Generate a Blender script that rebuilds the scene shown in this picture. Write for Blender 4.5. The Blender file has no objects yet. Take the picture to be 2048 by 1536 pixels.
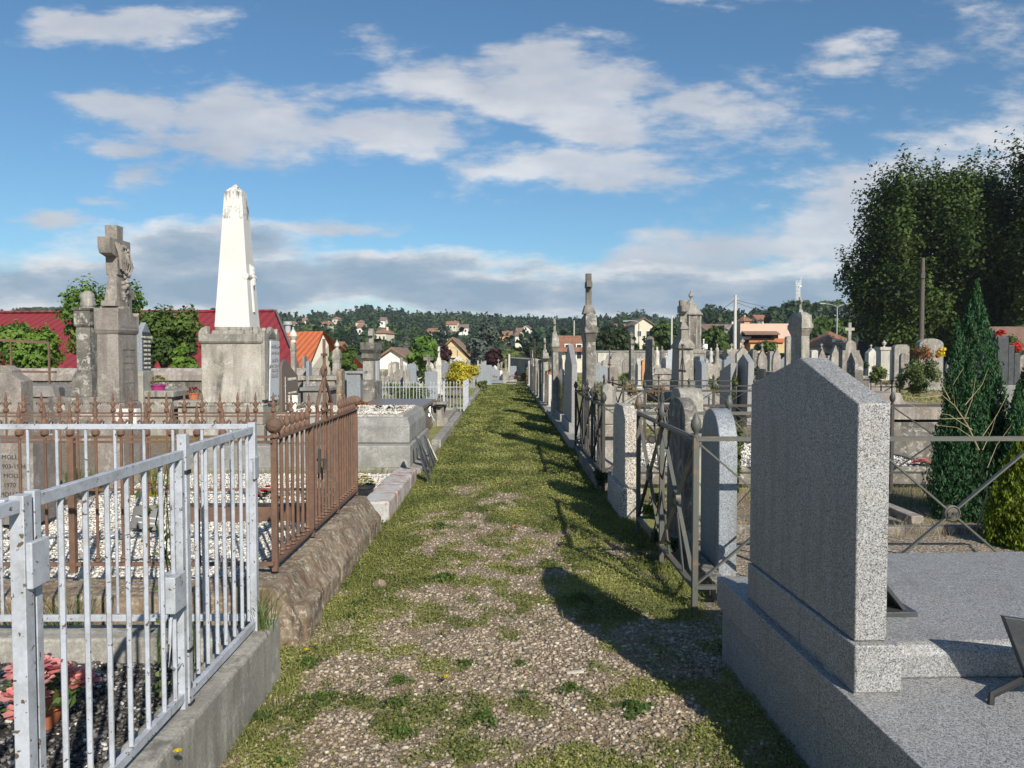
import bpy, bmesh, math, random
import numpy as np
from mathutils import Vector, Matrix, noise as mnoise
R = math.radians
random.seed(7); rng = np.random.default_rng(7)
scene = bpy.context.scene
COL = scene.collection

# ------------------------------------------------------------------ camera
F = 1560.0; CH = 1.6
cam_d = bpy.data.cameras.new('camera'); cam = bpy.data.objects.new('camera', cam_d); COL.objects.link(cam)
cam_d.sensor_fit = 'HORIZONTAL'; cam_d.sensor_width = 36.0; cam_d.lens = F/2048*36.0
cam_d.clip_start = 0.05; cam_d.clip_end = 6000
PITCH = math.atan(60/F); YAW = math.atan(12/F)
cam.location = (0, 0, CH); cam.rotation_euler = (R(90)-PITCH, 0, -YAW)
scene.camera = cam
RM = cam.rotation_euler.to_matrix()
def ray(px, py): return RM @ Vector(((px-1024)/F, -(py-768)/F, -1.0))
def at(px, py, Y):
    d = ray(px, py); t = Y/d.y; return Vector((d.x*t, Y, CH+d.z*t))
def gx(px, Y): return at(px, 708, Y).x
def zz(py, Y): return at(1012, py, Y).z
def gnd(px, py, z=0.0):
    d = ray(px, py); t = (z-CH)/d.z; return Vector((d.x*t, d.y*t, z))

# ------------------------------------------------------------------ sun and sky
SUN_EL = 32.5; SDX, SDY = 0.38, -0.92          # horizontal direction towards the sun
n_ = math.hypot(SDX, SDY); SDX /= n_; SDY /= n_
sd = bpy.data.lights.new('sun', 'SUN'); sun = bpy.data.objects.new('sun', sd); COL.objects.link(sun)
sd.energy = 5.0; sd.angle = R(0.53); sd.color = (1.0, 0.93, 0.82)
tosun = Vector((SDX*math.cos(R(SUN_EL)), SDY*math.cos(R(SUN_EL)), math.sin(R(SUN_EL))))
sun.rotation_euler = tosun.to_track_quat('Z', 'Y').to_euler(); sun.location = (8, -12, 20)
scene.view_settings.view_transform = 'Standard'; scene.view_settings.look = 'None'
scene.view_settings.exposure = 0.25; scene.view_settings.gamma = 1.0
scene.render.engine = 'CYCLES'

def nnode(nt, t, **kw):
    n = nt.nodes.new(t)
    for k, v in kw.items(): setattr(n, k, v)
    return n
def sock(nt, node, i, v):
    if isinstance(v, bpy.types.NodeSocket): nt.links.new(v, node.inputs[i])
    elif v is not None: node.inputs[i].default_value = v
def MATH(nt, op, a, b=None, clamp=False):
    n = nnode(nt, 'ShaderNodeMath', operation=op, use_clamp=clamp); sock(nt, n, 0, a)
    if b is not None: sock(nt, n, 1, b)
    return n.outputs[0]
def VM(nt, op, a, b=None):
    n = nnode(nt, 'ShaderNodeVectorMath', operation=op); sock(nt, n, 0, a)
    if b is not None: sock(nt, n, 1, b)
    return n.outputs['Value'] if op == 'LENGTH' else n.outputs[0]
def MIX(nt, f, a, b, blend='MIX'):
    n = nnode(nt, 'ShaderNodeMix', data_type='RGBA', blend_type=blend)
    sock(nt, n, 0, f)
    for i, v in ((6, a), (7, b)):
        if not isinstance(v, bpy.types.NodeSocket): v = (*v[:3], 1.0)
        sock(nt, n, i, v)
    return n.outputs[2]
def NOISE(nt, vec, scale, detail=4, rough=0.55, dist=0.0):
    n = nnode(nt, 'ShaderNodeTexNoise'); sock(nt, n, 'Vector', vec)
    n.inputs['Scale'].default_value = scale; n.inputs['Detail'].default_value = detail
    n.inputs['Roughness'].default_value = rough; n.inputs['Distortion'].default_value = dist
    return n
def VOR(nt, vec, scale, feature='F1', rnd=1.0):
    n = nnode(nt, 'ShaderNodeTexVoronoi', feature=feature); sock(nt, n, 'Vector', vec)
    n.inputs['Scale'].default_value = scale; n.inputs['Randomness'].default_value = rnd
    return n
def RAMP(nt, f, stops, interp='LINEAR'):
    n = nnode(nt, 'ShaderNodeValToRGB'); sock(nt, n, 0, f); cr = n.color_ramp; cr.interpolation = interp
    while len(cr.elements) < len(stops): cr.elements.new(0.5)
    for e, (p, c) in zip(cr.elements, stops):
        e.position = p; e.color = (c, c, c, 1) if isinstance(c, (int, float)) else (*c[:3], 1)
    return n.outputs[0]
def SMOOTH(nt, v, a, b):
    n = nnode(nt, 'ShaderNodeMapRange', interpolation_type='SMOOTHSTEP'); sock(nt, n, 0, v)
    n.inputs[1].default_value = a; n.inputs[2].default_value = b
    return n.outputs[0]

world = bpy.data.worlds.new('World'); scene.world = world; world.use_nodes = True
wt = world.node_tree; wt.nodes.clear()
sky = nnode(wt, 'ShaderNodeTexSky', sky_type='NISHITA'); sky.sun_disc = False
sky.sun_elevation = R(SUN_EL); sky.sun_rotation = math.atan2(SDX, SDY)
sky.altitude = 200; sky.air_density = 1.0; sky.dust_density = 0.6; sky.ozone_density = 1.6
geo = nnode(wt, 'ShaderNodeTexCoord').outputs['Generated']
sx = nnode(wt, 'ShaderNodeSeparateXYZ'); wt.links.new(geo, sx.inputs[0])
yy = MATH(wt, 'MAXIMUM', MATH(wt, 'ABSOLUTE', sx.outputs[1]), 0.06)
U_ = MATH(wt, 'DIVIDE', sx.outputs[0], yy); V_ = MATH(wt, 'DIVIDE', sx.outputs[2], yy)
cb = nnode(wt, 'ShaderNodeCombineXYZ'); wt.links.new(U_, cb.inputs[0]); wt.links.new(V_, cb.inputs[1])
P0 = cb.outputs[0]
st = VM(wt, 'MULTIPLY', P0, (1.0, 2.7, 1.0))
w1 = NOISE(wt, st, 3.2, 6, 0.6)
w2 = NOISE(wt, st, 11, 5, 0.62)
warp = VM(wt, 'MULTIPLY', VM(wt, 'SUBTRACT', w1.outputs['Color'], (0.5, 0.5, 0.5)), (0.22, 0.09, 0))
warp2 = VM(wt, 'MULTIPLY', VM(wt, 'SUBTRACT', w2.outputs['Color'], (0.5, 0.5, 0.5)), (0.075, 0.03, 0))
PW = VM(wt, 'ADD', VM(wt, 'ADD', P0, warp), warp2)
def blob(cx, cy, rx, ry, rot=0, s=1.0):
    c = ((cx-1012-18)/F, (708-cy)/F, 0)
    m = nnode(wt, 'ShaderNodeMapping', vector_type='TEXTURE')
    wt.links.new(PW, m.inputs[0]); m.inputs['Location'].default_value = c
    m.inputs['Rotation'].default_value = (0, 0, R(rot)); m.inputs['Scale'].default_value = (rx*1.12/F, ry*1.16/F, 1)
    return MATH(wt, 'MULTIPLY', MATH(wt, 'SUBTRACT', 1.0, VM(wt, 'LENGTH', m.outputs[0])), s)
def union(lst):
    o = None
    for b in lst: o = b if o is None else MATH(wt, 'MAXIMUM', o, b)
    return o
high = union([blob(*b) for b in [
    (330, 62, 215, 52, 0, .95), (330, 235, 170, 62, -8), (560, 262, 270, 82, -6), (800, 280, 240, 62, -4), (250, 290, 140, 24, 0, .8),
    (830, 150, 170, 62, 5, .8), (760, 115, 70, 40, 30, .5), (1150, 195, 300, 100, -4, 1.2), (1380, 215, 230, 66, -8, .9),
    (1180, 335, 290, 55, 2, 1.0), (300, 365, 85, 44, 20, .75), (250, 410, 60, 16, -8, .5), (1400, 2, 190, 28, 0, .6),
    (1720, 85, 95, 30, 8, .55), (1740, 130, 75, 32, 0, .55), (1650, 270, 120, 46, -8, .55), (1560, 175, 140, 26, -15, .4), (1960, 60, 120, 70, 20, .35)]])
right = union([blob(*b) for b in [
    (1480, 510, 380, 80, 12, .95), (1720, 450, 460, 120, 14, 1.0), (1960, 350, 360, 95, 10, .9), (2200, 300, 400, 200, 0, .6), (1500, 420, 90, 34, 0, .5),
    (680, 465, 170, 16, 2, .5), (140, 450, 70, 14, 0, .5)]])
fb = NOISE(wt, st, 7.5, 8, 0.62).outputs[0]
fbd = MATH(wt, 'MULTIPLY', MATH(wt, 'SUBTRACT', fb, 0.5), 2.3)
den_h = SMOOTH(wt, MATH(wt, 'ADD', MATH(wt, 'MAXIMUM', high, right), fbd), 0.0, 0.66)
den_h = MATH(wt, 'MULTIPLY', den_h, RAMP(wt, fb, [(0.25, 0.72), (0.6, 0.97)]))
# low bank of grey cloud over the hills
bank = union([blob(*b) for b in [
    (160, 575, 520, 75, 4, 1), (420, 510, 260, 60, 0, 1), (520, 575, 400, 60, 0, 1.1), (900, 575, 420, 62, -3, 1.2), (1300, 590, 420, 52, 0, 1.1),
    (1700, 595, 500, 60, 0, 1), (1000, 655, 1700, 62, 0, .55), (-500, 570, 600, 90, 0, 1), (2600, 590, 700, 90, 0, 1)]])
den_b = SMOOTH(wt, MATH(wt, 'ADD', bank, MATH(wt, 'MULTIPLY', fbd, 0.55)), 0.0, 0.55)
# colours: sunlit rims, blue grey bodies
body = MATH(wt, 'SUBTRACT', bank, MATH(wt, 'MULTIPLY', fbd, 0.25))
nb = NOISE(wt, VM(wt, 'MULTIPLY', P0, (1.0, 3.4, 1.0)), 6.5, 6, 0.6).outputs[0]
lowcol = RAMP(wt, MATH(wt, 'ADD', SMOOTH(wt, body, 0.05, 0.95), MATH(wt, 'MULTIPLY', MATH(wt, 'SUBTRACT', nb, 0.5), 2.1)),
              [(0.0, (1.0, 1.0, 1.0)), (0.3, (.80, .83, .87)), (0.6, (.50, .60, .71)), (1.0, (.33, .46, .60))])
hicol = RAMP(wt, NOISE(wt, VM(wt, 'ADD', st, (0.0, 0.05, 0.3)), 5.0, 6, 0.55).outputs[0], [(0.3, (.56, .60, .68)), (0.5, (.72, .74, .79)), (0.68, (.94, .94, .95))])
sc10 = lambda c: VM(wt, 'MULTIPLY', c, (10, 10, 10))
skc = MIX(wt, 1.0, sky.outputs[0], (0.74, 1.08, 1.25), 'MULTIPLY')
c1 = MIX(wt, MATH(wt, 'MULTIPLY', den_h, 0.9), skc, sc10(hicol))
c2 = MIX(wt, MATH(wt, 'MULTIPLY', den_b, 0.97), c1, sc10(lowcol))
bg = nnode(wt, 'ShaderNodeBackground'); bg.inputs['Strength'].default_value = 0.075
wt.links.new(c2, bg.inputs[0]); wo = nnode(wt, 'ShaderNodeOutputWorld'); wt.links.new(bg.outputs[0], wo.inputs[0])

# ------------------------------------------------------------------ materials
def newmat(name):
    m = bpy.data.materials.new(name); m.use_nodes = True; nt = m.node_tree
    b = nt.nodes['Principled BSDF']
    return m, nt, b
def ocoord(nt, obj=True):
    if not obj: return nnode(nt, 'ShaderNodeNewGeometry').outputs['Position']
    c = nnode(nt, 'ShaderNodeTexCoord').outputs['Object']
    r = nnode(nt, 'ShaderNodeObjectInfo').outputs['Random']
    k = nnode(nt, 'ShaderNodeCombineXYZ')
    for i, s in enumerate((37.0, 53.0, 71.0)): nt.links.new(MATH(nt, 'MULTIPLY', r, s), k.inputs[i])
    return VM(nt, 'ADD', c, k.outputs[0])
def bump(nt, b, h, strength, dist):
    n = nnode(nt, 'ShaderNodeBump'); n.inputs['Strength'].default_value = strength; n.inputs['Distance'].default_value = dist
    nt.links.new(h, n.inputs['Height']); nt.links.new(n.outputs[0], b.inputs['Normal'])
def stone(name, c1, c2, dark, streak=0.5, lichen=0.3, sc=1.0, rough=0.9, bmp=0.5, lc=(.62, .60, .54), var=0.25, grain=.55):
    m, nt, b = newmat(name); P = ocoord(nt)
    n1 = NOISE(nt, P, 3.0*sc, 8, 0.65)
    col = MIX(nt, RAMP(nt, n1.outputs[0], [(0.40, 0), (0.60, 1)]), c1, c2)
    g = NOISE(nt, P, 60*sc, 6, 0.7)
    col = MIX(nt, grain, col, MIX(nt, RAMP(nt, g.outputs[0], [(0.3, 0), (0.7, 1)]), (.35, .35, .35), (1.4, 1.4, 1.4)), 'MULTIPLY')
    sv = NOISE(nt, VM(nt, 'MULTIPLY', P, (5.0, 5.0, 0.7)), 1.6*sc, 7, 0.68)
    pat = NOISE(nt, P, 1.5*sc, 4, 0.6)
    stf = MATH(nt, 'MULTIPLY', RAMP(nt, sv.outputs[0], [(0.44, 0), (0.61, 1)]), RAMP(nt, pat.outputs[0], [(0.40, 0.12), (0.58, 1)]))
    col = MIX(nt, MATH(nt, 'MULTIPLY', stf, streak), col, dark)
    if lichen:
        l1 = NOISE(nt, P, 9*sc, 6, 0.75, 0.6); l2 = NOISE(nt, P, 2.2*sc, 3)
        lf = MATH(nt, 'MULTIPLY', RAMP(nt, l1.outputs[0], [(0.53, 0), (0.58, 1)]), RAMP(nt, l2.outputs[0], [(0.42, 0), (0.56, 1)]))
        col = MIX(nt, MATH(nt, 'MULTIPLY', lf, lichen), col, lc)
    rnd = nnode(nt, 'ShaderNodeObjectInfo').outputs['Random']
    v = nnode(nt, 'ShaderNodeHueSaturation'); nt.links.new(col, v.inputs['Color'])
    nt.links.new(MATH(nt, 'ADD', MATH(nt, 'MULTIPLY', rnd, var), 1-var/2), v.inputs['Value'])
    nt.links.new(v.outputs[0], b.inputs['Base Color'])
    b.inputs['Roughness'].default_value = rough
    h = MATH(nt, 'ADD', MATH(nt, 'MULTIPLY', n1.outputs[0], 0.6), MATH(nt, 'MULTIPLY', g.outputs[0], 0.35))
    bump(nt, b, h, bmp, 0.012/sc)
    return m
def granite(name, tones, scale=190, rough=0.55, bmp=0.05, grime=0.0, gc=(.30, .24, .17)):
    """tones: ramp stops of grain colour"""
    m, nt, b = newmat(name); P = ocoord(nt)
    P2 = VM(nt, 'ADD', P, VM(nt, 'MULTIPLY', NOISE(nt, P, scale*0.8, 2).outputs['Color'], (.004, .004, .004)))
    v1 = VOR(nt, P2, scale); s1 = nnode(nt, 'ShaderNodeSeparateColor'); nt.links.new(v1.outputs['Color'], s1.inputs[0])
    col = RAMP(nt, s1.outputs[0], tones, 'CONSTANT')
    n2 = NOISE(nt, P, scale*0.35, 5, 0.7)
    col = MIX(nt, 0.5, col, MIX(nt, RAMP(nt, n2.outputs[0], [(0.35, 0), (0.65, 1)]), (.62, .62, .62), (1.25, 1.25, 1.25)), 'MULTIPLY')
    n3 = NOISE(nt, P, 3.0, 4)
    col = MIX(nt, 0.35, col, MIX(nt, n3.outputs[0], (.7, .7, .7), (1.2, 1.2, 1.2)), 'MULTIPLY')
    if grime:
        n4 = NOISE(nt, P, 4.5, 7, 0.7)
        col = MIX(nt, MATH(nt, 'MULTIPLY', RAMP(nt, n4.outputs[0], [(0.5, 0), (0.7, 1)]), grime), col, gc)
    n5 = NOISE(nt, VM(nt, 'MULTIPLY', P, (9.0, 9.0, 0.8)), 1.6, 6, 0.65); n6 = NOISE(nt, P, 1.7, 3)
    col = MIX(nt, MATH(nt, 'MULTIPLY', RAMP(nt, n5.outputs[0], [(0.47, 0), (0.62, 1)]), RAMP(nt, n6.outputs[0], [(0.42, 0.1), (0.58, .42)])), col, (.14, .13, .115))
    nt.links.new(col, b.inputs['Base Color']); b.inputs['Roughness'].default_value = rough
    bump(nt, b, n2.outputs[0], bmp, 0.003)
    return m
def metal(name, paint, rust, wear=0.45, sc=1.0, rough=0.6, chips=0.0, chipc=(.03, .03, .03)):
    m, nt, b = newmat(name); P = ocoord(nt)
    n1 = NOISE(nt, P, 14*sc, 7, 0.7); n2 = NOISE(nt, P, 3*sc, 4)
    f = MATH(nt, 'ADD', MATH(nt, 'MULTIPLY', n1.outputs[0], 0.6), MATH(nt, 'MULTIPLY', n2.outputs[0], 0.4))
    col = MIX(nt, RAMP(nt, f, [(max(0, .62-wear*.4), 0), (min(1, .74-wear*.3), 1)]), paint, rust)
    g = NOISE(nt, P, 120, 4, 0.7)
    col = MIX(nt, 0.5, col, MIX(nt, g.outputs[0], (.5, .5, .5), (1.35, 1.35, 1.35)), 'MULTIPLY')
    if chips:
        n3 = NOISE(nt, P, 45*sc, 3, 0.5, 0.4)
        col = MIX(nt, RAMP(nt, n3.outputs[0], [(0.72-chips*.1, 0), (0.74-chips*.1, 1)]), col, chipc)
    nt.links.new(col, b.inputs['Base Color']); b.inputs['Roughness'].default_value = rough
    bump(nt, b, n1.outputs[0], 0.35, 0.003)
    return m
def flat(name, c, rough=0.7, var=0.3, sc=20, bmp=0.15):
    m, nt, b = newmat(name); P = ocoord(nt); n = NOISE(nt, P, sc, 6, 0.65)
    col = MIX(nt, RAMP(nt, n.outputs[0], [(0.3, 0), (0.7, 1)]), [x*(1-var) for x in c], [min(1, x*(1+var)) for x in c])
    nt.links.new(col, b.inputs['Base Color']); b.inputs['Roughness'].default_value = rough
    bump(nt, b, n.outputs[0], bmp, 0.2/sc)
    return m
def leafmat(name, c1, c2, dark=0.5, trans=0.25, rough=0.6):
    m, nt, b = newmat(name)
    a = nnode(nt, 'ShaderNodeAttribute', attribute_name='tint')
    col = MIX(nt, a.outputs['Fac'], c1, c2)
    nt.links.new(col, b.inputs['Base Color']); b.inputs['Roughness'].default_value = rough
    b.inputs['Specular IOR Level'].default_value = 0.25
    tr = nnode(nt, 'ShaderNodeBsdfTranslucent'); nt.links.new(col, tr.inputs[0])
    mx = nnode(nt, 'ShaderNodeMixShader'); mx.inputs[0].default_value = trans
    out = nt.nodes['Material Output']
    nt.links.new(b.outputs[0], mx.inputs[1]); nt.links.new(tr.outputs[0], mx.inputs[2]); nt.links.new(mx.outputs[0], out.inputs[0])
    return m
def gravelmat(name, tones, scale=55, bmp=0.9, dirt=(.20, .15, .10), dirtf=0.3, world=False):
    m, nt, b = newmat(name); P = ocoord(nt, not world)
    v1 = VOR(nt, P, scale); s1 = nnode(nt, 'ShaderNodeSeparateColor'); nt.links.new(v1.outputs['Color'], s1.inputs[0])
    col = RAMP(nt, s1.outputs[0], tones)
    edge = RAMP(nt, v1.outputs['Distance'], [(0.25, 1), (0.75, 0.45)])
    col = MIX(nt, 1.0, col, edge, 'MULTIPLY')
    n = NOISE(nt, P, 5, 6, 0.65)
    col = MIX(nt, MATH(nt, 'MULTIPLY', RAMP(nt, n.outputs[0], [(0.45, 0), (0.65, 1)]), dirtf), col, dirt)
    nt.links.new(col, b.inputs['Base Color']); b.inputs['Roughness'].default_value = 0.9
    bump(nt, b, MATH(nt, 'SUBTRACT', 1.0, v1.outputs['Distance']), bmp, 0.6/scale)
    return m
def tilemat(name, c1, c2, sc=4.0, axis=0):
    m, nt, b = newmat(name); P = ocoord(nt)
    w = nnode(nt, 'ShaderNodeTexWave', wave_type='BANDS', bands_direction='X' if axis == 0 else 'Y'); nt.links.new(P, w.inputs[0])
    w.inputs['Scale'].default_value = sc
    n = NOISE(nt, VM(nt, 'MULTIPLY', P, (3, 1, 1)), 1.8, 5, 0.7)
    col = MIX(nt, RAMP(nt, n.outputs[0], [(0.35, 0), (0.65, 1)]), c1, c2)
    nt.links.new(col, b.inputs['Base Color']); b.inputs['Roughness'].default_value = 0.75
    bump(nt, b, w.outputs[0], 0.9, 0.08)
    return m
M = {}
M['granite'] = granite('light_speckled_granite', [(0, (.05, .05, .052)), (.10, (.14, .14, .145)), (.26, (.24, .238, .235)), (.5, (.34, .335, .33)), (.82, (.45, .44, .43))], 300, grime=.2)
M['granite_top'] = granite('grey_streaked_granite', [(0, (.12, .12, .125)), (.2, (.21, .21, .215)), (.5, (.31, .31, .31)), (.85, (.42, .42, .415))], 280, grime=.25)
M['granite_dark'] = granite('dark_polished_granite', [(0, (.012, .014, .014)), (.5, (.035, .04, .035)), (.85, (.08, .085, .075))], 200, rough=.12)
M['terrazzo'] = granite('white_terrazzo', [(0, (.10, .08, .06)), (.22, (.36, .31, .26)), (.45, (.58, .54, .48))], 150, rough=.8, bmp=.3)
M['blue_granite'] = granite('blue_grey_granite', [(0, (.11, .13, .15)), (.2, (.22, .245, .27)), (.6, (.33, .355, .38))], 220)
M['lime'] = stone('weathered_limestone', (.26, .237, .20), (.38, .35, .30), (.085, .075, .062), .75, .5)
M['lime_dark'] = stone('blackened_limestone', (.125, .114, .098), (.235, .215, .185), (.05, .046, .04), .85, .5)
M['lime_light'] = stone('pale_limestone', (.50, .47, .41), (.60, .58, .52), (.16, .14, .12), .5, .2)
M['taupe'] = stone('taupe_stone', (.22, .19, .165), (.33, .295, .26), (.085, .07, .06), .6, .25)
M['taupe_dark'] = stone('grey_taupe_stone', (.19, .17, .155), (.26, .235, .215), (.07, .06, .055), .5, .25)
M['concrete'] = stone('weathered_concrete', (.25, .235, .205), (.37, .35, .305), (.09, .08, .065), .75, .3, 1.4)
M['concrete_grey'] = stone('grey_cement_render', (.22, .215, .20), (.31, .305, .285), (.13, .12, .105), .5, .25, 1.2, lc=(.6, .58, .52))
M['rough'] = stone('rough_brown_stone', (.19, .125, .075), (.31, .255, .19), (.05, .036, .026), .9, .7, 4.0, bmp=1.0, lc=(.48, .45, .36))
M['marble'] = stone('white_marble', (.60, .575, .54), (.66, .64, .60), (.46, .44, .41), .35, 0, .8, .5, .08, var=.04, grain=.10)
M['pedestal_stone'] = stone('streaked_pedestal_stone', (.33, .30, .255), (.44, .41, .36), (.075, .066, .055), 1.0, .25, 1.0)
M['marble_black'] = stone('stained_marble', (.70, .67, .62), (.76, .73, .68), (.07, .07, .07), 1.0, .7, 3.5, .6, .03, lc=(.12, .12, .12), grain=.15)
M['plaque'] = stone('blue_grey_marble_plaque', (.50, .53, .56), (.56, .59, .62), (.40, .42, .45), .3, 0, 1, .4, .05)
M['brown'] = flat('brown_polished_granite', (.155, .115, .095), .35, .2, 150, .02)
M['navy'] = flat('navy_hoarding', (.045, .06, .11), .6, .1)
M['slate'] = flat('dark_slate', (.045, .048, .052), .45, .35, 12, .4)
M['rust'] = metal('rusted_iron', (.125, .074, .052), (.19, .105, .066), .5, 1.5, .85)
M['iron'] = metal('dark_painted_iron', (.045, .046, .042), (.13, .07, .035), .25, 1.2, .6, .4, (.16, .07, .03))
M['iron_grey'] = metal('grey_green_painted_iron', (.095, .10, .088), (.24, .13, .06), .25, 1.0, .55, .2, (.22, .10, .04))
M['white_paint'] = metal('white_painted_steel', (.46, .49, .54), (.33, .34, .36), .42, 1.2, .5, .7, (.12, .085, .06))
M['black'] = flat('black_gloss', (.012, .012, .014), .2, .2, 30, .02)
M['black_matt'] = flat('black_plastic', (.02, .02, .022), .5, .2, 30, .05)
M['gold'] = flat('pale_lettering', (.72, .68, .58), .6, .1)
M['ink'] = flat('dark_lettering', (.045, .042, .04), .7, .1)
M['greylet'] = flat('grey_lettering', (.19, .17, .16), .7, .1)
M['white'] = flat('white_ceramic', (.78, .76, .70), .4, .06)
M['terra'] = flat('terracotta', (.45, .15, .07), .8, .2)
M['magenta'] = flat('magenta_plastic', (.38, .03, .18), .4, .15)
M['wall_cream'] = flat('cream_render', (.62, .56, .44), .9, .08, 3)
M['wall_white'] = flat('white_render', (.74, .71, .63), .9, .06, 3)
M['wall_pink'] = flat('pink_render', (.60, .43, .34), .9, .05, 2)
M['wall_orange'] = flat('orange_render', (.55, .27, .13), .9, .08, 2)
M['wall_yellow'] = flat('ochre_render', (.55, .42, .22), .9, .08, 2)
M['tiles'] = tilemat('terracotta_tiles', (.33, .14, .08), (.50, .26, .16), 3.0)
M['tiles2'] = tilemat('brown_tiles', (.26, .15, .10), (.38, .25, .18), 3.0)
M['red_roof'] = tilemat('red_metal_roof', (.21, .020, .026), (.25, .026, .03), 0.62)
M['orange_roof'] = tilemat('orange_metal_roof', (.50, .12, .04), (.60, .16, .05), 0.8)
M['window'] = flat('window_dark', (.03, .035, .045), .15, .2)
M['bark'] = flat('bark', (.13, .10, .075), .95, .4, 9, .8)
M['bark_pale'] = flat('pale_bark', (.33, .26, .15), .9, .3, 20, .4)
M['wood'] = flat('old_pole_wood', (.10, .085, .07), .9, .3, 14, .6)
M['pole'] = flat('concrete_pole', (.52, .51, .48), .8, .1, 6)
M['galv'] = flat('galvanised_steel', (.34, .38, .40), .5, .1, 6)
M['leaf_plane'] = leafmat('plane_leaves', (.020, .040, .008), (.080, .125, .020))
M['leaf_mid'] = leafmat('green_leaves', (.04, .075, .018), (.11, .17, .035))
M['leaf_acacia'] = leafmat('acacia_leaves', (.05, .11, .02), (.16, .26, .04))
M['leaf_blue'] = leafmat('silver_conifer', (.06, .08, .065), (.15, .18, .155))
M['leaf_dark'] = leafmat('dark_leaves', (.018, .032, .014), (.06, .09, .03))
M['leaf_purple'] = leafmat('purple_leaves', (.025, .012, .015), (.07, .03, .03))
M['leaf_yellow'] = leafmat('golden_shrub', (.22, .20, .02), (.62, .52, .05))
M['leaf_lime'] = leafmat('yellow_green_conifer', (.035, .07, .01), (.24, .30, .02))
M['leaf_thuja'] = leafmat('cypress_green', (.018, .055, .022), (.05, .13, .045), trans=.12)
M['leaf_red'] = leafmat('reddish_new_leaves', (.09, .10, .03), (.42, .10, .05))
M['leaf_dry'] = leafmat('dry_weeds', (.16, .11, .05), (.36, .27, .13))
M['leaf_olive'] = leafmat('weed_green', (.05, .08, .02), (.17, .21, .07))
M['forest_pine'] = leafmat('forest_pine', (.014, .034, .018), (.04, .075, .03), trans=.1)
M['forest_leaf'] = leafmat('forest_leaf', (.022, .05, .014), (.11, .15, .04), trans=.1)
M['petal_red'] = leafmat('red_petals', (.40, .015, .02), (.65, .06, .05))
M['petal_white'] = leafmat('white_petals', (.6, .55, .5), (.8, .78, .72))
M['petal_pink'] = leafmat('pink_petals', (.62, .17, .18), (.85, .50, .44))
M['petal_yellow'] = leafmat('yellow_petals', (.60, .45, .02), (.85, .70, .05))
M['heather'] = leafmat('orange_heather', (.16, .12, .02), (.42, .13, .04))
M['white_gravel'] = gravelmat('white_grave_gravel', [(0, (.40, .35, .29)), (.5, (.60, .55, .48)), (1, (.74, .70, .63))], 70)
M['tan_gravel'] = gravelmat('tan_gravel', [(0, (.20, .15, .10)), (.5, (.36, .29, .21)), (1, (.52, .45, .36))], 45)
M['dark_pebble'] = gravelmat('dark_exposed_pebbles', [(0, (.02, .017, .014)), (.6, (.07, .06, .052)), (.86, (.17, .16, .15)), (1, (.45, .43, .40))], 75, 1.0, (.03, .022, .016), .6)
M['cordon'] = stone('painted_kerb', (.42, .42, .40), (.50, .50, .48), (.25, .08, .04), .9, .75, 1.3, lc=(.36, .10, .05))

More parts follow.
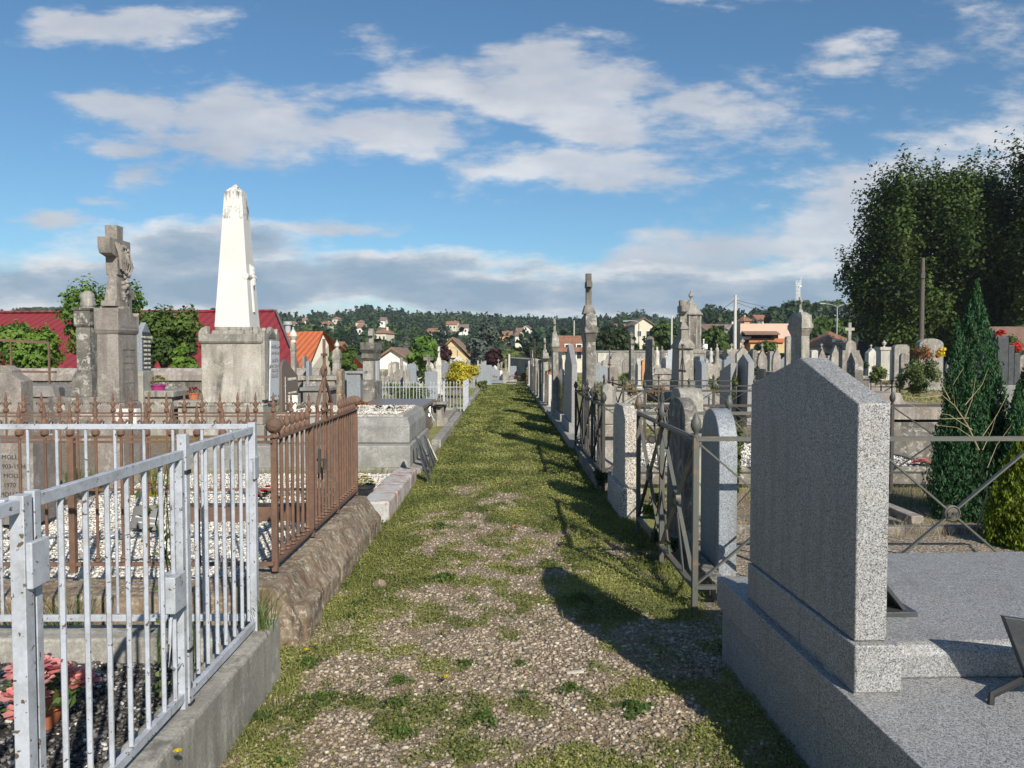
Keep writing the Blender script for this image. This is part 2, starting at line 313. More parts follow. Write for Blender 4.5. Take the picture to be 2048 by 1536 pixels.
# ------------------------------------------------------------------ mesh builder
class MB:
    def __init__(s): s.v = []; s.f = []
    def add(s, vs, fs, Mx=None):
        o = len(s.v)
        s.v += [tuple(Mx @ Vector(p)) for p in vs] if Mx is not None else [tuple(p) for p in vs]
        s.f += [tuple(i+o for i in f) for f in fs]; return s
    def box(s, x0, x1, y0, y1, z0, z1, Mx=None):
        return s.add([(x0, y0, z0), (x1, y0, z0), (x1, y1, z0), (x0, y1, z0), (x0, y0, z1), (x1, y0, z1), (x1, y1, z1), (x0, y1, z1)],
                     [(0, 3, 2, 1), (4, 5, 6, 7), (0, 1, 5, 4), (1, 2, 6, 5), (2, 3, 7, 6), (3, 0, 4, 7)], Mx)
    def fr(s, ax, ay, z0, bx, by, z1, cx=0, cy=0, Mx=None):      # frustum, half sizes
        return s.add([(cx-ax, cy-ay, z0), (cx+ax, cy-ay, z0), (cx+ax, cy+ay, z0), (cx-ax, cy+ay, z0), (cx-bx, cy-by, z1), (cx+bx, cy-by, z1), (cx+bx, cy+by, z1), (cx-bx, cy+by, z1)],
                     [(0, 3, 2, 1), (4, 5, 6, 7), (0, 1, 5, 4), (1, 2, 6, 5), (2, 3, 7, 6), (3, 0, 4, 7)], Mx)
    def prism(s, poly, axis, a, b, Mx=None):
        n = len(poly)
        def P(p, t): return (t, p[0], p[1]) if axis == 'x' else ((p[0], t, p[1]) if axis == 'y' else (p[0], p[1], t))
        return s.add([P(p, a) for p in poly]+[P(p, b) for p in poly],
                     [tuple(range(n-1, -1, -1)), tuple(range(n, 2*n))]+[(i, (i+1) % n, n+(i+1) % n, n+i) for i in range(n)], Mx)
    def lathe(s, prof, cx=0, cy=0, cz=0, n=16, Mx=None, rot=0.0):
        vs = []; fs = []
        for r, z in prof:
            for k in range(n):
                a = 2*math.pi*k/n+rot; vs.append((cx+r*math.cos(a), cy+r*math.sin(a), cz+z))
        for j in range(len(prof)-1):
            for k in range(n):
                fs.append((j*n+k, j*n+(k+1) % n, (j+1)*n+(k+1) % n, (j+1)*n+k))
        fs.append(tuple(range(n-1, -1, -1))); fs.append(tuple(range((len(prof)-1)*n, len(prof)*n)))
        return s.add(vs, fs, Mx)
    def tube(s, pts, r, n=6):
        pts = [Vector(p) for p in pts]; rs = r if isinstance(r, (list, tuple)) else [r]*len(pts)
        vs = []; fs = []
        for i, p in enumerate(pts):
            t = (pts[min(i+1, len(pts)-1)]-pts[max(i-1, 0)]).normalized()
            u = t.cross(Vector((0, 0, 1)))
            if u.length < 1e-3: u = Vector((1, 0, 0))
            u.normalize(); w = t.cross(u)
            for k in range(n):
                a = 2*math.pi*(k+.5)/n; vs.append(p+(u*math.cos(a)+w*math.sin(a))*rs[i])
        for j in range(len(pts)-1):
            for k in range(n): fs.append((j*n+k, j*n+(k+1) % n, (j+1)*n+(k+1) % n, (j+1)*n+k))
        fs.append(tuple(range(n-1, -1, -1))); fs.append(tuple(range((len(pts)-1)*n, len(pts)*n)))
        return s.add(vs, fs)
    def bar(s, p0, p1, w, h, up=(0, 0, 1)):
        p0 = Vector(p0); p1 = Vector(p1); t = (p1-p0).normalized(); u = t.cross(Vector(up))
        if u.length < 1e-3: u = Vector((1, 0, 0))
        u.normalize(); q = u.cross(t)
        vs = [p+u*a*w/2+q*c*h/2 for p in (p0, p1) for a, c in ((-1, -1), (1, -1), (1, 1), (-1, 1))]
        return s.add(vs, [(0, 3, 2, 1), (4, 5, 6, 7), (0, 1, 5, 4), (1, 2, 6, 5), (2, 3, 7, 6), (3, 0, 4, 7)])
    def ball(s, c, r, n=12, m=8, sq=(1, 1, 1)):
        vs = []; fs = []
        for j in range(m+1):
            t = math.pi*j/m
            for k in range(n):
                a = 2*math.pi*k/n; vs.append((c[0]+r*sq[0]*math.sin(t)*math.cos(a), c[1]+r*sq[1]*math.sin(t)*math.sin(a), c[2]-r*sq[2]*math.cos(t)))
        for j in range(m):
            for k in range(n): fs.append((j*n+k, j*n+(k+1) % n, (j+1)*n+(k+1) % n, (j+1)*n+k))
        return s.add(vs, fs)
    def build(s, name, mat, parent=None, bevel=0.0, smooth=True, loc=None, rough=None):
        me = bpy.data.meshes.new(name); me.from_pydata(s.v, [], s.f); me.validate(); me.update()
        bm = bmesh.new(); bm.from_mesh(me); bmesh.ops.remove_doubles(bm, verts=bm.verts, dist=1e-6)
        bmesh.ops.recalc_face_normals(bm, faces=bm.faces); bm.to_mesh(me); bm.free()
        me.materials.append(M[mat] if isinstance(mat, str) else mat)
        if smooth:
            me.shade_smooth(); me.set_sharp_from_angle(angle=R(38))
        o = bpy.data.objects.new(name, me); COL.objects.link(o)
        if parent: o.parent = parent
        if loc is not None: o.location = loc
        if bevel:
            b = o.modifiers.new('bevel', 'BEVEL'); b.width = bevel; b.segments = 2; b.limit_method = 'ANGLE'; b.angle_limit = R(30)
        if rough:
            lv, amp, size = rough
            b = o.modifiers.new('sub', 'SUBSURF'); b.subdivision_type = 'SIMPLE'; b.levels = lv; b.render_levels = lv
            tx = bpy.data.textures.new('roughen', 'CLOUDS'); tx.noise_scale = size; tx.noise_depth = 4
            dm = o.modifiers.new('disp', 'DISPLACE'); dm.texture = tx; dm.strength = amp; dm.mid_level = 0.5; dm.texture_coords = 'GLOBAL'
        return o
def tag(o, label=None, cat=None, group=None, kind=None):
    if label: o['label'] = label
    if cat: o['category'] = cat
    if group: o['group'] = group
    if kind: o['kind'] = kind
    return o
def thing(name, label, cat, loc=(0, 0, 0), rz=0.0, group=None):
    o = bpy.data.objects.new(name, None); o.empty_display_size = 0.2; COL.objects.link(o)
    o.location = loc; o.rotation_euler = (0, 0, rz); return tag(o, label, cat, group)
def share(o, parent, loc=None, rot=None, scale=None):
    c = o.copy(); COL.objects.link(c); c.parent = parent
    if loc is not None: c.location = loc
    if rot is not None: c.rotation_euler = rot
    if scale is not None: c.scale = scale
    return c
def text(s, size, mat, parent, loc, rot, name='inscription', depth=0.0015, align='CENTER'):
    cu = bpy.data.curves.new('t', 'FONT'); cu.body = s; cu.size = size; cu.extrude = depth; cu.align_x = align; cu.resolution_u = 3
    to = bpy.data.objects.new('t', cu); COL.objects.link(to)
    dg = bpy.context.evaluated_depsgraph_get(); me = bpy.data.meshes.new_from_object(to.evaluated_get(dg))
    bpy.data.objects.remove(to); bpy.data.curves.remove(cu)
    me.materials.clear(); me.materials.append(M[mat]); o = bpy.data.objects.new(name, me); COL.objects.link(o)
    o.parent = parent; o.location = loc; o.rotation_euler = rot; return o
def np_mesh(name, verts, faces, mat, parent=None, attr=None, quads=True, kind=None):
    """verts (N,3), faces (K,3|4) numpy"""
    me = bpy.data.meshes.new(name); k = faces.shape[1]
    me.vertices.add(len(verts)); me.vertices.foreach_set('co', verts.astype(np.float32).ravel())
    me.loops.add(faces.size); me.loops.foreach_set('vertex_index', faces.astype(np.int32).ravel())
    me.polygons.add(len(faces)); me.polygons.foreach_set('loop_start', np.arange(0, faces.size, k, dtype=np.int32))
    me.update(calc_edges=True)
    if attr is not None:
        a = me.attributes.new('tint', 'FLOAT', 'POINT'); a.data.foreach_set('value', attr.astype(np.float32))
    me.materials.append(M[mat] if isinstance(mat, str) else mat)
    o = bpy.data.objects.new(name, me); COL.objects.link(o)
    if parent: o.parent = parent
    if kind: o['kind'] = kind
    return o
def leaves(pts, size, tint=None, up=0.3, long=1.5, jitter=0.35, out=None):
    """one small folded-free leaf quad (rhombus) per point; returns verts, faces, tint"""
    n = len(pts)
    nrm = rng.normal(size=(n, 3)); nrm[:, 2] += up*2
    if out is not None: nrm = nrm*.62+out*1.25
    nrm /= np.linalg.norm(nrm, axis=1)[:, None]
    t = rng.normal(size=(n, 3)); t -= (t*nrm).sum(1)[:, None]*nrm; t /= np.linalg.norm(t, axis=1)[:, None]
    b = np.cross(nrm, t)
    sz = (np.broadcast_to(size, (n,)) * (1+jitter*rng.uniform(-1, 1, n)))[:, None]
    v = np.stack([pts-t*sz*long/2, pts+b*sz/2+nrm*sz*.1, pts+t*sz*long/2, pts-b*sz/2+nrm*sz*.1], 1).reshape(-1, 3)
    f = np.arange(4*n).reshape(n, 4)
    if tint is None: tint = rng.uniform(0, 1, n)
    return v, f, np.repeat(np.clip(tint, 0, 1), 4)
def blob_pts(centers, radii, n, shell=0.55, lump=0.25):
    """points through the outer part of a union of ellipsoids with lumpy radii"""
    centers = np.array(centers, float); radii = np.array(radii, float)
    if radii.ndim == 1: radii = np.repeat(radii[:, None], 3, 1)
    w = radii.prod(1)**(2/3); idx = rng.choice(len(centers), n, p=w/w.sum())
    d = rng.normal(size=(n, 3)); d /= np.linalg.norm(d, axis=1)[:, None]
    r = (shell+(1-shell)*rng.uniform(0, 1, n)**.7)
    ph = idx*1.7
    l = 1+lump*(np.sin(d[:, 0]*5+ph)*np.cos(d[:, 1]*4-ph)+.6*np.sin(d[:, 2]*7+ph*2))
    return centers[idx]+d*radii[idx]*(r*l)[:, None], idx
# ------------------------------------------------------------------ terrain
SKY = [(-1500, 622), (-200, 624), (0, 628), (200, 626), (450, 638), (600, 634), (690, 632), (740, 620), (790, 628), (900, 629), (1000, 630), (1100, 636), (1170, 640),
       (1240, 634), (1280, 629), (1335, 644), (1370, 634), (1430, 622), (1470, 634), (1530, 630), (1600, 613), (1680, 609), (1740, 606), (1850, 600), (3500, 600)]
SX_ = np.array([p[0] for p in SKY]); SY_ = np.array([p[1] for p in SKY])
def sst(t): t = np.clip(t, 0, 1); return t*t*(3-2*t)
def terrain(x, y):
    x = np.asarray(x, float); y = np.asarray(y, float); yy = np.maximum(y, 1.0)
    px = 1012+F*x/yy
    right = sst((px-1330)/160.0)
    D = 720+(340-720)*right; Y0 = 130-5*right; tr = 10-2.5*right
    H = CH+(708-np.interp(px, SX_, SY_))/F*D-tr
    t = np.clip((yy-Y0)/(D-Y0), 0, 1.0)
    h = H*(0.35*t+0.65*sst(t))*np.where(yy > Y0, 1, 0)
    h = h-np.maximum(yy-D, 0)*0.03
    h += (np.sin(x*0.021+y*0.013)*np.cos(y*0.017-x*0.008))*3.0*sst((yy-Y0)/150)*(1-sst((yy-D*.8)/(D*.2)))
    return h
def locate(px, py):
    Ys = np.linspace(125, 900, 1500); xs = (px-1012)*Ys/F
    pys = 708-(terrain(xs, Ys)-CH)*F/Ys
    k = np.where(pys <= py)[0]
    i = k[0] if len(k) else int(np.argmin(pys))
    return float(xs[i]), float(Ys[i]), float(terrain(xs[i], Ys[i]))
# grass cover on the ground, 0 = bare gravel, 1 = closed turf
def cover(x, y):
    n = mnoise.fractal(Vector((x*1.1, y*0.85, 3.1)), 1.0, 2.0, 5)
    n2 = mnoise.fractal(Vector((x*5.5, y*4.6, 9.4)), 1.0, 2.0, 3)
    far = min(1, max(0, (y-3.4)/5.0)); far2 = min(1, max(0, (y-8.5)/5.0))
    base = -0.12+0.26*far+0.34*far2
    if y > 6.6 and y < 10.5: base -= 0.20*math.exp(-((x+0.0)/0.75)**2)*math.exp(-((y-8.3)/1.5)**2)
    edge = max(math.exp(-((x+1.0)/0.30)**2), 0.8*math.exp(-((x-0.85)/0.45)**2))*(0.45 if y > 4.6 else 0.22)
    return max(0.0, min(1.0, 0.5+(base+edge+n*0.46+n2*0.66)*1.15))
def gz(x, y): return 0.014*mnoise.noise(Vector((x*1.3, y*1.3, 0)))+0.004*mnoise.noise(Vector((x*9, y*9, 1)))-.004

m, nt, b = newmat('ground_gravel_and_turf'); Pg = nnode(nt, 'ShaderNodeNewGeometry').outputs['Position']
at_ = nnode(nt, 'ShaderNodeAttribute', attribute_name='tint').outputs['Fac']
v1 = VOR(nt, VM(nt, 'ADD', Pg, VM(nt, 'MULTIPLY', NOISE(nt, Pg, 40, 2).outputs['Color'], (.02, .02, .02))), 62)
s1 = nnode(nt, 'ShaderNodeSeparateColor'); nt.links.new(v1.outputs['Color'], s1.inputs[0])
gr = RAMP(nt, s1.outputs[0], [(0, (.16, .125, .09)), (.35, (.28, .225, .165)), (.75, (.40, .34, .265)), (1, (.58, .52, .43))])
gr = MIX(nt, 1.0, gr, RAMP(nt, v1.outputs['Distance'], [(.2, 1), (.8, .4)]), 'MULTIPLY')
nn = NOISE(nt, Pg, 3.5, 7, .65)
gr = MIX(nt, RAMP(nt, nn.outputs[0], [(.42, 0), (.62, .75)]), gr, (.27, .195, .125))
g2 = NOISE(nt, Pg, 38, 7, .75); g3 = NOISE(nt, Pg, 1.4, 5, .6)
tf = MIX(nt, RAMP(nt, g2.outputs[0], [(.35, 0), (.62, 1)]), (.085, .10, .026), (.30, .30, .095))
tf = MIX(nt, RAMP(nt, g3.outputs[0], [(.42, 0), (.62, .55)]), tf, (.37, .32, .17))
fr_ = SMOOTH(nt, MATH(nt, 'ADD', at_, MATH(nt, 'MULTIPLY', MATH(nt, 'SUBTRACT', g2.outputs[0], .5), 0.7)), .42, .62)
gc_ = MIX(nt, fr_, gr, tf)
nt.links.new(gc_, b.inputs['Base Color']); b.inputs['Roughness'].default_value = .95; b.inputs['Specular IOR Level'].default_value = .15
hh = MATH(nt, 'ADD', MATH(nt, 'MULTIPLY', MATH(nt, 'SUBTRACT', 1., v1.outputs['Distance']), .5), g2.outputs[0]); bump(nt, b, hh, .8, .015)
M['ground'] = m
xs = np.unique(np.round(np.concatenate([-np.geomspace(1.6, 3000, 60)[::-1], np.arange(-1.5, 1.5, .07), np.geomspace(1.6, 3000, 60)]), 3))
ys = np.unique(np.round(np.concatenate([-np.geomspace(1, 300, 14)[::-1], np.arange(-.5, 12, .09), np.geomspace(12.2, 70, 110), np.geomspace(75, 3000, 40)]), 3))
gv = []; gt = []
for y in ys:
    for x in xs:
        near = abs(x) < 2 and -1 < y < 45
        gv.append((x, y, gz(x, y) if near else -0.004))
        if abs(x) < 1.7: c = cover(x, y) if y < 60 else .8
        else: c = 0.42+0.8*mnoise.fractal(Vector((x*.25, y*.25, 5)), 1, 2, 4)
        gt.append(c)
nx = len(xs); ii = np.arange(len(ys)-1)[:, None]*nx+np.arange(nx-1)[None, :]; ii = ii.ravel()
o = np_mesh('ground', np.array(gv), np.stack([ii, ii+1, ii+nx+1, ii+nx], 1), 'ground', attr=np.array(gt), kind='structure')

# hills
m, nt, b = newmat('hill_scrub'); Pg = nnode(nt, 'ShaderNodeNewGeometry').outputs['Position']
a = NOISE(nt, Pg, .035, 6, .6); a2 = NOISE(nt, Pg, .4, 5, .7)
c = MIX(nt, RAMP(nt, a.outputs[0], [(.45, 0), (.62, 1)]), (.035, .055, .02), (.15, .13, .06))
c = MIX(nt, .6, c, MIX(nt, a2.outputs[0], (.4, .4, .4), (1.4, 1.4, 1.4)), 'MULTIPLY')
nt.links.new(c, b.inputs['Base Color']); b.inputs['Roughness'].default_value = 1
M['hill'] = m
us = np.linspace(-1.5, 1.5, 340); Ys = np.geomspace(118, 1300, 110)
UU, YY = np.meshgrid(us, Ys); XX = UU*YY; ZZ = terrain(XX, YY)-.3; ZZ[0] = -3
nx = len(us); ii = (np.arange(len(Ys)-1)[:, None]*nx+np.arange(nx-1)[None, :]).ravel()
np_mesh('hills', np.stack([XX.ravel(), YY.ravel(), ZZ.ravel()], 1), np.stack([ii, ii+1, ii+nx+1, ii+nx], 1), 'hill', kind='structure').data.shade_smooth()

# ------------------------------------------------------------------ houses
HOUSES = []
def window(parent, x, y, z, w, h, ry=0.0, shutters=False):
    fr = MB().box(-w/2-.08, w/2+.08, -.05, .03, -.08, h+.08).build('window', 'wall_white', parent, loc=(x, y, z), smooth=False)
    fr.rotation_euler = (0, 0, ry)
    MB().box(-w/2, w/2, -.07, -.052, 0, h).build('pane', 'window', fr, smooth=False)
    return fr
def house(label, px, py, wpx, wall='wall_cream', roof='tiles', hw=3.2, depth=8, rz=0.0, kind='gable', pos=None, wins=3, rh=None, cat='house', storeys=1):
    x, y, z = pos if pos else locate(px, py)
    W = wpx*y/F; t = thing('hillside_house' if y > 120 else 'house', label, cat, (x, y, z-.5), rz)
    w2 = W/2; d2 = depth/2; hw = hw*storeys+.5; rh = rh or min(2.4, depth*.22); e = .45
    MB().box(-w2, w2, -d2, d2, -1.5, hw).build('wall', wall, t, smooth=False)
    m = MB()
    if kind == 'gable':      # ridge along x
        m.prism([(-d2-e, hw-.1), (0, hw+rh), (d2+e, hw-.1), (d2+e, hw+.12), (0, hw+rh+.25), (-d2-e, hw+.12)], 'x', -w2-e, w2+e)
        MB().prism([(-d2, hw), (d2, hw), (0, hw+rh-.02)], 'x', -w2+.01, w2-.01).build('gable', wall, t, smooth=False)
    elif kind == 'front':    # gable towards the viewer
        m.prism([(-w2-e, hw-.1), (0, hw+rh), (w2+e, hw-.1), (w2+e, hw+.12), (0, hw+rh+.25), (-w2-e, hw+.12)], 'y', -d2-e, d2+e)
        MB().prism([(-w2, hw), (w2, hw), (0, hw+rh-.02)], 'y', -d2+.01, d2-.01).build('gable', wall, t, smooth=False)
    else:
        k = max(0, w2-d2)
        m.add([(-w2-e, -d2-e, hw), (w2+e, -d2-e, hw), (w2+e, d2+e, hw), (-w2-e, d2+e, hw), (-k, 0, hw+rh), (k, 0, hw+rh)],
              [(0, 1, 5, 4), (2, 3, 4, 5), (1, 2, 5), (3, 0, 4), (3, 2, 1, 0)])
    rf = m.build('roof', roof, t, smooth=False)
    if wins >= 3: MB().box(-.3, .3, -.3, .3, 0, 1.3).build('chimney', wall, rf, loc=(w2*.4, .8, hw+rh*.55), smooth=False)
    for s in range(storeys):
        for k in range(wins): window(t, -w2+W*(k+.5)/wins, -d2, .5+1.0+3.0*s, min(1.1, W/wins*.4), 1.2)
    HOUSES.append((x, y, W)); return t

hl = [
 ('small white gabled house, leftmost on the wooded hill right of the obelisk', 598, 660, 18, 'wall_white', 'tiles2', 'gable'),
 ('low white house above the orange roof on the hillside', 654, 662, 22, 'wall_white', 'tiles', 'gable'),
 ('tiny white house high on the left hill near the skyline', 612, 641, 10, 'wall_white', 'tiles', 'gable'),
 ('pale house half hidden by woods above the pillar with the white finial', 676, 637, 12, 'wall_cream', 'tiles', 'hip'),
 ('brown roofed stone house in a clearing on the left hill', 724, 658, 18, 'wall_cream', 'tiles2', 'hip'),
 ('tall narrow white house high among the pines on the left hill', 768, 653, 11, 'wall_white', 'tiles2', 'gable'),
 ('flat cream villa right of the dark pillar cross', 769, 686, 26, 'wall_cream', 'tiles', 'hip'),
 ('small white cottage below the brown roofed stone house', 724, 670, 9, 'wall_white', 'tiles', 'gable'),
 ('long cream house with tiled roof on the middle hillside', 906, 661, 22, 'wall_cream', 'tiles', 'gable'),
 ('white terrace house right of the long cream house', 928, 668, 18, 'wall_white', 'tiles2', 'gable'),
 ('round white gabled cottage on the middle hillside', 897, 679, 12, 'wall_white', 'tiles2', 'front'),
 ('orange roofed house peeping over trees left of the silver conifer', 868, 678, 20, 'wall_cream', 'tiles', 'gable'),
 ('orange rendered house on the hill right of the silver conifer', 1012, 685, 24, 'wall_orange', 'tiles', 'gable'),
 ('small stone house just below the orange rendered house', 1034, 692, 16, 'wall_cream', 'tiles2', 'hip'),
 ('lone white house with dark balcony high above the path end', 1054, 670, 16, 'wall_white', 'tiles2', 'front'),
 ('low cottage with dark roof beside the orange rendered house', 1040, 676, 12, 'wall_cream', 'tiles2', 'gable'),
 ('pink roofed low house left of the cream gable house', 1238, 668, 24, 'wall_cream', 'tiles', 'gable'),
 ('orange villa at the top of the right hill beside the white pole', 1487, 633, 24, 'wall_orange', 'tiles', 'hip'),
 ('red roofed villa right of the orange villa on the hill', 1516, 634, 18, 'wall_cream', 'tiles', 'gable'),
 ('pale house near the street lamp on the right hill', 1654, 638, 24, 'wall_white', 'tiles2', 'hip'),
 ('tiny cream house highest on the right hill', 1637, 624, 11, 'wall_cream', 'tiles', 'gable'),
 ('low house with orange roof right of the street lamp', 1702, 641, 26, 'wall_cream', 'tiles', 'hip'),
 ('long white house beside the plane tree on the right hill', 1731, 636, 26, 'wall_white', 'tiles2', 'gable'),
]
for (lb, px, py, w, wm, rm_, kd) in hl:
    house(lb, px, py, w, wm, rm_, kind=kd, depth=8, rz=R(random.uniform(-14, 14)), wins=max(1, min(4, int(w/7))))
# nearer buildings beyond the cemetery wall
house('pale yellow gabled barn house with one small window left of the domed tomb', 1277, 684, 34, 'wall_cream', 'tiles2', kind='front', pos=(gx(1277, 190), 190, zz(682, 190)), depth=14, rh=1.6, wins=2, hw=3.6)
house('small house with a bright orange tiled roof behind the tall pillar', 1142, 0, 44, 'wall_cream', 'tiles', kind='gable', pos=(gx(1142, 70), 70, 0.2), depth=5, rh=1.1, wins=2, hw=1.7)
house('white gabled house with buttress behind the picket fence', 800, 0, 88, 'wall_white', 'tiles2', kind='front', pos=(gx(800, 88), 88, -1.0), depth=12, rh=1.9, wins=0, hw=1.2)
house('ochre walled house with sagging tiled roof behind the yellow shrub', 910, 0, 60, 'wall_yellow', 'tiles2', kind='front', pos=(gx(912, 95), 95, -1.0), depth=12, rh=2.2, wins=1, hw=2.1)
house('cream apartment block with two rows of windows beside the plane tree', 1759, 0, 56, 'wall_cream', 'tiles', kind='gable', pos=(gx(1759, 150), 150, 1.2), depth=9, rh=.8, wins=5, hw=2.0, storeys=2, cat='apartments')
house('long brown roofed terrace behind the white pole', 1440, 0, 96, 'wall_cream', 'tiles2', kind='gable', pos=(gx(1448, 165), 165, 3.3), depth=10, rh=1.2, wins=5, hw=3.2)
house('low gabled house right of the domed tomb', 1428, 0, 50, 'wall_yellow', 'tiles2', kind='front', pos=(gx(1428, 130), 130, .6), depth=10, rh=1.6, wins=2, hw=2.2)
house('small beige lodge with tiled roof behind the pillar with the white finial', 670, 0, 26, 'wall_cream', 'tiles', kind='gable', pos=(gx(670, 110), 110, .4), depth=6, rh=.7, wins=1, hw=2.0)
house('low garage with a hipped terracotta roof behind the graves', 1658, 0, 64, 'wall_cream', 'tiles', kind='hip', pos=(gx(1658, 78), 78, 0.0), depth=6, rh=1.55, wins=0, hw=2.35)

# pink building with awning and terracotta band
t = thing('pink_building', 'flat roofed pink building with a tiled awning over a dark terrace', 'building', (gx(1540, 85), 85, 0))
X = lambda px: gx(px, 85)-gx(1540, 85)
Z = lambda py: zz(py, 85)
w = MB().box(X(1480), X(1600), 0, 8, Z(667), Z(647)); w.box(X(1556), X(1600), 0, 8, -.5, Z(667)); w.box(X(1480), X(1556), 2.5, 8, -.5, Z(667)); w.box(X(1480), X(1484), 0, 2.5, -.5, Z(667))
w.build('wall', 'wall_pink', t, smooth=False)
MB().prism([(-1.2, Z(668)), (0, Z(662)), (0, Z(664)), (-1.2, Z(670))], 'x', X(1483), X(1552)).build('awning', 'tiles2', t, smooth=False)
MB().box(X(1484.5), X(1555.5), 2.3, 2.48, Z(680), Z(669)).build('glazing', 'window', t, smooth=False)
MB().box(X(1496), X(1566), -.35, -.1, Z(685), Z(677)).build('balcony', 'terra', t, smooth=False)
MB().box(X(1482), X(1500), -.3, .2, Z(679), Z(673)).build('table_cover', 'white', t, smooth=False)
MB().box(X(1500), X(1575), -.09, 2.3, -.5, Z(685)).build('lower_wall', 'wall_yellow', t, smooth=False)
MB().box(X(1464), X(1479), 3, 8, -.5, Z(648)).build('side_wing', 'concrete_grey', t, smooth=False)

# red warehouse: long ridge, slope towards the cemetery, barge boards at the right gable
t = thing('red_roof_warehouse', 'long warehouse with a dark red metal roof behind the left wall', 'warehouse', (0, 0, 0))
r1 = at(548, 627, 50); r0 = at(-700, 634, 50); e1 = at(592, 738, 41); e0 = at(-900, 738, 41); q1 = r1+(r1-e1)*.9; q1.z = e1.z; q0 = r0+Vector((0, 9, 0)); q0.z = e1.z
th = Vector((0, 0, .14))
MB().add([r0, r1, e1, e0, q0, q1, r0+th, r1+th, e1+th, e0+th, q0+th, q1+th],
         [(3, 2, 1, 0), (9, 8, 7, 6), (0, 1, 5, 4), (6, 10, 11, 7)][0:1]+[(6, 9, 8, 7), (7, 11, 10, 6), (0, 1, 5, 4), (2, 8, 9, 3), (1, 7, 8, 2), (1, 5, 11, 7)]).build('roof', 'red_roof', t, smooth=False)
MB().bar(r1+Vector((.1, 0, .02)), e1+Vector((.1, 0, .02)), .12, .5).bar(r1+Vector((.1, 0, .02)), q1+Vector((.1, 0, .02)), .12, .5).build('barge_board', 'brown', t, smooth=False)
i1 = Vector((r1.x-.6, r1.y, r1.z-.35)); i2 = Vector((e1.x-.6, e1.y+.5, e1.z-.1)); i3 = Vector((q1.x-.6, q1.y, q1.z-.1))
MB().add([i1, i2, (i2.x, i2.y, -1.5), (i3.x, i3.y, -1.5), i3], [(0, 1, 2, 3, 4)]).add([(i2.x, i2.y, i2.z), (i2.x, i2.y, -1.5), (-60, i2.y, -1.5), (-60, i2.y, i2.z)], [(0, 1, 2, 3)]).build('wall', 'wall_white', t, smooth=False)
MB().bar(r0+Vector((0, -.1, .2)), r1+Vector((0, -.1, .2)), .35, .1).build('ridge_cap', 'red_roof', t, smooth=False)

t = thing('orange_roof_shed', 'shed with a bright orange metal roof and pale gable wall left of the wood', 'shed', (0, 0, 0))
r1 = at(646, 666, 58); r0 = at(560, 668, 58); e1 = at(614, 745, 49); e0 = at(560, 745, 49); q1 = r1+Vector((2.2, 6, -3))
MB().add([r0, r1, e1, e0, r0+th, r1+th, e1+th, e0+th, (r0.x, r0.y+8, e1.z), (q1.x, q1.y, e1.z)], [(3, 2, 1, 0), (4, 7, 6, 5), (2, 6, 7, 3), (1, 5, 6, 2), (4, 5, 9, 8), (0, 4, 7, 3), (0, 1, 5, 4)]).build('roof', 'orange_roof', t, smooth=False)
MB().prism([(0, -1), (0, 2.0), (.2, 3.0)], 'x', 0, 0.01)
MB().add([r1-th, e1-th, (e1.x, e1.y, -1.5), at(661, 752, 56), at(657, 690, 57)], [(0, 1, 2, 3, 4)]).build('gable_wall', 'wall_cream', t, smooth=False)
MB().add([(e0.x, e0.y+.3, -1.5), (e1.x, e1.y+.3, -1.5), (e1.x, e1.y+.3, e1.z), (e0.x, e0.y+.3, e1.z)], [(0, 1, 2, 3)]).build('front_wall', 'wall_cream', t, smooth=False)
MB().lathe([(.22, 0), (.22, .7), (.34, .7), (.34, .95)], r1.x-2.6, r1.y, r1.z-.1, 10).build('roof_vent', 'galv', t)

# ------------------------------------------------------------------ walls of the cemetery
def wallthing(lb, x0, y0, x1, y1, z0, z1, th_, mat, cap=.12, capmat=None, name='cemetery_wall'):
    L = math.hypot(x1-x0, y1-y0); t = thing(name, lb, 'wall', (x0, y0, 0), math.atan2(y1-y0, x1-x0))
    MB().box(0, L, 0, th_, z0, z1-cap).build('wall_face', mat, t, smooth=False)
    MB().prism([(-.07, z1-cap), (th_+.07, z1-cap), (th_+.07, z1-cap*.55), (th_*.5+.1, z1), (th_*.5-.1, z1), (-.07, z1-cap*.55)], 'x', 0, L).build('coping', capmat or mat, t, smooth=False)
    return t
wallthing('long low stone wall with rounded coping in front of the red warehouse', -30, 21.6, -5.4, 22.6, -.2, zz(737, 22), .45, 'lime_dark', .35, 'taupe')
wallthing('grey rubble boundary wall behind the graves right of the tall pillar', gx(1185, 78), 78, gx(1480, 78), 78, -.2, zz(701, 78), .5, 'concrete_grey', .15)
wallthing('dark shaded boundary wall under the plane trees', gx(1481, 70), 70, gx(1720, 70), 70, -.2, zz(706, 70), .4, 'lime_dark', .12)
wallthing('smooth navy blue hoarding behind the right hand graves', gx(1716, 62), 62, gx(2300, 62), 58, -.2, zz(682, 62), .1, 'navy' if 'navy' in M else 'slate', .05, name='hoarding')
wallthing('pale stone wall climbing behind the end of the path', gx(1018, 62), 62, gx(1062, 44), 44, -.2, 1.35, .4, 'concrete', .1)

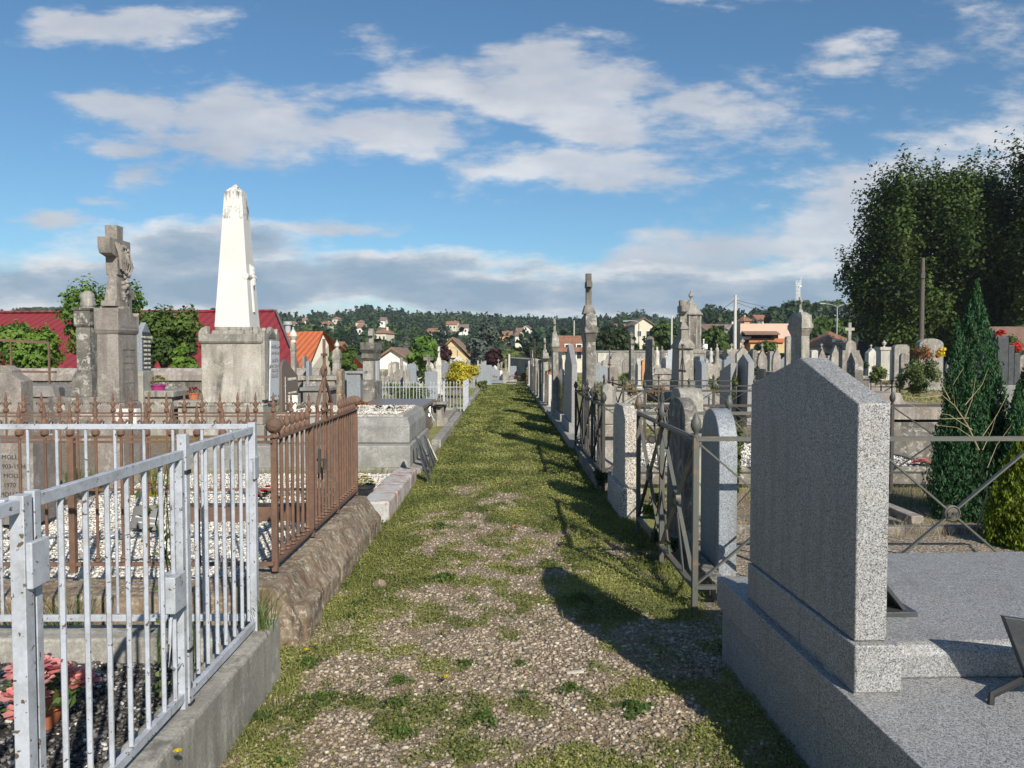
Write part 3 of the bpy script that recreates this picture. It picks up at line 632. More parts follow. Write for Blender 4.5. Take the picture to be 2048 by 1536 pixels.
# ------------------------------------------------------------------ far woods (uncountable)
def woods(name, n, mats, tree_leaves=46):
    u = rng.uniform(-.95, .95, n*3); px = 1012+F*u
    right = sst((px-1330)/160.0); D = 720-380*right
    Y = 122+(D*1.04-122)*rng.uniform(0, 1, n*3)**.62
    x = u*Y
    keep = np.ones(len(u), bool)
    for hx, hy, W in HOUSES:
        du = np.abs(u-hx/hy) < (W/2+2.5)/hy
        zf = (Y < hy+6) & (Y > hy-hy*.30)
        keep &= ~(du & zf)
        keep &= ~((np.abs(x-hx) < W/2+5) & (np.abs(Y-hy) < 9))
    keep &= ~((np.abs(px-1440) < 60) & (Y < 170)) & ~((px > 1380) & (px < 1800) & (Y < 150) & (rng.uniform(0, 1, len(u)) < .5))
    clr = np.array([mnoise.noise(Vector((a*.018+7, b_*.011, 2))) for a, b_ in zip(x, Y)]); keep &= ~((clr > .42) & (Y < 520))
    x = x[keep][:n]; Y = Y[keep][:n]; z = terrain(x, Y)
    kind = (np.array([mnoise.noise(Vector((a*.012, b_*.009, 0))) for a, b_ in zip(x, Y)])+rng.uniform(-.35, .35, len(x))) > -.05
    for kk, mt in enumerate(mats):
        s = kind == bool(kk); xs_, Ys_, zs_ = x[s], Y[s], z[s]; k = len(xs_)
        h = (rng.uniform(5.5, 10, k) if kk else rng.uniform(4, 7, k))*(.62+.38*np.clip((Ys_-130)/300, 0, 1))
        r = h*rng.uniform(.28, .42, k)*(1 if kk == 0 else .8)
        ctr = np.stack([xs_, Ys_, zs_+h*.6], 1)
        idx = np.repeat(np.arange(k), tree_leaves); N = len(idx)
        d = rng.normal(size=(N, 3)); d /= np.linalg.norm(d, axis=1)[:, None]
        rad = np.stack([r, r, h*.46], 1)[idx]
        lump = 1+.28*np.sin(d[:, 0]*6+idx)*np.cos(d[:, 2]*6+idx*.7)
        if kk: tp = (1.05-.55*np.clip((d[:, 2]+.2), 0, 1))
        else: tp = np.ones(N)
        p = ctr[idx]+d*rad*(lump*rng.uniform(.7, 1, N))[:, None]*np.stack([tp, tp, np.ones(N)], 1)
        tone = (rng.uniform(0, .45, k)+np.array([mnoise.noise(Vector((a*.02, b_*.014, 8))) for a, b_ in zip(xs_, Ys_)])*.9+.12)[idx]+rng.uniform(0, .35, N)
        v, f, tt = leaves(p, h[idx]*.17, tone, up=.4, long=1.25)
        o = np_mesh(name if kk == 0 else 'pine_wood', v, f, mt, attr=tt, kind='stuff')
        o['label'] = 'mixed woodland covering the far hills' if kk == 0 else 'dark pine wood along the far hills'; o['category'] = 'woods'
woods('broadleaf_wood', 8500, ['forest_leaf', 'forest_pine'])

# ------------------------------------------------------------------ trees
def tree(name, label, px, ytop, ybot, wpx, Y, mat, n=1500, leaf=.3, lobes=9, trunk=True, group=None, kind='round', base=0.0, seed=1, cat='tree', shell=.5, lump=.3, lr=(.22, .46)):
    rs = np.random.default_rng(seed)
    x = gx(px, Y); zt = zz(ytop, Y)-base; zb = max(0.05, zz(ybot, Y)-base); rw = wpx*Y/F/2; H = zt-zb
    t = thing(name, label, cat, (x, Y, base), 0, group)
    cs = []; rr = []
    if kind == 'cone':
        for i in range(lobes):
            q = (i+.5)/lobes; cs.append((rs.normal()*rw*.08, rs.normal()*rw*.08, zb+H*q*.96)); r_ = rw*(1.02-q)**.8; rr.append((r_, r_, H/lobes*1.3))
    elif kind == 'umbrella':
        for i in range(lobes):
            a = rs.uniform(0, 6.28); q = rs.uniform(0, .75); cs.append((math.cos(a)*rw*q, math.sin(a)*rw*q, zb+H*.55)); rr.append((rw*.45, rw*.45, H*.42))
    else:
        for i in range(lobes):
            a = rs.uniform(0, 6.28) if lr[1] < .4 else 6.28*i/lobes*2.4; q = rs.uniform(.25, .72 if lr[1] > .4 else .9) if i else 0; zq = rs.uniform(.22, .80) if lr[1] > .4 else rs.uniform(.06, .93)
            k = math.sin(math.pi*min(.9, max(.15, zq)))**.6
            cs.append((math.cos(a)*rw*q*k, math.sin(a)*rw*q*k, zb+H*zq)); s_ = rs.uniform(*lr); rr.append((rw*s_*1.05, rw*s_*1.05, min(H*.3, max(rw*s_, H*.18))))
    p, idx = blob_pts(cs, rr, n, shell, lump)
    p[:, 2] = np.clip(p[:, 2], zb*.6, None)
    tn = rs.uniform(0, 1, len(cs))[idx]*.62+rs.uniform(0, .38, n)
    od = p-np.array(cs)[idx]; od /= np.linalg.norm(od, axis=1)[:, None]+1e-6
    v, f, tt = leaves(p, leaf, tn, up=.25, long=1.35, out=od)
    np_mesh('crown', v, f, mat, t, attr=tt)
    if trunk:
        tr = max(.05, rw*.07); mb = MB(); top = (0, 0, zb+H*.6)
        mb.tube([(0, 0, -.1), (rw*.02, 0, zb*.5+.2), (0, rw*.03, zb+H*.3), top], [tr*1.25, tr, tr*.7, tr*.2], 8)
        for c_, r_ in list(zip(cs, rr))[:14 if lr[1] < .4 else 7]:
            s0 = Vector((0, 0, zb*.8+H*.12)); mb.tube([s0, (s0+Vector(c_))*.5+Vector((0, 0, .05*H)), c_], [tr*.55, tr*.35, tr*.12], 5)
        mb.build('trunk', 'bark', t)
    return t
TR = [
 ('shade_tree', 'dark round tree just right of the tall pillar', 1228, 662, 722, 110, 88, 'leaf_dark', 2600, .42, 10),
 ('shade_tree', 'bushy green tree left of the domed octagonal tomb', 1325, 640, 722, 80, 92, 'leaf_mid', 2400, .40, 9),
 ('shade_tree', 'dark leafy tree between the tall pillar and the road lamp', 1180, 655, 712, 60, 110, 'leaf_mid', 1400, .5, 7),
 ('shade_tree', 'dense green tree left of the white concrete pole', 1432, 650, 712, 76, 86, 'leaf_mid', 2400, .38, 9),
 ('garden_shrub', 'round green bush in front of the pink building', 1530, 680, 702, 50, 82, 'leaf_mid', 900, .3, 6),
 ('pine_tree', 'round headed pine above the roofs right of the domed tomb', 1418, 616, 645, 36, 210, 'forest_pine', 700, 1.1, 6),
 ('pine_tree', 'pine left of the two villas on the right hill', 1466, 620, 655, 22, 215, 'forest_pine', 450, 1.1, 5),
 ('pine_tree', 'large dark oak right of the two villas', 1545, 614, 652, 34, 205, 'forest_pine', 700, 1.1, 6),
 ('pine_tree', 'big umbrella pine behind the lattice mast', 1586, 604, 640, 60, 230, 'forest_pine', 1000, 1.1, 8),
 ('pine_tree', 'spreading umbrella pine on the crest of the right hill', 1650, 603, 625, 70, 260, 'forest_leaf', 1000, 1.2, 8),
 ('cedar_tree', 'blue green cedar nearest the plane trees', 1712, 596, 640, 66, 200, 'leaf_blue', 1300, .8, 8),
 ('hedge_tree', 'olive green tree below the apartment block', 1752, 672, 706, 90, 90, 'leaf_olive', 2000, .4, 8),
 ('hedge_tree', 'wide green trees behind the hipped garage', 1650, 642, 690, 110, 120, 'leaf_mid', 2400, .6, 9),
 ('hedge_tree', 'light green bush by the foot of the plane tree trunk', 1850, 655, 705, 110, 72, 'leaf_mid', 2400, .35, 9),
 ('silver_conifer', 'tall silvery conifer behind the end of the path', 966, 640, 745, 74, 78, 'leaf_blue', 4200, .28, 10),
 ('purple_plum', 'dark purple plum tree behind the white spiked pillar', 882, 692, 745, 60, 72, 'leaf_purple', 2200, .3, 8),
 ('purple_plum', 'dark purple tree in the shade of the silver conifer', 985, 696, 748, 44, 66, 'leaf_purple', 1800, .28, 7),
 ('sumac_tree', 'fern leaved bright green tree with drooping fronds', 848, 668, 738, 84, 60, 'leaf_acacia', 2600, .34, 9),
 ('garden_tree', 'mid green tree right of the silver conifer', 1016, 702, 740, 60, 90, 'leaf_olive', 1800, .4, 7),
 ('garden_tree', 'dark bush at the far right corner of the path end', 1070, 690, 728, 56, 84, 'leaf_dark', 1800, .35, 7),
 ('garden_tree', 'yellowish green bush beside the orange roofed shed', 690, 692, 752, 62, 50, 'leaf_mid', 2600, .26, 9),
 ('garden_tree', 'dark green tree behind the dark cross pillar', 748, 680, 726, 90, 100, 'leaf_dark', 2000, .5, 8),
 ('garden_tree', 'low tree between the shed and the pillar with the white finial', 640, 700, 750, 40, 62, 'leaf_olive', 1200, .3, 6),
 ('locust_tree', 'feathery locust tree rising behind the broken cross monument', 208, 556, 745, 205, 27, 'leaf_acacia', 13000, .095, 17),
 ('locust_tree', 'locust tree with reddish tips behind the left fence frame', 50, 652, 745, 190, 26, 'leaf_acacia', 9000, .095, 14),
 ('locust_tree', 'darker locust bush between the broken cross and the obelisk', 326, 616, 745, 150, 26.5, 'leaf_mid', 8000, .10, 12),
 ('locust_tree', 'small locust sapling against the red roof beside the obelisk', 368, 690, 745, 60, 26, 'leaf_acacia', 1300, .13, 7),
 ('pine_tree', 'lone round pine on the skyline left of the obelisk', 429, 614, 632, 16, 420, 'forest_pine', 300, 1.6, 4),
 ('pine_tree', 'flat topped row of pines on the skyline above the red roof', 110, 617, 632, 120, 420, 'forest_pine', 1500, 1.6, 12),
 ('pine_tree', 'tall pine clump breaking the skyline above the left hill houses', 738, 612, 640, 34, 560, 'forest_pine', 500, 2.2, 7),
]
for k, (nm, lb, px, yt, yb, w_, Y, mt, n, lf, lo) in enumerate(TR):
    b_ = float(terrain(gx(px, Y), Y)) if Y > 130 else 0.0
    kd = 'umbrella' if 'umbrella' in lb or 'flat topped' in lb else 'round'
    tree(nm, lb, px, yt, yb, w_, Y, mt, n, lf, lo, seed=k+3, base=b_ if Y > 130 else 0, kind=kd, group={'locust_tree': 'locust trees behind the left wall', 'pine_tree': 'pines on the hills'}.get(nm))
# the big plane trees on the right
tree('plane_tree', 'big plane tree with a broad lit crown, left of the row', 1838, 356, 690, 356, 58, 'leaf_plane', 92000, .18, 130, seed=31, group='plane trees on the right', shell=.2, lump=.5, lr=(.12, .27))
tree('plane_tree', 'second plane tree reaching above the dark cypress', 1945, 335, 690, 250, 60, 'leaf_plane', 52000, .18, 90, seed=33, group='plane trees on the right', shell=.2, lump=.5, lr=(.12, .27))
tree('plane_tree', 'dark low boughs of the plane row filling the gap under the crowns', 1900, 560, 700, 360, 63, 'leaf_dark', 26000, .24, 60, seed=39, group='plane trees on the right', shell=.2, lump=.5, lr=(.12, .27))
tree('plane_tree', 'tallest plane tree cut by the right edge of the view', 2120, 228, 670, 300, 52, 'leaf_plane', 62000, .17, 90, seed=35, group='plane trees on the right', shell=.2, lump=.5, lr=(.12, .27))

tree('plane_tree', 'farthest right plane tree beyond the edge of the view', 2420, 260, 670, 330, 50, 'leaf_plane', 40000, .2, 80, seed=41, group='plane trees on the right', shell=.2, lump=.5, lr=(.12, .27))
house('low dark stone outbuilding under the plane trees at the right edge', 2030, 0, 110, 'concrete_grey', 'tiles2', kind='gable', pos=(gx(2040, 44), 44, 0), depth=5, rh=1.0, wins=2, hw=1.9)
# ------------------------------------------------------------------ monument kit
def cross_poly(w, h, a, ah=None):       # w total arm width, h height, a arm thickness
    y = ah if ah else h*.66
    return [(-a/2, 0), (a/2, 0), (a/2, y-a/2), (w/2, y-a/2), (w/2, y+a/2), (a/2, y+a/2), (a/2, h), (-a/2, h), (-a/2, y+a/2), (-w/2, y+a/2), (-w/2, y-a/2), (-a/2, y-a/2)]
def arc(cx, cz, r, a0, a1, n=10): return [(cx+r*math.cos(R(a0+(a1-a0)*i/n)), cz+r*math.sin(R(a0+(a1-a0)*i/n))) for i in range(n+1)]
def profile(style, L, H):
    h = L/2
    if style == 'peak': return [(-h, 0), (h, 0), (h, H-L*.22), (0, H), (-h, H-L*.22)]
    if style == 'steep': return [(-h, 0), (h, 0), (h, H-L*.55), (0, H), (-h, H-L*.55)]
    if style == 'round': return [(-h, 0), (h, 0)]+arc(0, H-h, h, 0, 180)
    if style == 'arch': return [(-h, 0), (h, 0)]+[(h*math.cos(R(a)), H-L*.25+L*.25*math.sin(R(a))) for a in range(0, 181, 15)]
    if style == 'slant': return [(-h, 0), (h, 0), (h, H*.86), (-h, H)]
    if style == 'wave': return [(-h, 0), (h, 0), (h, H*.80), (h*.7, H*.83), (h*.2, H*.90), (-h*.3, H*.985), (-h*.55, H), (-h*.85, H*.97), (-h, H*.90)]
    if style == 'shoulder': return [(-h, 0), (h, 0), (h, H*.78), (h*.62, H*.78), (h*.62, H*.86)]+arc(0, H-h*.62, h*.62, 0, 180, 8)[1:-1]+[(-h*.62, H*.86), (-h*.62, H*.78), (-h, H*.78)]
    if style == 'gothic': return [(-h, 0), (h, 0), (h, H*.62), (h*.86, H*.66), (h*.86, H*.74), (h*.45, H*.86), (h*.14, H*.97), (0, H), (-h*.14, H*.97), (-h*.45, H*.86), (-h*.86, H*.74), (-h*.86, H*.66), (-h, H*.62)]
    if style == 'clip': return [(-h, 0), (h, 0), (h, H-L*.14), (h-L*.2, H), (-h+L*.2, H), (-h, H-L*.14)]
    return [(-h, 0), (h, 0), (h, H), (-h, H)]
def topper(kind, parent, z, s, mat, dirn='y'):
    if kind == 'cross':
        m = MB().fr(s*.16, s*.22, 0, s*.10, s*.14, s*.22); m.prism([(a, b_+s*.2) for a, b_ in cross_poly(s*.52, s*.8, s*.15)], 'x', -s*.07, s*.07)
        return m.build('cross', mat, parent, loc=(0, 0, z), bevel=.006)
    if kind == 'urn': return MB().lathe([(s*.2, 0), (s*.1, s*.12), (s*.1, s*.22), (s*.27, s*.42), (s*.32, s*.62), (s*.22, s*.74), (s*.12, s*.80), (s*.16, s*.88), (s*.02, s)], n=12).build('urn', mat, parent, loc=(0, 0, z))
    if kind == 'flame': return MB().lathe([(s*.2, 0), (s*.14, s*.15), (s*.28, s*.4), (s*.2, s*.62), (s*.05, s*.85), (s*.07, s*.9), (s*.01, s)], n=10).build('flame', 'lime_light', parent, loc=(0, 0, z))
    if kind == 'veil': return MB().lathe([(s*.44, 0), (s*.36, s*.06), (s*.40, s*.16), (s*.36, s*.42), (s*.37, s*.68), (s*.28, s*.88), (s*.12, s*.98), (s*.01, s)], n=14).build('draped_urn', mat, parent, loc=(0, 0, z), rough=(2, .05, .12))
    if kind == 'round': return MB().prism([(-s*.5, 0), (s*.5, 0)]+[(s*.5*math.cos(R(a)), s*.45*math.sin(R(a))) for a in range(0, 181, 15)], 'y', -s*.5, s*.5).build('rounded_cap', mat, parent, loc=(0, 0, z))
    if kind == 'ball': return MB().lathe([(s*.2, 0), (s*.12, s*.15)], n=10).ball((0, 0, s*.45), s*.3).build('ball', mat, parent, loc=(0, 0, z))
def stele(parent, t, L, H, style, mat, plinth=.16, pl=1.0, bev=.006, top=None, smat=None, name='slab'):
    z = 0
    if plinth:
        MB().box(-t/2-.05*pl, t/2+.05*pl, -L/2-.05*pl, L/2+.05*pl, -.06, plinth).build('plinth', smat or mat, parent, bevel=bev); z = plinth
    hh = H-z-(top[1] if top else 0)
    s = MB().prism([(a, b_+z) for a, b_ in profile(style, L, hh)], 'x', -t/2, t/2).build(name, mat, parent, bevel=bev)
    if top: topper(top[0], parent, z+hh-.02, top[1], smat or mat)
    return s
def pillar(parent, t, L, H, mat, top=('cross', .5), cap=.22, base=.45, taper=.9, flare=1.25, steps=1):
    z = -.05
    for i in range(steps):
        k = 1.75-.2*i; MB().box(-t/2*k-.03, t/2*k+.03, -L/2*k-.03, L/2*k+.03, z, z+.16).build('step', mat, parent, bevel=.01); z += .16
    m = MB().fr(t*.66, L*.66, z, t*.62, L*.62, z+base*.75).fr(t*.62, L*.62, z+base*.75, t*.52, L*.52, z+base)
    m.build('pedestal', mat, parent, bevel=.008); z += base
    hs = H-z-cap-(top[1] if top else 0)
    MB().fr(t/2, L/2, z, t/2*taper, L/2*taper, z+hs).build('shaft', mat, parent, bevel=.008); z += hs
    a, b_ = t/2*taper, L/2*taper
    m = MB().fr(a, b_, z, a*flare, b_*flare, z+cap*.3).box(-a*flare-.012, a*flare+.012, -b_*flare-.012, b_*flare+.012, z+cap*.3, z+cap*.5)
    m.fr(a*flare*.97, b_*flare*.97, z+cap*.5, a*flare*.9, b_*flare*.9, z+cap*.85).fr(a*flare*.9, b_*flare*.9, z+cap*.85, a*.6, b_*.6, z+cap)
    m.build('cornice', mat, parent, bevel=.006); z += cap
    if top: topper(top[0], parent, z-.02, top[1], mat)
def slot(xo, xn, xf, d):
    """box seen at the edge of the path: xo outer near edge, xn near corner, xf far corner of the path-side face"""
    Xn = gx(xn, d); Xo = gx(xo, d); d2 = d*(xn-1012)/(xf-1012)
    return (Xn+Xo)/2, (d+d2)/2, abs(Xo-Xn), abs(d2-d)
def front(px, w, Y): return gx(px, Y), Y, w*Y/F

# ------------------------------------------------------------------ near right: big granite tomb
TX = 1.12
tr = R(1.6)
t = thing('granite_tomb', 'big speckled grey granite tomb with a pointed headstone, nearest on the right of the path', 'tomb', (1.10, 4.02, 0), R(2.0))
# local: x to the right of the path face, y negative = towards the viewer
MB().box(0.03, 2.6, -3.6, 0, -.05, .285).build('plinth', 'granite', t, bevel=.006)
for a, b_ in ((-.62, 0), (-1.22, -.624), (-2.3, -1.224), (-3.62, -2.304)):
    MB().box(0, .62, a, b_, .289, .44).build('coping_stone', 'granite', t, bevel=.004)
MB().box(.624, 2.65, -3.62, 0, .289, .437).build('coping_stone', 'granite_top', t, bevel=.004)
MB().box(.035, .20, -.96, -.36, .444, .61).build('footing_stone', 'granite', t, bevel=.006)
MB().box(.035, .20, -1.42, -.963, .444, .61).build('footing_stone', 'granite', t, bevel=.006)
MB().box(.036, .199, -1.415, -.37, .438, .446).build('mortar_joint', 'lime_dark', t)
ya, yb = -1.385, -.34
MB().prism([(ya, .612), (yb, .612), (yb, 1.458), ((ya+yb)/2-.03, 1.585), (ya, 1.432)], 'x', .05, .163).build('headstone', 'granite', t, bevel=.005)
MB().prism([(-1.30, .437), (-.02, .437), (-.02, .56), (-1.27, .565), (-1.30, .53)], 'x', .24, 2.4).build('grave_slab', 'granite_top', t, bevel=.012)
# leaning plaques on it
def plaque_stand(label, x, y, z, rz, w, h, mat='black_matt', tilt=22):
    p = thing('memorial_plaque', label, 'plaque', (x, y, z), rz)
    MB().box(-.06, .06, -w/2, w/2, 0, .018).build('foot', mat, p, bevel=.003)
    q = MB().prism([(-w/2, 0), (w/2, 0), (w/2, h*.86), (w*.1, h), (-w/2, h*.9)], 'x', -.012, .012).build('panel', mat, p, bevel=.003)
    q.rotation_euler = (0, R(-tilt), 0); q.location = (-.0, 0, .018)
    MB().bar((-.05, 0, .02), (-.005-h*.3*math.sin(R(tilt)), 0, h*.6), .02, .012).build('strut', mat, p)
    return p
pp = at(1800, 1240, 3.12); 
p = thing('memorial_plaque', 'dark stone plaque leaning against the back of the pointed granite headstone', 'plaque', (1.49, 3.13, .562), R(2))
MB().box(-.13, .13, -.11, .11, 0, .022).build('foot', 'slate', p, bevel=.003)
MB().add([(-.125, -.09, .30), (-.125, .09, .30), (.10, .09, .022), (.10, -.09, .022), (-.145, -.09, .30), (-.145, .09, .30), (.08, .09, .022), (.08, -.09, .022)],
         [(0, 1, 2, 3), (7, 6, 5, 4), (0, 3, 7, 4), (1, 5, 6, 2), (0, 4, 5, 1), (3, 2, 6, 7)]).build('panel', 'slate', p, bevel=.002)
MB().lathe([(.03, 0), (.025, .02), (.004, .022), (.004, .05)], -.03, 0, .022, 10).build('screw_boss', 'brown', p)
p = thing('memorial_plaque', 'black five sided plaque on a black stand, cut by the right edge', 'plaque', (1.735, 2.56, .437), R(0))
MB().add([(-.10, -.02, .30), (.18, -.02, .26), (.25, .02, .06), (.02, .02, .05), (-.10, -.045, .30), (.18, -.045, .26), (.25, -.005, .06), (.02, -.005, .05)],
         [(0, 1, 2, 3), (7, 6, 5, 4), (0, 3, 7, 4), (1, 5, 6, 2), (0, 4, 5, 1), (3, 2, 6, 7)]).build('panel', 'slate', p, bevel=.002)
MB().tube([(.06, .02, .09), (-.12, -.02, .03), (-.13, -.03, 0)], .012, 6).tube([(.16, .02, .09), (.02, -.10, .02), (.01, -.11, 0)], .012, 6).build('stand', 'black_matt', p)

# ------------------------------------------------------------------ iron fences on the right
def acorn(parent, x, y, z, s=1.0, mat='iron_grey', name='finial'):
    return MB().lathe([(.022*s, 0), (.022*s, .012*s), (.012*s, .02*s), (.016*s, .035*s), (.027*s, .05*s), (.034*s, .075*s), (.031*s, .10*s), (.018*s, .13*s), (.003*s, .155*s)], n=12).build(name, mat, parent, loc=(x, y, z))
def iron_fence(label, x0, ya, yb, xr, ztop, zbot, npan_side, npan_front, mat='iron_grey', medal=True, wide=2.0, back=True, s=1.0, fin='acorn'):
    """posts at the path corner (x0, ya) and (x0, yb); the front run goes right at y=ya, the back run at y=yb"""
    f = thing('iron_fence', label, 'fence', (x0, ya, 0)); L = yb-ya; W = xr-x0; k = .03*s
    def post(x, y):
        q = MB().box(x-k/2*1.2, x+k/2*1.2, y-k/2*1.2, y+k/2*1.2, -.05, ztop+.01).build('post', mat, f, bevel=.002)
        acorn(q, x, y, ztop+.01, 1.0*s, mat)
    def run(p0, p1, n, xb=True):
        v = Vector(p1)-Vector(p0); ln = v.length
        for z in (ztop, zbot): MB().bar((p0[0], p0[1], z), (p1[0], p1[1], z), k*1.35, k*.7).build('rail', mat, f)
        MB().bar((p0[0], p0[1], ztop+k*.45), (p1[0], p1[1], ztop+k*.45), k*.6, k*.22).build('rail_moulding', mat, f)
        for i in range(n):
            a = Vector(p0)+v*(i/n); b_ = Vector(p0)+v*((i+1)/n); c_ = (a+b_)/2; zm = (ztop+zbot)/2
            MB().bar((a.x, a.y, ztop-.01), (b_.x, b_.y, zbot+.01), k*.9, k*.35).bar((b_.x+.001, b_.y+.001, ztop-.01), (a.x+.001, a.y+.001, zbot+.01), k*.9, k*.34).build('brace', mat, f)
            if medal:
                md = MB().lathe([(.050*s, -.016), (.050*s, .016), (.044*s, .02), (.038*s, .012), (.034*s, .018), (.001, .018)], n=24)
                o_ = md.build('medallion', mat, f, loc=(c_.x, c_.y, zm))
                o_.rotation_euler = (R(90), 0, math.atan2(v.y, v.x))
            if i: post(a.x, a.y)
    post(0, 0); post(0, L); run((0, 0), (0, L), npan_side); run((0, 0), (W, 0), npan_front)
    if back: run((0, L), (W*back, L), max(1, round(npan_front*back)))
    return f
f1 = iron_fence('grey iron fence with crossed braces and round medallions behind the pointed granite headstone', 1.17, 4.78, 6.85, 4.35, 1.075, .155, 2, 3, back=.5)
# letters on the medallion
text('LM', .05, 'iron', f1, (1.59, -.03, .595), (R(90), 0, 0), 'monogram')
# ornate gate finial in the side run
def gate_spire(parent, x, y, z, s=1.0, mat='iron'):
    m = MB().tube([(x, y, .05), (x, y, z)], .014*s, 6)
    for q in range(4):
        a = R(90*q+20); m.tube([(x, y, z-.02), (x+.05*s*math.cos(a), y+.05*s*math.sin(a), z+.03*s), (x+.03*s*math.cos(a), y+.03*s*math.sin(a), z+.09*s), (x+.06*s*math.cos(a), y+.06*s*math.sin(a), z+.12*s), (x, y, z+.17*s)], .009*s, 5)
    m.lathe([(.03*s, 0), (.012*s, .03*s), (.03*s, .06*s), (.02*s, .10*s), (.035*s, .13*s), (.012*s, .17*s), (.02*s, .2*s), (.003*s, .28*s)], x, y, z, 8)
    return m.build('gate_spire', mat, parent)
gate_spire(f1, 0, 1.05, 1.06, 1.0)
MB().tube([(0, .75, .155), (0, 1.05, .62), (0, .75, 1.06)], .009, 5).tube([(0, 1.35, .155), (0, 1.05, .62), (0, 1.35, 1.06)], .009, 5).tube([(.0, .3, .15), (0, .55, .60), (0, .55, .66)], .008, 5).ball((0, .55, .63), .028).build('gate_rods', 'iron', f1)
f2 = iron_fence('dark iron fence with crossed braces beside the white terrazzo headstone', 1.13, 9.0, 12.6, 5.6, 1.0, .22, 3, 4, 'iron', True, s=1.0)
gate_spire(f2, 0, .9, 1.0, .9); gate_spire(f2, 0, 1.8, 1.0, .9)
for ya_, yb_ in ((.35, .45), (.6, .5), (1.3, 1.2), (1.5, 1.6), (2.1, 2.0), (2.3, 2.4)): MB().tube([(0, ya_, .2), (0, yb_, 1.0)], .012, 5).build('gate_rod', 'iron', f2)
f3 = iron_fence('plain dark iron fence further back without medallions', 2.2, 14.6, 17.5, 5.9, 1.0, .25, 2, 3, 'iron', False, s=.9)

# graves inside the fences
def bed(label, x0, x1, y0, y1, h, mat, kerb='concrete', kw=.1, kh=.12, name='gravel_grave', cat='grave', nop=False):
    g = thing(name, label, cat, ((x0+x1)/2, (y0+y1)/2, 0)); a = (x1-x0)/2; c_ = (y1-y0)/2
    for (p, q, r_, s_) in ((-a, a, -c_, -c_+kw), (-a, a, c_-kw, c_), (-a, -a+kw, -c_+kw+.002, c_-kw-.002), (a-kw, a, -c_+kw+.002, c_-kw-.002)):
        MB().box(p, q, r_, s_, -.05, kh).build('kerb', kerb, g, bevel=.008)
    MB().box(-a+kw, a-kw, -c_+kw, c_-kw, -.05, h).build('gravel_fill', mat, g, smooth=False)
    return g
bed('grave plot of dark earth inside the medallion fence', 1.35, 4.2, 4.95, 6.7, .06, 'tan_gravel', 'lime_dark')
bed('white gravel plot inside the dark crossed fence', 1.4, 5.4, 9.3, 12.3, .2, 'white_gravel', 'lime_dark', kh=.24)

# steles right beside the path, near to far
def row(label, xo, xn, xf, ytop, d, style, mat, name='headstone', cat='headstone', **kw):
    cx, cy, tt, L = slot(xo, xn, xf, d); H = zz(ytop, d)
    t = thing(name, label, cat, (cx, cy, 0), kw.pop('rz', 0), kw.pop('group', None))
    tt = max(tt, .05)
    t.rotation_euler = (R(random.uniform(-.7, .7)), R(random.uniform(-.8, .8)) if d > 8 else 0, t.rotation_euler[2])
    if style == 'pillar': pillar(t, tt, L, H, mat, **kw)
    else: stele(t, tt, L, H, style, mat, **kw)
    return t
row('blue grey granite headstone with a round top behind the grey iron post', 1478, 1441, 1404, 822, 5.35, 'round', 'blue_granite', plinth=0)
row('old blackened stele with a stained stone cap left of the round topped granite one', 1399, 1372, 1336, 800, 6.0, 'arch', 'lime_dark', plinth=0)
tb = row('squat lichened stone block capping the blackened stele', 1408, 1362, 1343, 778, 7.1, 'clip', 'concrete', plinth=0, name='stone_block', cat='stone')
row('white terrazzo headstone with a cut pointed top between the two iron fences', 1275, 1251, 1227, 814, 7.5, 'clip', 'terrazzo', plinth=.30)
g = thing('stone_gatepost', 'square stone gatepost with a lichened block on top beside the dark iron fence', 'post', (gx(1220, 9.6), 9.75, 0))
MB().box(-.085, .085, -.1, .1, -.05, .72).build('shaft', 'taupe', g, bevel=.01); MB().box(-.085, .085, -.1, .1, .725, .9).build('collar', 'lime', g, bevel=.01)
MB().prism([(-.085, .903), (.085, .903), (.085, 1.18), (-.02, 1.24), (-.085, 1.2)], 'y', -.1, .1).build('cap_stone', 'concrete', g, bevel=.015)
pl = row('tallest slim stone pillar with a cross on top, right of the path', 1195, 1173.5, 1164.5, 540, 11.7, 'pillar', 'lime_dark', name='pillar_monument', cat='monument', top=('cross', .62), cap=.45, base=.55, flare=1.25, taper=.88)
row('polished granite headstone with a speckled edge left of the tallest pillar', 1154, 1143, 1128.5, 687, 14.3, 'peak', 'granite', plinth=.34)
row('black polished headstone left of the speckled polished one', 1128, 1126, 1114.5, 738, 16.8, 'wave', 'granite_dark', plinth=.3, smat='concrete')
row('stained pillar with a flat cap and a stone cross, second tallest by the path', 1119, 1107, 1104, 634, 18.6, 'pillar', 'lime', name='pillar_monument', cat='monument', top=('cross', .42), cap=.42, base=.4, flare=1.35, steps=1)
row('slim white headstone between the two cross topped pillars', 1103, 1097, 1094.5, 750, 21.8, 'flat', 'lime_light', plinth=.15)
row('mossy pillar with an urn on its cap left of the slim white headstone', 1097, 1087, 1083.5, 674, 24, 'pillar', 'lime', name='pillar_monument', cat='monument', top=('cross', .45), cap=.3, base=.6, flare=1.3)
row('grey flat stele just beyond the mossy pillar', 1082, 1076, 1073.5, 739, 26.5, 'peak', 'concrete')
row('narrow stele with a stepped head far along the path', 1068, 1063.5, 1061.5, 727, 33, 'shoulder', 'lime_light')
row('thin grey stele beside the wrought iron cross', 1072, 1067.5, 1065.5, 733, 30, 'flat', 'concrete')
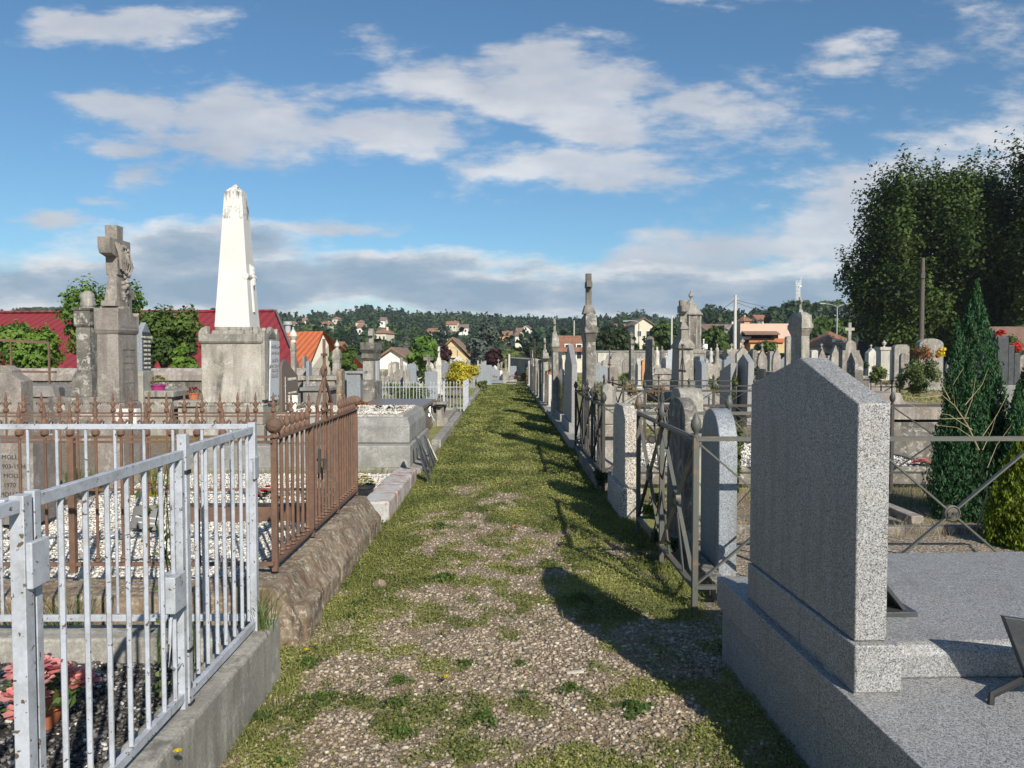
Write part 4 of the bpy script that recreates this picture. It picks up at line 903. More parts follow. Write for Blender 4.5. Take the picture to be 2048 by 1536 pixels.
for k_, (lb_, px_, yt_, d_, st_, mt_) in enumerate([
 ('black slim stele squeezed before the stained cross topped pillar', 1122, 716, 17.6, 'peak', 'slate'), ('dark rounded stele right behind the slim white headstone', 1100, 728, 22.8, 'round', 'lime_dark'),
 ('rough grey stele before the mossy pillar', 1091, 742, 23.0, 'arch', 'lime_dark'), ('blackened gothic stele beyond the mossy pillar', 1080, 718, 25.3, 'gothic', 'lime_dark'),
 ('dark pointed stele beside the tall wrought iron cross', 1071, 722, 28.8, 'steep', 'lime_dark'), ('blackened square pillar beyond the tall wrought iron cross', 1065.5, 700, 31.6, 'clip', 'lime_dark'),
 ('dark slate stele before the second wrought iron cross', 1062.5, 730, 32.8, 'flat', 'slate'), ('grey gothic stele between the last iron cross and the row end', 1058.5, 716, 38.8, 'gothic', 'lime_dark'), ('dark low stele near the far end of the row', 1055.5, 732, 43, 'round', 'lime_dark')]):
    row(lb_, px_+14/d_*3, px_, px_-26/d_*1.2, yt_, d_, st_, mt_)
row('small pointed stele, fourth from the far end of the right row', 1061, 1057, 1055.5, 722, 37, 'peak', 'lime_light')
row('small square stele, third from the far end of the right row', 1057.5, 1053.5, 1052, 736, 41, 'flat', 'lime')
row('slender grey stele, second from the far end of the right row', 1053.5, 1050, 1048.5, 727, 46, 'peak', 'concrete')
row('last little stele at the far end of the right row', 1050, 1046.5, 1045, 735, 52, 'round', 'lime_light')
def iron_cross(label, x, y, h, mat='iron', s=1.0, group=None):
    c_ = thing('wrought_iron_cross', label, 'cross', (x, y, 0), 0, group)
    MB().tube([(0, 0, 0), (0, 0, h)], .02*s, 6).tube([(0, -.22*s, h*.78), (0, .22*s, h*.78)], .018*s, 6).build('cross_bar', mat, c_)
    m = MB()
    for q in (-1, 1):
        m.tube([(0, 0, h*.45), (0, q*.10*s, h*.5), (0, q*.12*s, h*.56), (0, q*.04*s, h*.6), (0, 0, h*.56)], .010*s, 5)
        m.tube([(0, 0, h*.9), (0, q*.08*s, h*.88), (0, q*.16*s, h*.82), (0, q*.2*s, h*.78)], .009*s, 5)
        m.ball((0, q*.22*s, h*.78), .03*s, 8, 6)
    m.ball((0, 0, h), .032*s, 8, 6).build('scrollwork', mat, c_); return c_
iron_cross('tall wrought iron cross in the right row beyond the mossy pillar', gx(1070, 28), 28.3, 2.1, s=1.3)
iron_cross('second wrought iron cross nearer the far end of the right row', gx(1062, 34), 35, 1.75, s=1.2)
# pale kerbs joining the row
def kerb(label, x, w, y0, y1, h, mat='concrete', name='kerb', n=1, cat='kerb', rough=None):
    k = thing(name, label, cat, (x, (y0+y1)/2, 0)); L = y1-y0
    for i in range(n):
        a = -L/2+L*i/n; MB().box(-w/2, w/2, a+.004, a+L/n-.004, -.06, h*random.uniform(.92, 1.05)).build('kerb_stone', mat, k, bevel=.012, rough=rough)
    return k
kerb('low stone footing under the right hand row of headstones, nearer half', 1.22, .3, 13.0, 20.5, .16, 'concrete', n=5)
kerb('low stone footing under the right hand row of headstones, farther half', 1.18, .3, 20.6, 44, .14, 'lime', n=9)
kerb('stone step under the iron gate of the dark fence', 1.2, .28, 9.1, 11.3, .2, 'lime_dark', n=2)

# ------------------------------------------------------------------ right field, nearer
def fld(label, px, wpx, ytop, Y, style, mat, th_=.16, rz=90, name='headstone', cat='headstone', **kw):
    """monument turned by rz; 90 = broad face towards the viewer, 0 = edge on"""
    W = wpx*Y/F; H = zz(ytop, Y); t = thing(name, label, cat, (gx(px, Y), Y, 0), R(rz-90+90), kw.pop('group', None))
    if style == 'pillar': pillar(t, kw.pop('t', W), W, H, mat, **kw)
    else: stele(t, th_, W, H, style, mat, **kw)
    return t
row('slim dark pillar with a flower on top standing in the right field', 1269, 1262.5, 1258, 662, 38, 'pillar', 'lime_dark', name='pillar_monument', cat='monument', top=('urn', .4), cap=.3, base=.6)
row('narrow white edged headstone beside the slim dark pillar', 1282.5, 1276, 1270.5, 724, 34, 'peak', 'lime_light', plinth=.25)
row('dark pillar with a carved scrolled head left of the great stepped cross', 1308, 1304, 1289, 662, 31, 'pillar', 'lime_dark', name='pillar_monument', cat='monument', top=('round', .3), cap=.35, base=.75, flare=1.1)
# great stepped cross monument
cx, cy, tt, L = slot(1388, 1358, 1343, 24)
t = thing('cross_monument', 'great stepped stone monument with a tall cross left of the domed octagonal tomb', 'monument', (cx, cy, 0)); zc = lambda p: zz(p, 24)
a = tt/2; b_ = max(L/2, .35)
MB().box(-a*1.15, a*1.15, -b_*1.15, b_*1.15, -.05, zc(790)+.45).build('pedestal', 'lime_dark', t, bevel=.01)
MB().fr(a, b_, zc(790)+.45, a*.93, b_*.93, zc(697)).build('shaft', 'lime', t, bevel=.01)
MB().box(-a*1.12, a*1.12, -b_*1.1, b_*1.1, zc(697), zc(691)).fr(a*1.1, b_*1.05, zc(691), a*.55, b_*.7, zc(676)).fr(a*.5, b_*.6, zc(676), a*.45, b_*.55, zc(658)).box(-a*.62, a*.62, -b_*.62, b_*.62, zc(658), zc(655)).fr(a*.55, b_*.5, zc(655), a*.22, b_*.25, zc(643)).build('stepped_cap', 'lime', t, bevel=.008)
MB().prism([(p, q+zc(643)) for p, q in cross_poly(.62, zc(598)-zc(643), .2, .42)], 'x', -.11, .11).build('cross', 'lime', t, bevel=.01)
# octagonal tomb
t = thing('octagonal_tomb', 'domed octagonal stone tomb with an urn finial rising over the right field', 'tomb', (gx(1381, 45), 45, 0)); zc = lambda p: zz(p, 45)
MB().lathe([(.85, -.1), (.85, zc(746)), (.80, zc(744)), (.80, zc(708)), (.86, zc(706)), (.86, zc(702)), (.62, zc(698))], n=8, rot=R(22.5)).build('pedestal', 'lime', t, bevel=.01)
MB().lathe([(.56, zc(700)), (.54, zc(632)), (.58, zc(630))], n=8, rot=R(22.5)).build('drum', 'lime_dark', t, bevel=.01)
for k in range(8):
    a = R(45*k+22.5); MB().tube([(.55*math.cos(a), .55*math.sin(a), zc(700)), (.54*math.cos(a), .54*math.sin(a), zc(632))], .05, 6).build('corner_column', 'lime', t)
MB().lathe([(.60, zc(632)), (.68, zc(630)), (.69, zc(628)), (.50, zc(621)), (.40, zc(615)), (.34, zc(611)), (.12, zc(600)), (.08, zc(600))], n=8, rot=R(22.5)).build('roof', 'concrete', t, bevel=.008)
MB().lathe([(.09, 0), (.05, .06), (.06, .12), (.15, .22), (.13, .36), (.06, .42), (.08, .50), (.01, .54)], cz=zc(600), n=10).build('finial', 'lime', t)

row('grey granite stele in two steps below the octagonal tomb', 1413, 1404, 1391, 722, 22, 'clip', 'blue_granite', plinth=.55, smat='granite')
row('speckled granite headstone with a slanted top, left of a matching pointed pair', 1474, 1462, 1440, 726, 17.5, 'slant', 'granite', plinth=0)
row('tall pointed speckled granite headstone right of the slanted one', 1507, 1495, 1473, 708, 17.0, 'peak', 'granite', plinth=0)
row('small black headstone with a white edge right of the tall pointed granite one', 1533, 1530, 1517, 738, 19.5, 'flat', 'granite_dark', plinth=0)
row('big square pillar with rounded cap and cross rising behind the pointed granite headstone', 1621, 1604, 1582, 590, 20, 'pillar', 'lime', name='pillar_monument', cat='monument', top=('cross', .42), cap=.62, base=.6, flare=1.35, taper=.95)
row('weathered pointed stele just over the right shoulder of the granite headstone', 1727, 1710, 1693, 703, 13.6, 'steep', 'lime_dark', plinth=0)
# light chest tomb in the field
def chest(label, x0p, x1p, ytop, d, depth, mat, lid=.12, name='chest_tomb', zt=None, over=.06, cat='tomb', taper_=.0):
    x0 = gx(x0p, d); x1 = gx(x1p, d); H = zt or zz(ytop, d); a = (x1-x0)/2; t = thing(name, label, cat, ((x0+x1)/2, d+depth/2, 0))
    MB().box(-a+over, a-over, -depth/2+over, depth/2-over, -.05, H-lid).build('chest', mat, t, bevel=.01)
    MB().fr(a, depth/2, H-lid, a-taper_, depth/2-taper_, H).build('lid', mat, t, bevel=.012)
    return t
chest('large pale sarcophagus between the two dark pillars of the right field', 1308, 1346, 737, 34, 1.6, 'lime', .25, taper_=.08)
# far row by the boundary wall
F2 = 'small memorials along the far wall'
def virgin(label, px, ytop, Y, mat='lime_light'):
    h = zz(ytop, Y); s = thing('statue', label, 'statue', (gx(px, Y), Y, 0), 0, None)
    MB().box(-.25, .25, -.25, .25, -.05, h*.35).build('pedestal', 'lime', s)
    MB().lathe([(.2, 0), (.19, .15*h), (.13, .32*h), (.17, .46*h), (.10, .53*h), (.05, .55*h), (.085, .59*h), (.07, .64*h), (.01, .66*h)], cz=h*.35, n=12).build('figure', mat, s, rough=(1, .05, .2)); return s
virgin('white robed statue on a pedestal by the far wall, left of three', 1314, 694, 60); virgin('dark weathered statue in the middle of three by the far wall', 1324, 692, 61, 'lime_dark'); virgin('small praying white statue on the right of three by the far wall', 1332, 706, 58)
virgin('pale statue on a pillar right of the stepped grey granite stele', 1422, 696, 62); virgin('slim grey statue in front of the far wall beside a white sign', 1434, 688, 64, 'concrete')
iron_cross('white painted cross left of the slim grey statue', gx(1407, 55), 55, 2.6, 'white', 2.2)
fld('pale blue and white upright slab right of the three far statues', 1341, 10, 700, 56, 'flat', 'plaque', .3, rz=70)
fld('wide stone block with moulded top and little cross by the far wall', 1463, 24, 686, 60, 'flat', 'lime', .8, top=('cross', .5))
fld('gabled stone stele with a cross, right of the wide moulded block', 1485, 26, 677, 58, 'steep', 'lime', .4, top=('cross', .6))
fld('pointed gothic stele with a cross left of the black headstone', 1524, 19, 686, 38, 'gothic', 'taupe', .22, plinth=.5, top=('cross', .32))
fld('second gothic stele with a small cross, right of the first', 1553, 17, 687, 42, 'gothic', 'taupe', .22, plinth=.3, top=('cross', .25))
fld('round topped stele with a white panel beside the big square pillar', 1578, 15, 672, 40, 'arch', 'lime', .3, plinth=.4)
fld('white arched niche stone right of the big square pillar', 1627, 13, 700, 34, 'arch', 'lime_light', .3)
fld('pointed stele in front of the garage, left of two', 1643, 16, 686, 44, 'gothic', 'taupe', .25, top=('cross', .3))
fld('ornate pointed stele in front of the garage, right of two', 1669, 17, 690, 44, 'gothic', 'lime', .3)
t = fld('shouldered monument carrying a large stone cross in front of the blue hoarding', 1698, 34, 681, 30, 'shoulder', 'taupe', .35, plinth=.4)
MB().prism([(p, q+zz(681, 30)-.05) for p, q in cross_poly(.36, zz(645, 30)-zz(681, 30)+.05, .11)], 'x', -.05, .05).build('cross', 'concrete', t)
t = fld('little gabled shrine with a round medallion before the blue hoarding', 1742, 17, 688, 46, 'steep', 'lime_light', .5, top=('cross', .25))
t = thing('urn_pedestal', 'white stone pedestal with a little urn before the blue hoarding', 'monument', (gx(1768, 44), 44, 0))
MB().box(-.31, .31, -.3, .3, -.05, zz(700, 44)).build('pedestal', 'lime_light', t); MB().box(-.38, .38, -.36, .36, zz(700, 44), zz(694, 44)).build('cap', 'lime_light', t); topper('urn', t, zz(694, 44), .38, 'lime_light')
fld('low pale slab with clipped corners right of the urn pedestal', 1801, 30, 689, 40, 'clip', 'concrete', .3)
fld('broad arched grey tombstone behind the reddish shrub', 1858, 48, 677, 34, 'arch', 'concrete', .4)
fld('brown rounded stone beside the reddish shrub', 1808, 16, 706, 36, 'round', 'taupe', .2)
for lb, px, w_, yt, Y, st_, mt in [
 ('small grey stele with iron railing left of the gothic ones', 1508, 10, 700, 48, 'round', 'lime_dark'), ('dark pointed tomb peak behind the granite pair', 1505, 14, 697, 50, 'steep', 'slate'),
 ('narrow grey stele beside the first gothic one', 1541, 8, 702, 46, 'round', 'concrete'), ('pale family tomb front against the wall right of the tallest pillar', 1206, 22, 706, 66, 'flat', 'lime_light'),
 ('grey tomb front with a white cross near the far wall', 1240, 36, 704, 62, 'arch', 'concrete'), ('beige low stone below the grey tomb front', 1214, 20, 722, 46, 'flat', 'lime'),
 ('brown tomb side near the iron cross stump', 1226, 18, 735, 36, 'flat', 'taupe'), ('orange tinted stele by the white edged headstone', 1288, 10, 720, 44, 'round', 'wall_orange'),
 ('low wide grey tomb below the octagonal tomb', 1420, 40, 742, 40, 'flat', 'lime'), ('pale low tomb wall left of the slanted granite headstone', 1432, 46, 760, 30, 'flat', 'taupe')]:
    fld(lb, px, w_, yt, Y, st_, mt, .5, plinth=.1)
row('dark pillar monument with a broken cross head far behind the fence', 1216, 1212, 1209, 757, 16, 'flat', 'lime_dark', plinth=0, name='stone_stump', cat='stone')
iron_cross('tapering rusty iron spike in front of the beige tombs', gx(1219, 20), 20, zz(700, 20), 'rust', .8)
iron_cross('knobbly iron cross covered in creeper in front of the stepped cross monument', gx(1365, 11.5), 11.5, zz(690, 11.5), 'iron', .7)

# stone slabs at the right beyond the fence
t = thing('stone_slab_tomb', 'broad brownish stone slab on a low base beyond the iron rail', 'tomb', (gx(1832, 12), 12.6, 0))
a = (gx(1877, 12)-gx(1775, 12))/2+.25
MB().box(-a, a, -.6, .8, -.05, zz(845, 12)).build('base', 'lime_dark', t, bevel=.01); MB().box(-a-.03, a+.03, -.65, .85, zz(840, 12)+.002, zz(815, 12)).build('slab', 'taupe', t, bevel=.012)
MB().fr(.35, .45, zz(815, 12), .28, .38, zz(788, 12), -.35, .1).build('raised_stone', 'taupe', t, bevel=.012)
t = thing('rusty_grave_frame', 'small rusty openwork iron frame with rosettes beyond the granite headstone', 'frame', (gx(1772, 15), 15, 0))
zc = lambda p: zz(p, 15); w_ = .28
m = MB()
for z in (zc(762), zc(774), zc(787)): m.bar((-w_, 0, z), (w_, 0, z), .02, .02)
for x in (-w_, -w_*.3, w_*.45, w_): m.bar((x, 0, .0), (x, 0, zc(760)), .02, .02)
m.bar((-w_*.3, 0, zc(787)), (w_*.45, 0, zc(774)), .012, .012).build('bars', 'rust', t)
m = MB()
for x in (-w_*.65, w_*.08, w_*.72):
    for k in range(8):
        a = R(45*k); m.tube([(x, 0, zc(768)), (x+.045*math.cos(a), 0, zc(768)+.045*math.sin(a))], .006, 4)
m.build('rosettes', 'rust', t)
MB().lathe([(.02, 0), (.03, .05), (.02, .11), (.01, .13)], w_, 0, zc(760), 8).build('knob', 'galv', t)
t = thing('stepped_headstone', 'dark stepped headstone beside red geraniums at the right edge', 'headstone', (gx(2012, 13), 13, 0))
zc = lambda p: zz(p, 13)
MB().box(-.20, -.02, -.1, .1, -.05, zc(673)).box(-.018, .08, -.1, .1, -.05, zc(690)).box(.082, .18, -.1, .1, -.05, zc(706)).build('slab', 'slate', t, bevel=.01)
MB().box(-.32, .26, -.16, .16, -.05, zc(770)).build('plinth', 'concrete_grey', t, bevel=.01)
chest('low dark chest tomb in the shade under the dark cypress', 1700, 1745, 752, 26, 1.4, 'lime_dark')
chest('long flat tomb before the gothic steles', 1528, 1582, 744, 30, 1.2, 'lime_dark', .1)
chest('flat stone grave far beyond the crossed fence', 1560, 1660, 745, 26, 2.0, 'concrete', .1)
kerb('long tan kerb stone lying in the grass beyond the right iron panel', 3.9, .12, 7.3, 9.4, .07, 'taupe')
bpy.data.objects['kerb.003' if 'kerb.003' in bpy.data.objects else 'kerb'].rotation_euler = (0, 0, R(-35))

# poles, lamps, mast, wires
def pole(label, px, ytop, Y, r0, r1, mat, name='utility_pole', cat='pole', base=-.5):
    t = thing(name, label, cat, (gx(px, Y), Y, 0)); MB().tube([(0, 0, base), (0, 0, zz(ytop, Y))], [r0, r1], 10).build('shaft', mat, t); return t
t = pole('tall white concrete pole carrying wires above the far wall', 1469.5, 590, 82, .22, .14, 'pole')
MB().box(-.35, .35, -.05, .05, 0, .08).build('crossarm', 'galv', t, loc=(0, 0, zz(598, 82)))
pw = thing('dark_pole', 'dark wooden utility pole in front of the big plane tree', 'pole', (gx(1842, 42), 42, 0)); MB().tube([(0, 0, -.2), (0, 0, zz(515, 42))], [.15, .10], 10).build('shaft', 'wood', pw)
MB().box(-.16, .05, -.18, -.1, 0, .25).build('bracket', 'iron', pw, loc=(0, 0, zz(556, 42)))
def lamp(label, px, ytop, Y, arms=1, bend=True):
    t = thing('street_lamp', label, 'street lamp', (gx(px, Y), Y, 0)); h = zz(ytop, Y)
    pts = [(0, 0, -.5), (0, 0, h-.4)]
    if bend: pts += [(-.2, 0, h-.1), (-.9, 0, h), (-1.5, 0, h-.05)]
    MB().tube(pts, [.09, .06, .05, .05, .05][:len(pts)], 8).build('post', 'galv', t)
    if not bend:
        for s in (-1, 1):
            MB().tube([(0, 0, h-.4), (s*.8, 0, h-.1), (s*1.6, 0, h)], .04, 6).build('arm', 'galv', t); MB().box(s*1.9-.35, s*1.9+.35, -.12, .12, h-.03, h+.08).build('lamp_head', 'galv', t)
    else: MB().box(-1.95, -1.4, -.12, .12, h-.12, h).build('lamp_head', 'galv', t)
    return t
lamp('double armed street lamp above the garage roof', 1673, 607, 100, bend=False)
lamp('curved neck street lamp left of the domed octagonal tomb', 1277.5, 641, 95)
lamp('thin lamp post in front of the white gabled house', 975-1-59+0, 693, 80)
pole('thin pale pole above the orange tiled roof', 1148, 641, 74, .06, .05, 'pole', 'thin_pole')
pole('bare grey pole left of the stepped cross monument', 1343, 631, 78, .10, .08, 'pole', 'thin_pole')
pole('thin pole right of the apartment block', 1757, 655, 88, .06, .05, 'galv', 'thin_pole')
t = thing('lattice_mast', 'white lattice radio mast behind the big square pillar', 'mast', (gx(1594, 240), 240, float(terrain(gx(1594, 240), 240))))
H = zz(560, 240)-t.location.z; m = MB()
for sx_, sy_ in ((-.5, -.5), (.5, -.5), (.5, .5), (-.5, .5)): m.bar((sx_, sy_, 0), (sx_*.9, sy_*.9, H), .14, .14)
k = 0; z = 0
while z < H-1.2:
    for a, b_ in (((-.5, -.5), (.5, -.5)), ((-.5, .5), (.5, .5))):
        m.bar((*a, z), (*b_, z+1.2), .08, .08); m.bar((*b_, z), (*a, z+1.2), .08, .08)
    z += 1.2
m.build('lattice', 'white', t); MB().tube([(.9, 0, H-1.5), (.9, 0, H+1)], .08, 6).box(.4, 1.1, -.1, .1, H-2, H-1.6).build('antenna', 'white', t)
def wire(label, a, b_, sag):
    a = Vector(a); b_ = Vector(b_); L = []
    for i in range(17):
        q = i/16; p = a.lerp(b_, q); p.z -= sag*4*q*(1-q); L.append(p)
    w = MB().tube(L, .022, 4).build('overhead_wire', 'black_matt', None); tag(w, label, 'wire')
pt = Vector((gx(1469.5, 82), 82, zz(599, 82)))
wire('overhead wire running left from the white pole', pt, Vector((gx(1395, 96), 96, zz(640, 96))), .3)
wire('upper overhead wire running right from the white pole', pt, Vector((gx(1640, 110), 110, zz(619, 110))), .5)
wire('lower overhead wire running right from the white pole', pt-Vector((0, 0, .25)), Vector((gx(1640, 110), 110, zz(622, 110))), .9)
wire('overhead wire near the top of the plane tree side lamp', Vector((gx(1660, 100), 100, zz(612, 100))), Vector((gx(1842, 42), 42, zz(575, 42))), .4)
t = thing('road_sign', 'small white sign board with a green stripe before the garage', 'sign', (gx(1677, 60), 60, 0))
MB().tube([(0, 0, 0), (0, 0, 2.2)], .03, 6).build('post', 'galv', t); MB().box(-.5, .5, -.03, .03, zz(684, 60), zz(678, 60)).build('board', 'white', t); MB().box(-.3, .3, -.036, -.031, zz(683.2, 60), zz(681, 60)).build('stripe', 'leaf_thuja', t)
t = thing('road_sign', 'square white sign with a red figure left of the granite pair', 'sign', (gx(1411, 66), 66, 0))
MB().tube([(0, 0, 0), (0, 0, zz(690, 66))], .03, 6).build('post', 'galv', t); MB().box(-.17, .17, -.03, .03, zz(698, 66), zz(688, 66)).build('board', 'white', t)
# ------------------------------------------------------------------ near left: white painted enclosure
KZ = .30
k = thing('concrete_kerb', 'thick weathered concrete kerb carrying the white fence beside the path', 'kerb', (-1.11, 0, 0))
MB().box(-.17, 0, .4, 3.80, -.1, KZ).build('side_wall', 'concrete', k, bevel=.012, rough=(4, .012, .12))
MB().box(-3.4, -.172, 3.58, 3.78, -.1, KZ-.02).build('back_wall', 'concrete', k, bevel=.012, rough=(4, .010, .12))
s_ = thing('pebble_slab', 'dark exposed pebble slab inside the white fence', 'slab', (-2.3, 2.2, 0)); MB().box(-1.2, 1.0, -1.6, 1.37, -.05, .17).build('slab', 'dark_pebble', s_, smooth=False)
FX = -1.185
f = thing('white_fence', 'white painted steel railing with a gate around the pebble slab, nearest on the left', 'fence', (FX, 0, 0))
ZT, ZB = 1.262, .345
def wpost(y, s, h, par, nm='post'): return MB().box(-s/2, s/2, y-s/2, y+s/2, ZB-.06, h).build(nm, 'white_paint', par, bevel=.002)
wpost(1.90, .036, ZT-.005, f); wpost(2.86, .034, ZT+.045, f); wpost(3.64, .034, ZT+.02, f); wpost(1.0, .036, ZT, f)
def wrail(par, y0, y1, z, x=0): return MB().box(x-.011, x+.011, y0, y1, z-.016, z+.016).build('rail', 'white_paint', par, bevel=.0015)
wrail(f, 2.878, 3.622, ZT-.016); wrail(f, 2.878, 3.622, ZB-.012); wrail(f, 1.022, 1.878, ZT-.03); wrail(f, 1.022, 1.878, ZB)
g = MB().box(-.013, .013, 1.935, 1.961, ZB-.05, ZT-.002).build('gate', 'white_paint', f, bevel=.0015)
wrail(g, 1.962, 2.838, ZT-.028); wrail(g, 1.962, 2.838, ZB+.0); MB().box(-.013, .013, 2.812, 2.838, ZB-.045, ZT-.046).build('gate_stile', 'white_paint', g, bevel=.0015)
b0 = MB().tube([(0, 0, ZB+.014), (0, 0, ZT-.04)], .0082, 8).build('bar', 'white_paint', g, loc=(0, 2.07, 0))
for y in (2.19, 2.31, 2.43, 2.55, 2.67, 2.76): share(b0, g, (0, y, 0))
for y in (1.14, 1.26, 1.38, 1.50, 1.62, 1.74): share(b0, f, (0, y, 0))
for y in (2.97, 3.07, 3.17, 3.27, 3.37, 3.47, 3.56): share(b0, f, (0, y, .012), (R(random.uniform(-.25, .25)), R(random.uniform(-.2, .2)), 0))
# shared upper fixings
MB().box(.018, .034, 1.885, 1.96, ZT-.235, ZT-.12).build('hinge', 'white_paint', f, bevel=.003)
MB().box(-.03, .03, 2.70, 2.80, .69, .82).build('lock_box', 'white_paint', g, bevel=.004)
MB().tube([(.0, 2.775, .70), (.0, 2.73, .66), (.0, 2.72, .58), (.0, 2.72, .50), (.0, 2.76, .47), (.0, 2.81, .475)], .006, 8).build('handle', 'white_paint', g)
MB().box(-.02, .02, 2.842, 2.882, 1.16, 1.175).box(-.02, .02, 2.842, 2.882, .50, .512).box(-.021, .021, 2.842, 2.882, .30, .31).build('strap', 'black_matt', f)
MB().box(.014, .024, 3.60, 3.66, 1.02, 1.12).build('hinge', 'white_paint', f, bevel=.002)
b1 = MB().tube([(0, 0, ZB+.014), (0, 0, ZT-.02)], .0072, 8).build('bar', 'white_paint', f, loc=(-.10, 3.64, .03))
for i in range(1, 17): share(b1, f, (-.10-.135*i, 3.64, .03-.002*i))
MB().box(-2.3, -.018, 3.63, 3.65, ZT-.012, ZT+.012).build('rail', 'white_paint', f, bevel=.0015); MB().box(-2.3, -.018, 3.63, 3.65, ZB+.00, ZB+.03).build('rail', 'white_paint', f, bevel=.0015)
MB().box(-2.2, -.03, 1.885, 1.915, ZT-.05, ZT-.015).build('front_rail', 'white_paint', f, bevel=.002)
fb_ = MB().tube([(0, 0, ZB-.02), (0, 0, ZT-.05)], .0095, 8).build('bar', 'white_paint', f, loc=(-.16, 1.90, 0))

# ------------------------------------------------------------------ rusty enclosure
RX = -1.34; RY0, RY1 = 4.5, 6.95
kb = thing('stone_kerb', 'rough brown chamfered stone kerb under the rusty fence', 'kerb', (RX, RY0, 0))
n = 5; L = RY1-RY0+.35
for i in range(n):
    a = -.28+L*i/n; b_ = -.28+L*(i+1)/n-.012
    MB().prism([(-.16, -.08), (.21, -.08), (.21, .13), (.08, .325), (-.16, .325)], 'y', a, b_).build('kerb_stone', 'rough', kb, bevel=.012, rough=(5, .03, .09))
for i in range(4):
    a = -.165-.66*i; MB().box(a-.65, a, -.26, .10, -.08, .27).build('kerb_stone', 'rough', kb, bevel=.012, rough=(5, .03, .09))
MB().box(.08, .24, -.24, .15, -.08, .20).build('kerb_stone', 'rough', kb, bevel=.03, rough=(4, .05, .12))
f = thing('rusty_fence', 'rusted wrought iron railing with spear finials around a white gravel plot', 'fence', (RX, RY0, 0))
RZ0, RZT = .39, 1.11; LY = RY1-RY0
def bulb(par, x, y, z, s=1.0): return MB().lathe([(.012*s, 0), (.018*s, .01*s), (.022*s, .03*s), (.014*s, .045*s), (.010*s, .05*s), (.02*s, .065*s), (.023*s, .085*s), (.014*s, .11*s), (.004*s, .135*s)], n=10).build('finial', 'rust', par, loc=(x, y, z))
def spear(par, z, s=1.0, face='x'):
    m = MB().lathe([(.012*s, 0), (.024*s, .012*s), (.024*s, .03*s), (.011*s, .042*s), (.014*s, .05*s), (.021*s, .075*s), (.012*s, .1*s), (.007*s, .105*s), (.013*s, .12*s), (.010*s, .14*s), (.002*s, .185*s)], n=8, cz=z)
    for q in (-1, 1):
        pts = [(0, 0, .055), (.022*q, 0, .078), (.038*q, 0, .092), (.048*q, 0, .082), (.044*q, 0, .070)]
        pts = [((p[0]*s, 0, z+p[2]*s) if face == 'x' else (0, p[0]*s, z+p[2]*s)) for p in pts]
        m.tube(pts, [.009*s, .008*s, .007*s, .006*s, .004*s], 5)
    return m.build('finial', 'rust', par)
# side run beside the path
ps = .034
def rpost(x, y, s=ps, h=RZT): return MB().box(x-s/2, x+s/2, y-s/2, y+s/2, RZ0-.05, h).build('post', 'rust', f, bevel=.002)
def ballcap(x, y, s=.9):
    return MB().lathe([(.034*s, 0), (.034*s, .008), (.018*s, .018), (.018*s, .03)]).ball((0, 0, .075*s), .052*s, 20, 14).build('ball_finial', 'rust', f, loc=(x, y, RZT+.01), rough=(1, .012, .02))
rpost(0, 0); ballcap(0, 0); rpost(0, LY, .028); ballcap(0, LY, .85); rpost(0, .86, .036, RZT-.01); rpost(0, 1.66, .032, RZT-.01)
MB().box(-.02, .02, -.01, LY, RZT-.006, RZT+.006).build('rail', 'rust', f, bevel=.001); MB().box(-.018, .018, .0, LY, RZ0-.01, RZ0+.01).build('rail', 'rust', f, bevel=.001)
sb = MB().tube([(0, 0, RZ0), (0, 0, RZT)], .0105, 8).lathe([(.011, 0), (.018, .008), (.011, .02), (.020, .03), (.011, .042)], cz=RZ0+.01, n=8).build('bar', 'rust', f, loc=(0, .14, 0)); bl = bulb(sb, 0, 0, RZT+.004, .92)
def bars_side(ys, fin=True):
    for y in ys:
        c_ = share(sb, f, (0, y, 0))
        if fin: share(bl, c_)
bars_side([.14+.12*i for i in range(1, 6)]); bars_side([.97, 1.07, 1.17, 1.27, 1.37, 1.47, 1.57], False); bars_side([1.78+.095*i for i in range(7)])
# gate overthrow with scrolls and a cross
m = MB()
for q in (-1, 1):
    m.tube([(0, 1.26+.24*q, RZT), (0, 1.26+.21*q, RZT+.07), (0, 1.26+.235*q, RZT+.12), (0, 1.26+.13*q, RZT+.22), (0, 1.26+.04*q, RZT+.29), (0, 1.26, RZT+.34)], [.014, .014, .013, .012, .011, .010], 6)
    m.tube([(0, 1.26+.10*q, RZT), (0, 1.26+.05*q, RZT+.06), (0, 1.26+.10*q, RZT+.09), (0, 1.26+.02*q, RZT+.14)], .008, 5)
m.tube([(0, 1.26, RZT), (0, 1.26, RZT+.40)], .010, 6).box(-.010, .010, 1.12, 1.40, RZT+.065, RZT+.076)
m.ball((0, 1.22, RZT+.36), .026, 8, 6, (.6, 1, 1.5)).ball((0, 1.30, RZT+.36), .026, 8, 6, (.6, 1, 1.5))
m.build('gate_scroll', 'rust', f)
MB().box(-.009, .009, 1.25, 1.27, RZT+.38, RZT+.60).box(-.008, .008, 1.19, 1.33, RZT+.475, RZT+.495).ball((0, 1.26, RZT+.39), .022, 10, 8).build('gate_cross', 'rust', f)
MB().box(-.015, .05, 1.02, 1.05, .84, .855).box(.012, .03, .99, 1.0, .76, .93).tube([(.05, 1.03, .85), (.05, 1.03, .78)], .012, 6).build('latch', 'iron', f)
